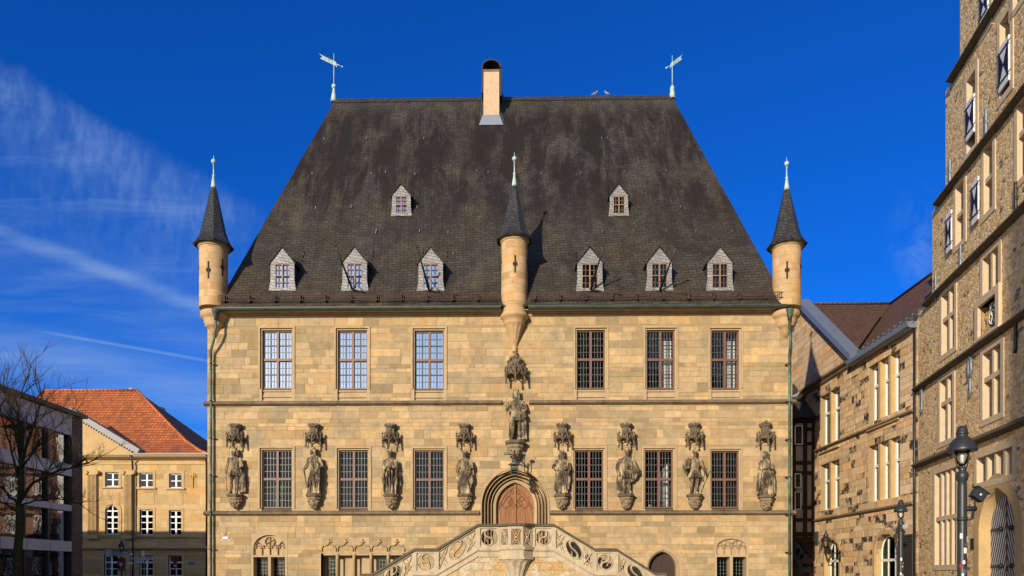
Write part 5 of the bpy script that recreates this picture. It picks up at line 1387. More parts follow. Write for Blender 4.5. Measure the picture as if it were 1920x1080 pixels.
m=MB(); m.prism([(x1-.9,zb-.25),(x1,zb-.25),(x1,zb-1.3)],TY-.1,TY+.1); m.build('bracket',M['timber'],HT)
# ------------------------------------------------------------------ rubble stone house with stepped gable, far right
B=Wall((XA,0),(-.1804,-.9836))
GH=thing('stepped_gable_house','tall rubble stone house with stepped gable, mullioned windows and iron anchors','house',B.xf((7,6,0)))
zE1=B.at(1718,873)[1]; zD=B.at(1718,731)[1]; zC_=B.at(1749,560)[1]; zB=B.at(1745,402)[1]; zA=B.at(1766,184)[1]
sC=B.at(1748,540)[0]; sB=B.at(1773,300)[0]; sA=B.at(1800,120)[0]; SC=7.2; ZTOP=zA+3.9
def brange(za,zb):
    z=(za+zb)/2; s=0.02 if z<zC_ else sC if z<zB else sB if z<zA else sA if z<ZTOP else sA+1.4
    return s,2*SC-s
bw=[] # (l,tl,r,br, ncol, transom fractions)
bl=[((1766.7,556,1790.5,649),2,(.58,)),((1844,487,1873,535.5),2,()),((1763.5,716,1787,819),2,(.62,)),((1844,664.5,1877.5,772.5),2,(.6,)),((1754,889,1803,1058),5,(.5,)),((1833,860,1900,888),4,()),
    ((1814,154,1830,268),1,()),((1876,45,1895,160),1,()),((1793,354,1808,446),1,(.5,)),((1846,281,1862,386),1,(.5,)),((1909,200,1926,322),1,(.6,)),((1841,-40,1856,42),1,()),((1899,-120,1915,-2),1,())]
bo=[];BR=[]
for q,n,tr in bl:
    r=arect(B,*q); BR.append((r,n,tr)); bo.append((r[0]-.02,r[1]+.02,r[2]-.02,r[3]+.02))
cr=arect(B,1839,576,1872,611); bo.append(cr)
dc=B.at(1868,950)[0]; dw=dc-B.at(1836,990)[0]; dz=B.at(1840,1000)[1]; dh=B.at(1868,914)[1]-dz
bo.append((dc-dw,dc+dw,.1,dz+dh,arch_half(dw,dz,dh)))
m=MB(B.xf)
def plainwall(m,z0,z1,opens,thick,cuts,step=.33):
    zs=sorted(set([z0,z1]+[z for o in opens for z in (o[2],o[3]) if z0<z<z1]))
    for a,b in zip(zs[:-1],zs[1:]):
        n=max(1,int((b-a)/step))
        for k in range(n):
            za=a+(b-a)*k/n; zb=a+(b-a)*(k+1)/n; L,Rt=cuts(za,zb); blk=[]
            for o in opens:
                if o[2]<zb-1e-5 and o[3]>za+1e-5:
                    if len(o)>4:
                        h0,h1=o[4](za),o[4](zb); c=(o[0]+o[1])/2
                        if h0>.01: blk.append((c-h0,c+h0,c-h1,c+h1))
                    else: blk.append((o[0],o[1],o[0],o[1]))
            blk.sort(); cur=(L,L)
            for p,q,pb,qb in blk+[(Rt,Rt,Rt,Rt)]:
                if p>cur[0]+.002: m.prism([(cur[0],za),(min(p,Rt),za),(min(pb,Rt),zb),(cur[1],zb)],0,thick)
                cur=(max(cur[0],q),max(cur[1],qb))
for a,b in ((0,zC_),(zC_,zB),(zB,zA),(zA,ZTOP),(ZTOP,ZTOP+3.5)): plainwall(m,a,b,[o for o in bo if o[3]>a and o[2]<b],.5,brange)
m.build('wall',M['rubble'],GH)
m=MB(B.xf); m.box(.02,14.3,.8,.9,0,zC_); m.box(sC,2*SC-sC,.8,.9,zC_,zB); m.box(sB,2*SC-sB,.8,.9,zB,zA); m.box(sA,2*SC-sA,.8,.9,zA,ZTOP)
m.build('added_dark_backing',M['interior'],GH)  # added dark layer, painted shade behind this wall's openings
m=MB(B.xf); m.box(.02,.5,.5,12,0,zC_); m.box(13.9,14.38,.5,12,0,zC_); m.box(.02,14.38,12,12.4,0,zC_); m.build('wall',M['rubble'],GH)
m=MB(B.xf); m.face([(-.2,.45,zC_-.3),(SC,.45,ZTOP-.6),(SC,12.6,ZTOP-.6),(-.2,12.6,zC_-.3)],0,None,[(0,0),(0,11),(12,11),(12,0)]); m.face([(14.6,.45,zC_-.3),(SC,.45,ZTOP-.6),(SC,12.6,ZTOP-.6),(14.6,12.6,zC_-.3)],0,None,[(0,0),(0,11),(12,11),(12,0)]); m.build('roof',M['browntile'],GH)
m=MB(B.xf)
for z,s in ((zE1,-.12),(zD,-.12),(zC_,sC-.5),(zB,sB-.62),(zA,sA-.62),(ZTOP,sA+.8)):
    m.sweepx([(.1,z+.16),(-.06,z+.14),(-.24,z+.0),(-.24,z-.05),(-.10,z-.12),(.1,z-.14)],s,2*SC-s)
m.build('string_course',M['capstone'],GH)
M['frame_stone']=stone_mat('grey_tan_window_stone',(.60,.46,.30),.15,4,.3,False)
M['redframe']=plain('faded_red_window_frame',(.19,.085,.075),.6,.3)
for (r,n,tr) in BR:
    s0,s1,z0,z1=r; f=MB(B.xf); ww=.2
    ring(f,s0,s1,z0,z1,ww,-.03,.45,0,True)
    w=(s1-s0)/n
    for k in range(1,n): f.box(s0+k*w-.07,s0+k*w+.07,.02,.4,z0,z1)
    zs=[z0]+[z0+(z1-z0)*t for t in tr]+[z1]
    for z in zs[1:-1]: f.box(s0,s1,.015,.41,z-.08,z+.08)
    W_=f.build('window',M['frame_stone'],GH); fr=MB(B.xf); g=MB(B.xf)
    for k in range(n):
        a=s0+k*w+(.07 if k else 0); b=s0+(k+1)*w-(.07 if k<n-1 else 0)
        for i in range(len(zs)-1):
            za=zs[i]+(.08 if i else 0); zb=zs[i+1]-(.08 if i<len(zs)-2 else 0)
            fr.box(a,a+.07,.24,.36,za,zb); fr.box(b-.07,b,.24,.36,za,zb); fr.box(a+.07,b-.07,.25,.35,za,za+.07); fr.box(a+.07,b-.07,.25,.35,zb-.07,zb)
            g.face([(a+.05,.31,za+.05),(b-.05,.31,za+.05),(b-.05,.31,zb-.05),(a+.05,.31,zb-.05)])
    fr.build('frame',M['redframe'],W_); g.build('pane',M['leadglass'] if n==4 else M['glass'],W_)
# shutters, white with black side wedges
def shutter(s0,s1,z0,z1,d=-.06):
    m=MB(B.xf); m.box(s0,s1,d-.02,d+.03,z0,z1,0); c=(s0+s1)/2; zm=(z0+z1)/2
    m.prism([(s0+.01,z0+.12),(c,zm),(s0+.01,z1-.12)],d-.032,d-.021,1); m.prism([(s1-.01,z0+.12),(c,zm),(s1-.01,z1-.12)],d-.032,d-.021,1)
    for z in (z0+(z1-z0)*.16,z0+(z1-z0)*.84): m.box(s0-.1,s1+.18,d-.045,d-.033,z-.02,z+.02,2)
    return m.build('shutter',[M['shut_white'],M['shut_black'],M['iron']],GH)
def shut_px(l,tl,r,br,d=-.06): q=arect(B,l,tl,r,br); return shutter(q[0],q[1],q[2],q[3],d)
shut_px(1815.5,196,1830,246); shut_px(1877.5,92,1896,149); shut_px(1779.5,404,1789,466,-.09); shut_px(1828,344,1840,410,-.09); shut_px(1842,-10,1856,24)
# coat of arms in its niche
s0,s1,z0,z1=cr; m=MB(B.xf); ring(m,s0,s1,z0,z1,.24,-.10,.4,0); m.box(s0-.24,s1+.24,-.12,.4,z0-.1,z0)
N_=m.build('coat_of_arms_niche',M['frame_stone'],GH)
m=MB(B.xf); c=(s0+s1)/2; zc_=(z0+z1)/2+.0; w=s1-s0; h=z1-z0
m.box(s0,s1,.22,.3,z0,z1,0)
m.lathe([(.05,0),(.05,.01)],0,0,3,0) if False else None
el=[(c+.08*w+.36*w*math.cos(t*math.pi/12),zc_-.05*h+.40*h*math.sin(t*math.pi/12)) for t in range(24)]; m.prism(el,.08,.22,1)
el=[(c+.08*w+.24*w*math.cos(t*math.pi/12),zc_-.05*h+.29*h*math.sin(t*math.pi/12)) for t in range(24)]; m.prism(el,.05,.08,3)
for k in range(6): a=k*math.pi/3; m.strip([(c+.08*w,zc_-.05*h),(c+.08*w+.18*w*math.cos(a),zc_-.05*h+.22*h*math.sin(a))],.035,.03,.05,1)
m.strip([(c+.08*w+.18*w*math.cos(t*math.pi/8),zc_-.05*h+.22*h*math.sin(t*math.pi/8)) for t in range(16)],.035,.03,.05,1,closed=True)
ga=random.Random(4)
for k in range(46):
    sg=ga.choice((-1,1)); a=c+sg*w*ga.uniform(.26,.46); z=z0+h*ga.uniform(.06,.75); m.ball(m.xf((0,0,0)) and (a,.17,z),ga.uniform(.06,.11),6,4,2 if sg<0 else ga.choice((1,1,2)))
for k in range(16): m.ball((c+ga.uniform(-.2,.25)*w,.15,z0+h*ga.uniform(.76,.93)),ga.uniform(.06,.1),6,4,ga.choice((1,3,4)))
for k in range(10): m.ball((c+ga.uniform(-.3,.3)*w,.15,z0+h*ga.uniform(.03,.12)),.07,6,4,ga.choice((0,4)))
m.build('coat_of_arms',[M['redpaint'],M['cream'],M['gold'],M['shut_black'],M['redpaint']],N_)
# iron wall anchors
for (px,py,kind) in ((1822.5,703,1),(1731,750,0),(1907.5,630,0),(1852,230,0),(1784,322,0),(1804,484,0),(1757,538,0),(1908,372,0)):
    s,z=B.at(px,py); m=MB(B.xf)
    if kind: m.tube([(s-.05,-.06,z-.75),(s,-.06,z-.5),(s,-.06,z+.55)],.04,6); m.tube([(s,-.07,z-.1),(s-.12,-.07,z+.15),(s-.1,-.07,z+.5),(s,-.07,z+.65),(s+.1,-.07,z+.5),(s+.12,-.07,z+.15),(s,-.07,z-.1)],.045,6)
    else: m.tube([(s-.03,-.06,z-.5),(s,-.05,z-.35),(s,-.05,z+.35),(s+.04,-.07,z+.48)],.05,6); m.box(s-.06,s+.06,-.07,.0,z-.05,z+.05)
    m.build('wall_anchor',M['zinc'] if kind or px<1860 else M['iron'],GH)
# chevron door
m=MB(B.xf); arch_sweep(m,dc,dz,.1,[(dw+.42,dh+.45,.02),(dw+.42,dh+.45,-.02),(dw,dh,-.02),(dw-.03,dh-.03,.06),(dw-.12,dh-.12,.3),(dw-.12,dh-.12,.4)],14); D_=m.build('doorway',M['redbstone'],GH)
def t_chev():
    t=NT('black_and_white_chevron_boards'); sp=t.n('ShaderNodeSeparateXYZ'); t.l(t.uv(),sp.inputs[0])
    d=t.math('ABSOLUTE',t.math('SUBTRACT',sp.outputs[0],dc))
    v=t.math('FRACT',t.math('MULTIPLY',t.math('ADD',sp.outputs[1],t.math('MULTIPLY',d,2.3)),2.9))
    col=t.mix(t.math('GREATER_THAN',v,.5),(.48,.48,.50),(.016,.015,.02)); col=t.mix(t.math('LESS_THAN',d,.05),col,(.03,.03,.035))
    return t.bsdf(col,.55,t.bump(v,.4,.01))
m=MB(B.xf); m.prism(arch_pts(dc,dw-.10,dz,dh-.10,.1),.30,.35); DL=m.build('door',t_chev(),D_)
m=MB(B.xf)
for z in (dz-1.1,dz+.1):
    for sg in (-1,1): m.box(min(dc+sg*(dw-.2),dc+sg*.2),max(dc+sg*(dw-.2),dc+sg*.2),.265,.30,z-.04,z+.04); m.ball((dc+sg*.35,.28,z),.09,8,6)
m.build('door_hinge',M['iron'],D_)
s0,z1=B.at(1822,1010); s1,z0=B.at(1828,1030); m=MB(B.xf); m.box(s0,s1,-.04,-.0,z0,z1,0)
for k in range(4): zz=z0+(z1-z0)*(k+.5)/4; m.box(s0+.04,s1-.04,-.05,-.04,zz-.03,zz+.03,1)
m.build('house_plaque',[M['slatboard'],M['darkmetal']],GH)

# ------------------------------------------------------------------ street lamps
def street_lamp(px,pyt,pyd,wpx,Y,label,flood,pole_r):
    x,zt=onY(px,pyt,Y); sc=wpx/F*(Y-CY)/.80; zd=onY(px,pyd,Y)[1]
    L=thing('street_lamp',label,'street lamp',(x,Y,0),'grey dome street lamps')
    def zz(t): return zd+t*sc
    m=MB(); m.lathe([(.385*sc,zz(-.03)),(.40*sc,zz(0)),(.385*sc,zz(.07)),(.30*sc,zz(.25)),(.20*sc,zz(.36)),(.155*sc,zz(.40)),(.15*sc,zz(.47)),(.165*sc,zz(.48)),(.165*sc,zz(.52)),(.145*sc,zz(.55)),(.14*sc,zz(.62)),(.10*sc,zz(.70)),(.01,zz(.73))],x,Y,28)
    m.lathe([(.01,zz(-.02)),(.38*sc,zz(-.025))],x,Y,28); m.build('lamp_hood',M['lampiron'],L)
    g=MB(); g.lathe([(.06*sc,zz(-.45)),(.13*sc,zz(-.36)),(.185*sc,zz(-.2)),(.19*sc,zz(-.03))],x,Y,20); g.build('lamp_glass',M['lampglass'],L)
    b=MB(); b.lathe([(.03*sc,zz(-.38)),(.05*sc,zz(-.3)),(.055*sc,zz(-.12)),(.03*sc,zz(-.06))],x,Y,10); b.build('bulb',M['white'],L)
    m=MB()
    for k in range(3):
        a=k*2*math.pi/3+.5; m.tube([(x+.10*sc*math.sin(a),Y-.10*sc*math.cos(a),zz(-.55)),(x+.16*sc*math.sin(a),Y-.16*sc*math.cos(a),zz(-.40)),(x+.2*sc*math.sin(a),Y-.2*sc*math.cos(a),zz(-.2)),(x+.2*sc*math.sin(a),Y-.2*sc*math.cos(a),zz(0))],.018*sc,6)
    m.build('cage_bar',M['lampiron'],L)
    p=pole_r; zp=zz(-.58)
    m=MB(); m.lathe([(p*1.9,0),(p*1.9,.5),(p*1.35,.7),(p*1.35,1.2),(p*1.15,1.35),(p*1.08,zp-.35),(p*1.0,zp-.25),(p*1.35,zp-.2),(p*1.5,zp-.12),(p*1.35,zp-.05),(p*.8,zp),(p*.9,zp+.03),(p*.7,zp+.08)],x,Y,18); P=m.build('pole',M['lampiron'],L)
    g=random.Random(int(px)); m=MB(); z=1.2
    while z<zp-1.1:
        if z<zp-1.5:
            a=g.uniform(-.9,.9); h=g.uniform(.06,.13); w=g.uniform(.35,.8); e=p*1.17+.004; c=g.choice((0,0,0,1,2))
            pts=[m.av((x+e*math.sin(a+w*(i/3-.5)),Y-e*math.cos(a+w*(i/3-.5)),zq)) for zq in (z,z+h) for i in range(4)]
            for i in range(3): m.fi([pts[i],pts[i+1],pts[5+i],pts[4+i]],c)
        z+=g.uniform(.06,.16)
    m.build('sticker',[M['white'],M['redpaint'],M['lead']],P)
    m=MB()
    if flood:
        zb=onY(px,930,Y)[1]; m.lathe([(p*1.25,zb-.55),(p*1.25,zb-.47)],x,Y,16)
        m.tube([(x,Y,zb-.28),(x+.3,Y,zb-.28)],.055,8); m.tube([(x+.05,Y,zb-.08),(x+.26,Y-.02,zb-.08),(x+.28,Y,zb-.25)],.018,6); m.tube([(x+.1,Y,zb-.52),(x+.22,Y,zb-.5),(x+.25,Y,zb-.28)],.03,6)
        ca=math.cos(-.6);sa=math.sin(-.6); q=lambda a,b,c:(x+.33+a*ca-c*sa,Y-.03+b,zb+.02+a*sa+c*ca)
        mm=MB(lambda p:q(*p)); mm.box(-.13,.13,-.09,.09,-.11,.11,0); mm.box(-.155,.16,-.11,.11,.11,.135,0); mm.box(-.02,.02,-.095,-.09,-.02,.02,1)
        mm.build('floodlight',[M['lampiron'],M['white']],L)
    else:
        zb=onY(px,990,Y)[1]; m.lathe([(p*1.4,zb-.12),(p*1.4,zb-.02)],x,Y,12); m.tube([(x,Y,zb-.06),(x+.1,Y-.03,zb)],.02,6); m.tube([(x-.3,Y,zb-.1),(x+.02,Y,zb-.1)],.016,5)
        mm=MB(lambda p:(x+.1+p[0]*.9-p[2]*.3,Y-.06+p[1],zb+.06+p[0]*.3+p[2]*.9)); mm.box(-.1,.12,-.08,.08,-.08,.08,0); mm.build('floodlight',M['signback'],L)
    m.build('floodlight_bracket',M['lampiron'],L)
    return L
street_lamp(1804,805,845,51,-14.0,'large street lamp with floodlight and stickered pole before the stepped gable house',True,.085)
street_lamp(1689,940,959,24,-1.2,'smaller street lamp with pale camera box before the dark notice board',False,.075)

# ------------------------------------------------------------------ honey coloured classical building on the left
YR=33.0
def rx(p): return onY(p,900,YR)[0]
def rz(y,p=260): return onY(p,y,YR)[1]
CB=thing('classical_building','honey sandstone classical building with pilasters and orange pantile roof','building',(rx(250),YR,0))
RL,RR=rx(40),rx(386); zEV=rz(857)
WU=[(197.6,885.5,222.6,912.5),(261.5,886.5,287,914),(317.4,888,340.7,915)]
WM=[(197.6,958,221.7,1002),(262,955.5,287,1003.5),(317,956.5,340.2,1004)]
WG=[(195,1041,221,1085),(261.5,1041,287,1085),(316,1041,341,1085)]
co=[];CW=[]
for k,L_ in enumerate((WU,WM,WG)):
    for i,b in enumerate(L_):
        r=rect(b,YR)
        if k==2: r=(r[0],r[1],.8,r[3])
        CW.append((k,i,r))
        if k==1 and i==0: hw=(r[1]-r[0])/2; co.append((r[0],r[1],r[2],r[3]+hw,arch_half(hw,r[3],hw*1.0)))
        else: co.append(r)
m=MB(lambda p:(p[0],p[1]+YR,p[2])); rc=random.Random(3)
zs1=rz(1028)
masonry(m,RL,RR,zs1,zEV,co,(.45,.7),(.8,1.9),.4,ORANGE,.012,(.002,.006),rs=rc); masonry(m,RL,RR,0,zs1,co,(.36,.42),(2.5,5),.4,ORANGE,.05,(.01,.014),rs=rc)
m.build('wall',[M['redbstone'],M['mortar']],CB)
m=MB(); m.box(RL,RL+.4,YR+.4,YR+14,0,zEV); m.box(RR-.4,RR,YR+.4,YR+14,0,zEV); m.box(RL,RR,YR+14,YR+14.4,0,zEV); m.build('wall',M['redbstone'],CB)
m=MB(); m.box(RL+.4,RR-.4,YR+1.2,YR+1.3,0,zEV); m.build('added_dark_backing',M['interior'],CB)  # added dark screen standing for the unlit inside
xf=lambda p:(p[0],p[1]+YR,p[2])
for (k,i,r) in CW:
    s=MB(xf); x0,x1,z0,z1=r
    if not (k==1 and i==0): ring(s,x0,x1,z0,z1,.22,-.05,.3,0)
    else:
        hw=(x1-x0)/2; arch_sweep(s,(x0+x1)/2,z1,z0,[(hw+.3,hw+.3,.01),(hw+.3,hw+.3,-.07),(hw,hw,-.07),(hw,hw,.3)],10)
    s.box(x0-.3,x1+.3,-.16,.3,z0-.14,z0)
    if k==0: s.box(x0-.1,x1+.1,-.04,.02,z0-1.5,z0-.5); s.box(x0+.05,x1-.05,-.05,.02,z0-1.35,z0-.65)
    zz=z1+(x1-x0)/2 if (k==1 and i==0) else z1
    f=MB(xf); ya,yb=.14,.24; xm=(x0+x1)/2; fw=.09
    fr=[(x0,x0+fw,z0,z1),(x1-fw,x1,z0,z1),(x0+fw,x1-fw,z0,z0+fw),(xm-.07,xm+.07,z0+fw,z1)]
    if not (k==1 and i==0): fr.append((x0+fw,x1-fw,z1-fw,z1))
    hs=[.5] if k==0 else [.25,.5,.74]
    for t in hs: 
        tt=.07 if (t==.74) else .035; zq=z0+(z1-z0)*t; fr+= [(x0+fw,xm-.07,zq-tt,zq+tt),(xm+.07,x1-fw,zq-tt,zq+tt)]
    for a,b,c,d in fr: f.box(a,b,ya,yb,c,d)
    if k==1 and i==0:
        hw=(x1-x0)/2; f.strip([(xm-(hw-.06)*math.cos(math.pi*t/10),z1+(hw-.06)*math.sin(math.pi*t/10)) for t in range(11)],.13,ya,yb); f.box(xm-.05,xm+.05,ya,yb,z1,z1+hw-.1); f.box(x0+fw,x1-fw,ya-.01,yb,z1-.05,z1+.06)
    W_=f.build('window',M['white'],CB); s.build('surround',M['redbstone'],W_)
    g=MB(xf); g.face([(x0,.2,z0),(x1,.2,z0),(x1,.2,zz),(x0,.2,zz)]); g.build('pane',M['glass'],W_)
m=MB(xf)
for (a,b) in ((166,183.5),(234.6,251.5)):
    x0,x1=rx(a),rx(b); z0,z1=rz(1003),rz(891); m.box(x0,x1,-.16,.05,z0,z1)
    n=7
    for k in range(n): c=x0+(x1-x0)*(k+.5)/n; w=(x1-x0)/n*.5; m.box(c-w/2,c+w/2,-.24,-.16,z0,z1)
    m.box(x0-.1,x1+.1,-.3,.05,z0-.35,z0)
    m.box(x0-.12,x1+.12,-.3,.05,z1,z1+.16); m.box(x0-.05,x1+.05,-.26,.05,z1+.16,z1+.42)
    for sx in (x0-.05,x1+.05): m.tube([(sx,-.05,z1+.22),(sx,-.42,z1+.22)],.2,10)
x0,x1=rx(356),rx(368)
m.build('pilaster',M['redbstone'],CB)
m=MB(xf); cxx=(x0+x1)/2; zt=rz(886); zb_=rz(917)
for k in range(9): m.ball((cxx,-.05,zt-.2-(zt-zb_-.2)*k/9),.10-.004*k,6,4)
for k in range(12): m.ball((cxx+rc.uniform(-.24,.24),-.05,zt-rc.uniform(0,.35)),.08,6,4)
m.build('festoon',M['gold'],CB)
m=MB(xf)
m.sweepx([(.1,zEV+.12),(-.75,zEV+.12),(-.75,zEV-.0),(-.6,zEV-.12),(-.3,zEV-.2),(-.1,zEV-.3),(.1,zEV-.3)],rx(258),RR+.3)
zq=rz(1027); m.sweepx([(.1,zq+.15),(-.28,zq+.12),(-.28,zq-.05),(-.1,zq-.2),(.1,zq-.2)],RL,RR+.25)
zk=rz(1003); m.sweepx([(.05,zk+.0),(-.1,zk),(-.1,zk-.25),(.05,zk-.25)],RL,RR+.05)
za_=rz(868); m.sweepx([(.05,za_),(-.08,za_),(-.08,za_-.15),(.05,za_-.15)],RL,RR+.03)
m.build('cornice',M['redbstone'],CB)
# pediment
m=MB(xf); pr=(rx(259),rz(851)); ap_=(rx(134),rz(851)+(rx(259)-rx(134))*.60); pl=(2*ap_[0]-pr[0],pr[1])
m.prism([pl,pr,ap_],-.25,.3,0)
d=Vector((ap_[0]-pr[0],0,ap_[1]-pr[1])).normalized(); nn=(d.z,-d.x)
for sg,p in ((1,pr),(-1,pl)):
    q=lambda a,b:(p[0]+sg*(d.x*a+d.z*b)*1.0,p[1]+d.z*a-d.x*b)
    Lr=(ap_[0]-pr[0])/d.x
    m.prism([q(-.3,0.06),q(Lr,.06),q(Lr,.52),q(-.3,.52)],-.75,.3,1)
    k=.3
    while k<Lr: m.prism([q(k,-.14),q(k+.12,-.14),q(k+.12,.06),q(k,.06)],-.6,-.25,1); k+=.26
m.sweepx([(.1,pr[1]),(-.7,pr[1]),(-.7,pr[1]-.2),(-.5,pr[1]-.35),(-.2,pr[1]-.5),(.1,pr[1]-.5)],pl[0],pr[0]+.1,0)
x=pl[0]
while x<pr[0]: m.box(x,x+.1,-.6,-.2,pr[1]-.36,pr[1]-.22); x+=.24
m.build('pediment',[M['redbstone'],M['infill']],CB)
# hipped pantile roof with swept eaves
RYd=7.0
def yz(px,py,Y): return pt(px,py,Y)
r0=yz(82,728.5,YR+RYd); r1=yz(257,737.5,YR+RYd); zr=(r0[2]+r1[2])/2
e0=(rx(-30)-.5,zEV+.1); e1=(RR+.5,zEV+.1); YE2=YR-.7
frac=[(0,0),(.10,.055),(.28,.20),(.5,.44),(.75,.72),(1,1)]   # (inset, rise)
m=MB()
def lv(t,h): 
    z=zEV+.1+(zr-zEV-.1)*h; xr=e1[0]+(r1[0]-e1[0])*t; xl=e0[0]+(r0[0]-e0[0])*t; yf=YE2+(YR+RYd-YE2)*t; ybk=YR+2*RYd+.7-(RYd+.7)*t
    return xl,xr,yf,ybk,z
prev=None;dist=0
for t,h in frac:
    c=lv(t,h)
    if prev:
        p=prev; dl=math.hypot(c[2]-p[2],c[4]-p[4])
        m.face([(p[0],p[2],p[4]),(p[1],p[2],p[4]),(c[1],c[2],c[4]),(c[0],c[2],c[4])],0,None,[(p[0],dist),(p[1],dist),(c[1],dist+dl),(c[0],dist+dl)])
        m.face([(p[1],p[2],p[4]),(p[1],p[3],p[4]),(c[1],c[3],c[4]),(c[1],c[2],c[4])],0,None,[(p[2],dist),(p[3],dist),(c[3],dist+dl),(c[2],dist+dl)])
        m.face([(p[1],p[3],p[4]),(p[0],p[3],p[4]),(c[0],c[3],c[4]),(c[1],c[3],c[4])],0,None,[(p[1],dist),(p[0],dist),(c[0],dist+dl),(c[1],dist+dl)])
        m.face([(p[0],p[3],p[4]),(p[0],p[2],p[4]),(c[0],c[2],c[4]),(c[0],c[3],c[4])],0,None,[(p[3],dist),(p[2],dist),(c[2],dist+dl),(c[3],dist+dl)])
        dist+=dl
    prev=c
RF=m.build('roof',M['pantile'],CB)
m=MB(); m.tube([(r0[0],YR+RYd,zr+.03),(r1[0],YR+RYd,zr+.03)],.14,8)
m.tube([(lv(t,h)[1],lv(t,h)[2],lv(t,h)[4]+.05) for t,h in frac],.13,8); m.tube([(lv(t,h)[0],lv(t,h)[2],lv(t,h)[4]+.05) for t,h in frac],.13,8); m.build('ridge_capping',M['pantile'],RF)
m=MB(); x,z=onY(247,733,YR+RYd+1)[0:2]; m.lathe([(.2,z-1),(.2,z+.1),(.26,z+.12),(.26,z+.22),(.05,z+.3)],x,YR+RYd+1,12); x,z=onY(294,763,YR+RYd+2); m.box(x-.5,x+.5,YR+RYd+2,YR+RYd+2.8,z-2,z); m.build('chimney',M['signback'],RF)
m=MB(); m.box(rx(258),RR+.6,YR-.85,YR-.68,zEV+.08,zEV+.22); x=rx(252.5); m.tube([(x,YR-.7,zEV+.1),(x,YR-.35,zEV-.5),(x,YR-.3,zs1),(x,YR-.3,.2)],.08,8); x=RR+.1; m.tube([(x,YR-.6,zEV+.1),(x,YR-.1,zEV-.6),(x,YR-.1,.2)],.08,8); m.build('gutter',M['darkmetal'],CB)
x,z=onY(359,1056,YR-.02); m=MB(); m.box(x-.3,x+.3,YR-.06,YR-.03,z-.09,z+.09); m.build('street_name_plate',M['signblue'],CB)

# grey rendered house glimpsed in the gap
GY=36.0; x0=onY(371,900,GY)[0]; z1=onY(380,868,GY)[1]
GR=thing('grey_rendered_house','narrow plain pale grey house between the classical building and the town hall','house',(x0+3,GY,0))
m=MB(); m.box(x0,x0+6.4,GY,GY+.4,0,z1); m.box(x0,x0+6.4,GY+8,GY+8.4,0,z1); m.box(x0,x0+.4,GY+.4,GY+8,0,z1); m.box(x0+6,x0+6.4,GY+.4,GY+8,0,z1); m.build('wall',M['render_grey'],GR)
m=MB(); m.prism([(x0-.4,z1-.1),(x0+6.8,z1-.1),(x0+3.2,z1+2.4)],GY-.4,GY+8.8); m.build('roof',M['slate'],GR)
xd,zd=onY(384,1041,GY); m=MB(); m.box(xd-.35,xd+.6,GY-.06,GY-.01,0,zd); m.build('door',M['door'],GR)

# ------------------------------------------------------------------ modern glass-fronted building, far left
GYe=13.5; XG=onY(153,900,GYe)[0]
G=Wall((XG,GYe),(0,1))
GB=thing('glass_building','modern building with grey bands and reflecting glass behind the bare tree','building',(XG-6,0,0))
S0=-38.0; sp_=G.at(134,900)[0]
zt=G.at(150,784)[1]
zb1=(G.at(131,816)[1],G.at(131,779)[1]); zb2=(G.at(131,893)[1],G.at(131,871)[1]); zb3=(G.at(131,958.5)[1],G.at(131,947)[1]); zb4=(G.at(131,1034)[1],G.at(131,1015)[1])
m=MB(G.xf)
for a,b in (zb1,zb2,zb3,zb4): m.box(S0,sp_,-.04,.3,a,b,0)
for k in range(30):
    s=sp_-.02-k*1.95
    if s<S0: break
    for a,b in (zb2,zb3,zb4): m.box(s-.01,s+.01,-.05,-.04,a,b,1)
m.build('panel_band',[M['clad'],M['darkmetal']],GB)
m=MB(G.xf); m.box(sp_,0,-.06,40,0,zt); m.build('brick_corner',M['brownbrick'],GB)
m=MB(G.xf); m.box(S0,.15,-.3,40.2,zt,zt+.22); m.build('roof',M['darkmetal'],GB)
m=MB(G.xf); m.box(S0,sp_,3.5,3.6,0,zb1[0]); m.box(S0,S0+.3,.3,40,0,zt); m.box(S0+.3,sp_,39.7,40,0,zt)
for a,b in (zb2,zb3,zb4): m.box(S0,sp_,.31,3.5,a,b)
m.build('added_dark_backing',M['interior'],GB)  # dark inside added behind the glass; its shade is in the colour
lev=[(0,zb4[0]),(zb4[1],zb3[0]),(zb3[1],zb2[0]),(zb2[1],zb1[0])]
s=sp_
while s>S0:
    m=MB(G.xf); m.box(s-.16,s,.02,.28,0,zb1[0]); m.build('mullion',M['darkmetal'],GB); s-=1.95
m=MB(G.xf)
for a,b in lev: m.face([(S0,.2,a),(sp_,.2,a),(sp_,.2,b),(S0,.2,b)])
m.build('pane',M['facadeglass'],GB)

# half-timbered brick house round the corner, seen only in the glass
HY=25.0
HB_=thing('timbered_brick_house','red brick timbered house with white windows, mirrored in the glass front','house',(-16,HY,0))
m=MB(); m.box(-18.2,-6,HY,HY+.3,0,13,0); m.box(-18.2,-17.9,HY+.3,HY+8,0,13,0); m.box(-6.3,-6,HY+.3,HY+8,0,13,0); m.build('wall',M['brickred'],HB_)
m=MB()
for k in range(10): x=-18.1+k*1.25; m.box(x,x+.2,HY-.06,HY-.01,0,13)
for z in (.2,1.2,2.9,3.4,4.4,6.0,6.5,7.4,9.1,9.6,12.8): m.box(-18.2,-6,HY-.08,HY-.062+.04,z,z+.24)
m.build('timber_frame',M['timber'],HB_)
for zz in (1.5,4.7,7.7):
    for k in range(5): 
        x=-17.7+k*2.3; window(HB_,x,x+1.0,zz,zz+1.35,cols=2,rows=2,yg=HY-.08,fw=.08,wood='white',barw=.04,leadm='white',transom=False)
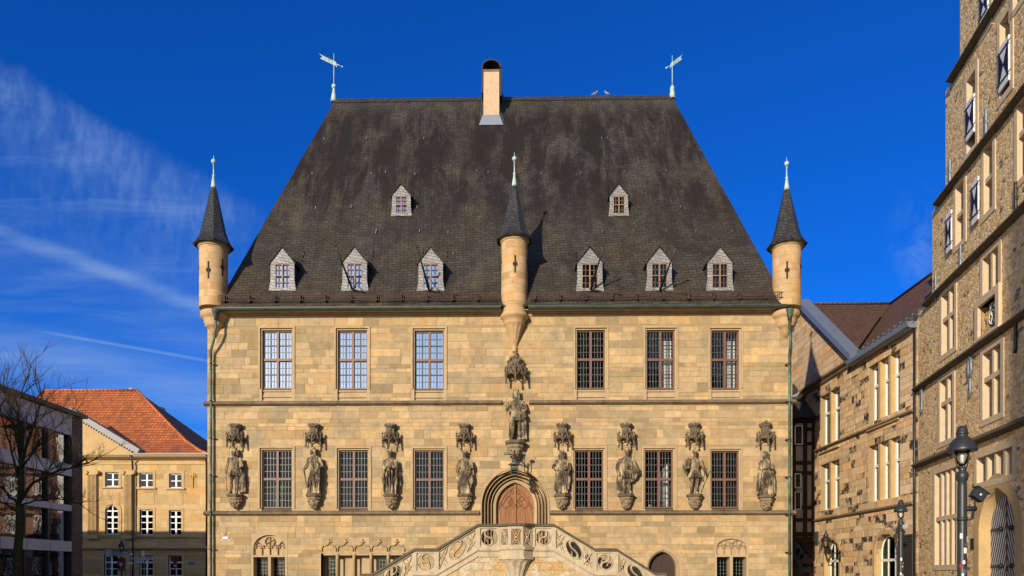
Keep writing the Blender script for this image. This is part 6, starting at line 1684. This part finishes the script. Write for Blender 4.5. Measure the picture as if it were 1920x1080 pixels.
m=MB(); m.face([(-18.5,HY-.5,12.9),(-5.5,HY-.5,12.9),(-5.5,HY+4,18),(-18.5,HY+4,18)],0,None,[(0,0),(17,0),(17,7),(0,7)]); m.face([(-18.5,HY+8.5,12.9),(-5.5,HY+8.5,12.9),(-5.5,HY+4,18),(-18.5,HY+4,18)],0,None,[(0,0),(17,0),(17,7),(0,7)]); m.build('roof',M['pantile'],HB_)

WH=thing('white_house','plain white rendered house mirrored in the glass front beside the timbered one','house',(-20.3,HY,0))
m=MB(); m.box(-22.4,-18.6,HY-.3,HY+8,0,14); m.build('wall',M['white'],WH)
m=MB(); m.prism([(-22.7,14),(-18.5,14),(-20.5,17)],HY-.5,HY+8.2); m.build('roof',M['browntile'],WH)

# ------------------------------------------------------------------ bare tree
TYr=3.0
tx,_=onY(35,1060,TYr)
TR=thing('bare_tree','bare winter tree with mossy forked branches before the glass building','tree',(tx,TYr,0))
trunk=MB(); br=MB(); tw=MB(); gt=random.Random(21)
def T3(px,py,dy=0):
    p=pt(px,py,TYr+dy); return Vector(p)
def wob(a,b,n,amp):
    P=[a]; 
    for i in range(1,n): P.append(a.lerp(b,i/n)+Vector((gt.uniform(-1,1),gt.uniform(-1,1),gt.uniform(-1,1)))*amp)
    return P+[b]
fork=T3(36,945)
trunk.tube([T3(29,1160)*1.0,T3(31,1090),T3(33,1040),T3(37,990),T3(38,965),fork],[.30,.21,.185,.17,.175,.16],12)
trunk.build('trunk',M['bark'],TR)
def grow_(p,d,l,r,lvl):
    if lvl==0: return
    n=4; P=[p]; dd=d.normalized()
    for i in range(n):
        dd=(dd+Vector((gt.uniform(-1,1),gt.uniform(-1,1),gt.uniform(-.7,1.0)))*.16).normalized(); P.append(P[-1]+dd*l/n)
    (br if lvl>=3 else tw).tube(P,[r*(1-.55*i/n) for i in range(n+1)],6 if lvl>=3 else 4)
    m_=gt.choice((3,4)) if lvl>2 else gt.choice((5,6))
    for k in range(m_):
        i=gt.randrange(1,n+1); t=gt.uniform(.35,1.0)
        ax=Vector((gt.uniform(-1,1),gt.uniform(-1,1),gt.uniform(-.3,.6)))
        nd=(dd*gt.uniform(.6,1)+ax*gt.uniform(.5,.9)+Vector((0,0,.18))).normalized()
        grow_(P[i],nd,l*gt.uniform(.5,.75),r*.45,lvl-1)
limbs=[((36,948),(40,880),(34,800),(38,742),.10,0),((37,940),(62,905),(110,882),(165,868),.085,-.6),((34,945),(14,925),(-10,905),(-60,880),.07,.6),((37,925),(44,860),(62,800),(78,745),.085,.5),((36,950),(66,938),(105,935),(150,945),.05,-.8),((34,960),(12,945),(-12,935),(-40,930),.05,.3),((36,900),(22,850),(8,800),(-6,745),.06,.6),((38,880),(60,850),(95,815),(120,785),.05,-.7),((38,870),(30,820),(20,770),(12,730),.045,-.5)]
for L_ in limbs:
    q=[T3(*L_[0]),T3(*L_[1],L_[5]*.6),T3(*L_[2],L_[5]*1.6),T3(*L_[3],L_[5]*2.4)]
    P=[q[0]]
    for a,b in zip(q[:-1],q[1:]): P+=wob(a,b,3,.05)[1:]
    n=len(P); br.tube(P,[L_[4]*(1-.7*i/n) for i in range(n)],8)
    for i in range(3,n):
        for k in range(2):
            d=(P[i]-P[i-1]).normalized()*.7+Vector((gt.uniform(-1,1),gt.uniform(-1,1),gt.uniform(-.2,.9)))
            grow_(P[i],d,gt.uniform(.7,1.35)*(1 if i<n-1 else 1.2),L_[4]*.36,4 if k==0 else 3)
br.build('branch',M['bark'],TR); tw.build('twig',M['twig'],TR)

# ------------------------------------------------------------------ lamp and signs at the street corner on the left
LY=12.0
x,z=onY(228,1046,LY)
OL=thing('lantern_street_lamp','black lantern street lamp with blue direction arms, in front of the classical building','street lamp',(x,LY,0))
m=MB();g=MB(); lantern(m,g,x,LY,onY(228,1036,LY)[1],.80); m.lathe([(.09,0),(.07,.3),(.045,.6),(.04,z),(.06,z+.1)],x,LY,10); m.build('pole',M['iron'],OL); g.build('pane',M['lampglass'],OL)
m=MB()
for (a,b,y) in ((212,227,1036.5),(229,243,1035)):
    x0,z0=onY(a,y+3.4,LY); x1,z1=onY(b,y-3,LY); m.box(x0,x1,LY-.06,LY-.02,z0,z1,0); m.box(x0+.06,x1-.06,LY-.064,LY-.061,z0+.07,z0+.10,1)
m.build('direction_arm',[M['signblue'],M['white']],OL)
RS=onY(203.5,1037,LY+.6); RSn=thing('round_sign','back of a round pale traffic sign, left of the blue direction arms','traffic sign',(RS[0],LY+.6,0))
m=MB(); c=[(RS[0]+.23*math.cos(t*math.pi/12),RS[1]+.23*math.sin(t*math.pi/12)) for t in range(24)]; m.prism(c,LY+.58,LY+.6); m.strip(c,.05,LY+.57,LY+.585,closed=True); m.build('sign_disc',M['signback'],RSn)
m=MB(); m.tube([(RS[0],LY+.64,0),(RS[0],LY+.64,RS[1]+.2)],.03,8); m.build('post',M['lead'],RSn)
a=onY(221,1070,LY-.5); b=onY(234,1046.5,LY-.5)
MS=thing('hanging_banner_sign','maroon banner sign with pale shield emblem below the blue direction arms','sign',(a[0],LY-.5,0))
m=MB(); m.box(a[0],b[0],LY-.53,LY-.5,a[1],b[1],0); xm=(a[0]+b[0])/2; zm=(a[1]+b[1])/2
m.prism([(xm-.09,zm+.1),(xm+.09,zm+.1),(xm+.09,zm-.02),(xm,zm-.14),(xm-.09,zm-.02)],-.0+LY-.54,LY-.531,1)
for k in range(2): m.box(xm-.13,xm+.13,LY-.536,LY-.531,a[1]+.06+.07*k,a[1]+.09+.07*k,2)
m.build('banner',[M['maroon'],M['signgrey'],M['wood_light']],MS)
m=MB(); m.tube([(b[0]+.04,LY-.5,0),(b[0]+.04,LY-.5,b[1]+.05)],.03,8); m.tube([(b[0]+.04,LY-.5,b[1]),(a[0],LY-.5,b[1]+.0)],.015,6); m.build('post',M['lead'],MS)
x,_=onY(270,1040,LY-1); DS=thing('direction_signpost','post with two pale direction boards, right of the maroon banner','signpost',(x,LY-1,0))
m=MB(); m.tube([(x,LY-.98,0),(x,LY-.98,onY(270,1033,LY-1)[1])],.035,8); m.build('post',M['lead'],DS)
m=MB()
for (l,t,r,bb,mi) in ((253,1045,270.3,1055,0),(270.8,1044,288,1050,0),(266,1033,272,1044,1),(240,1045,250,1049,0),(240,1054,249.5,1058,1),(244,1037,249,1041,1)):
    q=onY(l,bb,LY-1); w=onY(r,t,LY-1); m.box(q[0],w[0],LY-1.05,LY-1.02,q[1],w[1],mi)
    if mi==0:
        for k in (.3,.62): zz=q[1]+(w[1]-q[1])*k; m.box(q[0]+.06,w[0]-.06,LY-1.056,LY-1.051,zz,zz+.03,2)
xs_=onY(245,1060,LY-1)[0]; m.tube([(xs_,LY-1,0),(xs_,LY-1,onY(245,1037,LY-1)[1])],.03,6,3)
m.tube([(xs_,LY-1.0,onY(245,1047,LY-1)[1]),(x,LY-1.0,onY(245,1047,LY-1)[1])],.02,6,3)
m.build('direction_board',[M['signgrey'],M['cream'],M['signblue'],M['lead']],DS)
q=onY(329,1049,LY); NS=thing('no_stopping_sign','dark round sign with a small plate beneath, right of the pale direction boards','traffic sign',(q[0],LY,0))
m=MB(); c=[(q[0]+.2*math.cos(t*math.pi/12),q[1]+.2*math.sin(t*math.pi/12)) for t in range(24)]; m.prism(c,LY-.03,LY,0); m.strip(c,.04,LY-.04,LY-.02,1,closed=True); m.box(q[0]-.14,q[0]+.14,LY-.03,LY,q[1]-.5,q[1]-.24,0); m.strip([(q[0]-.08,q[1]-.37),(q[0]+.08,q[1]-.37)],.05,LY-.04,LY-.03,2); m.build('sign_face',[M['maroon'],M['redpaint'],M['white']],NS)
m=MB(); m.tube([(q[0],LY+.03,0),(q[0],LY+.03,q[1]+.2)],.03,8); m.build('post',M['lead'],NS)

# ------------------------------------------------------------------ pot plants on the sills, pigeons on the ridge
def plant(x,y,z,h,label,seed):
    P=thing('potted_plant',label,'potted plant',(x,y,z),'pot plants on the window sills'); g=random.Random(seed)
    m=MB(); m.lathe([(.07,z),(.10,z+.14),(.11,z+.15),(.09,z+.15)],x,y,10); m.build('pot',M['terracotta'],P)
    m=MB()
    for k in range(60):
        a=g.uniform(0,6.28); t=g.random(); rr=.05+.16*g.random(); zz=z+.15+h*t; c=Vector((x+rr*math.cos(a)*(1-t*.5),y+rr*.7*math.sin(a),zz)); u=Vector((math.cos(a),math.sin(a),g.uniform(-.2,.9)))*.07; v=Vector((-math.sin(a),math.cos(a),0))*.028
        m.face([c,c+u*.5+v,c+u,c+u*.5-v])
    m.build('foliage',M['leaf'],P)
for i,(k,fx,h,lab) in enumerate(((3,.3,.55,'tall thin pot plant in the window just right of the door'),(3,.62,.22,'low pot plant in the right half of the window right of the door'),(4,.26,.35,'bushy pot plant on the sill of the window with the white curtain'),(4,.62,.12,'small low pot plant in front of the white curtain'))):
    x0,x1,z0,z1=LOR[k]; plant(x0+(x1-x0)*fx,.47,ZS1+.2 if False else z0+.02,h,lab,i)
for k in (3,4):
    x0,x1,z0,z1=LOR[k]; 
    m=MB(); m.box(x0,x1,.34,.62,z0-.06,z0+.02); m.build('inner_sill',M['trim'],TH)
def pigeon(p,label,f=1):
    x,y,z=p; P=tag(MB().build('x',M['pigeon'],None,p),None) if False else None
    m=MB(); m.tube([(x-f*.17,y,z+.08),(x-f*.08,y,z+.10),(x+f*.03,y,z+.13),(x+f*.10,y,z+.19),(x+f*.12,y,z+.25)],[.012,.055,.075,.045,.032],10); m.ball((x+f*.125,y,z+.265),.036,8,6); m.tube([(x+f*.15,y,z+.26),(x+f*.185,y,z+.252)],[.012,.004],5)
    for s in (-.03,.03): m.tube([(x+f*.02,y+s,z+.08),(x+f*.03,y+s,z)],.008,5)
    for s in (-1,1): m.tube([(x+f*.05,y+s*.06,z+.14),(x-f*.12,y+s*.045,z+.10)],[.03,.01],6)
    return tag(m.build('pigeon',M['pigeon'],None,p),label,'pigeon','pigeons on the ridge')
zt=ZR+.08
pigeon((onY(1115,181,YRIDGE)[0],YRIDGE,zt),'left of the two pigeons perched on the slate ridge'); pigeon((onY(1139,182,YRIDGE)[0],YRIDGE,zt),'right of the two pigeons perched on the slate ridge',-1)
p=pt(1492,752,-.1); pigeon((p[0],-.1,ZS2+.2),'lone pigeon on the string course end at the right corner of the town hall')

# ------------------------------------------------------------------ ground, church across the square, sky, sun, camera
m=MB(); m.face([(-600,-500,0),(600,-500,0),(600,900,0),(-600,900,0)]); tag(m.build('plaza',M['cobble'],None),None,None,None,'structure')
def church():
    az=R(SUN_AZ); dirx,diry=math.sin(az),math.cos(az)
    s,_=B.at(1889,700); e=Vector(B.xf((s,0,0))); D=28.0
    c=e-Vector((dirx,diry,0))*D; right=Vector((diry,-dirx,0))
    K=thing('church','large pale stone church with a square tower across the square','church',(c.x,c.y,0))
    W=Wall((c.x,c.y),(right.x,right.y))
    m=MB(W.xf); rise=math.tan(R(SUN_EL))*D
    m.box(0,40,-26,-.3,0,12.5+rise); m.box(3.2,11,-11,-2,12.5+rise,40); m.build('wall',M['trim'],K)  # unseen church placed for its shadow; nave lengthened to darken window reflections
    m=MB(W.xf)
    m.prism([(2.9,40),(11.3,40),(7.1,58)],-11.3,-1.7); m.prism([(11.2,12.5+rise),(40.3,12.5+rise),(40.3,15+rise),(11.2,15+rise)],-24,-6); m.build('roof',M['copper'],K)
church()
w=bpy.data.worlds.new('World'); scene.world=w; w.use_nodes=True
nt=w.node_tree; nt.nodes.clear()
class WT(NT):
    def __init__(s): s.t=nt; s.out=s.n('ShaderNodeOutputWorld')
t=WT()
sky=t.n('ShaderNodeTexSky',sky_type='NISHITA',sun_disc=False); sky.sun_elevation=R(SUN_EL); sky.sun_rotation=R(180+SUN_AZ); sky.altitude=60; sky.air_density=SKY_AIR; sky.dust_density=SKY_DUST; sky.ozone_density=SKY_OZ
sx0=t.n('ShaderNodeTexCoord'); sy0=t.n('ShaderNodeSeparateXYZ'); t.l(sx0.outputs['Generated'],sy0.inputs[0]); mr=t.n('ShaderNodeMapRange',interpolation_type='SMOOTHSTEP'); mr.inputs[1].default_value=-.35; mr.inputs[2].default_value=.35; t.l(sy0.outputs[1],mr.inputs[0])
skyc=t.mix(1.0,sky.outputs[0],t.mix(mr.outputs[0],SKY_SUNSIDE,SKY_TINT),'MULTIPLY')
tc=t.n('ShaderNodeTexCoord'); sx=t.n('ShaderNodeSeparateXYZ'); t.l(tc.outputs['Generated'],sx.inputs[0])
dy=t.math('MAXIMUM',sx.outputs[1],.02)
a=t.math('DIVIDE',sx.outputs[0],dy); b=t.math('DIVIDE',sx.outputs[2],dy)
front=t.math('GREATER_THAN',sx.outputs[1],.05)
def lin(ca,cb): return t.math('ADD',t.math('MULTIPLY',a,ca),t.math('MULTIPLY',b,cb))
def smooth(v,lo,hi):
    n=t.n('ShaderNodeMapRange',interpolation_type='SMOOTHSTEP'); n.inputs[1].default_value=lo; n.inputs[2].default_value=hi; t.l(v,n.inputs[0]); return n.outputs[0]
cmb=t.n('ShaderNodeCombineXYZ'); t.l(a,cmb.inputs[0]); t.l(b,cmb.inputs[1]); V=cmb.outputs[0]
def nz(scale,det,rough,stretch,rot=0,dist=0):
    mp=t.n('ShaderNodeMapping'); mp.inputs['Rotation'].default_value=(0,0,rot); mp.inputs['Scale'].default_value=stretch; t.l(V,mp.inputs[0])
    n=t.n('ShaderNodeTexNoise'); n.inputs['Scale'].default_value=scale; n.inputs['Detail'].default_value=det; n.inputs['Roughness'].default_value=rough; n.inputs['Distortion'].default_value=dist; t.l(mp.outputs[0],n.inputs[0]); return n.outputs[0]
mul=lambda *v:(v[0] if len(v)==1 else t.math('MULTIPLY',v[0],mul(*v[1:])))
q=t.math('ADD',lin(.5,.865),t.math('ADD',t.math('MULTIPLY',t.math('SUBTRACT',nz(9,3,.5,(1,1,1)),.5),.03),t.math('MULTIPLY',t.math('SUBTRACT',nz(45,4,.6,(1,1,1)),.5),.022))); p_=lin(.865,-.5)
c1=mul(t.math('SUBTRACT',1.0,smooth(q,.236,.266)),smooth(q,.02,.24),t.math('SUBTRACT',1.0,smooth(p_,-.62,-.52)))
rip=t.math('ADD',.42,t.math('MULTIPLY',smooth(nz(26,3,.55,(1.6,.5,1),R(-8),.6),.3,.7),.6)); fine=t.math('ADD',.62,t.math('MULTIPLY',smooth(nz(60,3,.55,(1.2,.6,1),R(10)),.25,.75),.6))
patchn=smooth(nz(5,4,.6,(1,1,1),0,.5),.2,.8)
c1=mul(c1,rip,fine,t.math('ADD',.2,t.math('MULTIPLY',patchn,1.0)),.36)
q2=lin(.35,.936); n2=t.math('MULTIPLY',t.math('SUBTRACT',nz(6,4,.6,(1,1,1)),.5),.02)
def band(q,c,w,sharp=1):
    d=t.math('DIVIDE',t.math('ABSOLUTE',t.math('SUBTRACT',q,c)),w); return t.math('SUBTRACT',1.0,smooth(d,0,1))
str2=smooth(nz(9,5,.6,(.35,3,1),R(-20)),.25,.75)
c2=mul(band(t.math('ADD',q2,n2),.190,.017),t.math('ADD',.5,str2),.26)
c2b=mul(band(q2,.165,.085),str2,.20)
q3=t.math('ADD',lin(.228,.974),n2); c3=mul(band(q3,.140,.055),t.math('ADD',.4,str2),.34)
qc=lin(.176,.984); c4=mul(band(qc,.2135,.0035),smooth(a,-.70,-.62),t.math('SUBTRACT',1.0,smooth(a,-.45,-.40)),.30)
left=t.math('SUBTRACT',1.0,smooth(a,-.45,-.34))
ra_=t.math('SUBTRACT',a,.545); rb_=t.math('SUBTRACT',b,.455)
dd=t.math('SQRT',t.math('ADD',mul(ra_,ra_,1.6),mul(rb_,rb_,.5))); c5=mul(t.math('SUBTRACT',1.0,smooth(dd,0,.065)),smooth(nz(12,5,.65,(1,1,1),0,.8),.35,.75),.42)
cs=t.math('ADD',c1,mul(left,t.math('ADD',t.math('ADD',c2,c2b),t.math('ADD',c3,c4)))); cs=mul(t.math('ADD',cs,c5),front)
lowf=t.math('MULTIPLY',t.math('SUBTRACT',1.0,smooth(b,.02,.50)),1.0)
veil=mul(t.math('SUBTRACT',1.0,smooth(a,-.5,.1)),t.math('SUBTRACT',1.0,smooth(b,.1,.5)),smooth(nz(4,6,.62,(.5,2.6,1),R(-17),.4),.35,.75),.26)
wisp=mul(t.math('SUBTRACT',1.0,smooth(a,-.5,-.25)),smooth(nz(7,7,.66,(.4,3.2,1),R(-27),.5),.45,.8),t.math('SUBTRACT',1.0,smooth(q,.2,.255)),.2)
cs=t.math('ADD',cs,mul(front,t.math('ADD',veil,wisp)))
cs=t.math('MINIMUM',cs,.75)
col=t.mix(cs,skyc,CLOUD)
bg=t.n('ShaderNodeBackground'); t.l(col,bg.inputs[0]); bg.inputs[1].default_value=SKY_STR; t.l(bg.outputs[0],t.out.inputs[0])
L=bpy.data.lights.new('sun','SUN'); L.energy=SUN_E; L.angle=R(.53); L.color=SUN_COL
so=bpy.data.objects.new('sun',L); COL.objects.link(so); so.location=(-20,-40,30)
so.rotation_euler=(R(90-SUN_EL),0,R(-SUN_AZ))
cam=bpy.data.cameras.new('camera'); cam.sensor_width=36; cam.lens=36*F/1920; cam.shift_y=(HOR-540)/1920; cam.clip_end=3000; cam.clip_start=.1
co_=bpy.data.objects.new('camera',cam); COL.objects.link(co_); co_.location=(0,CY,EYE); co_.rotation_euler=(R(90),0,PSI); scene.camera=co_
scene.render.engine='CYCLES'; scene.cycles.max_bounces=8; scene.cycles.transparent_max_bounces=12
scene.view_settings.view_transform='Standard'; scene.view_settings.look='None'; scene.view_settings.exposure=EXPO; scene.view_settings.gamma=1
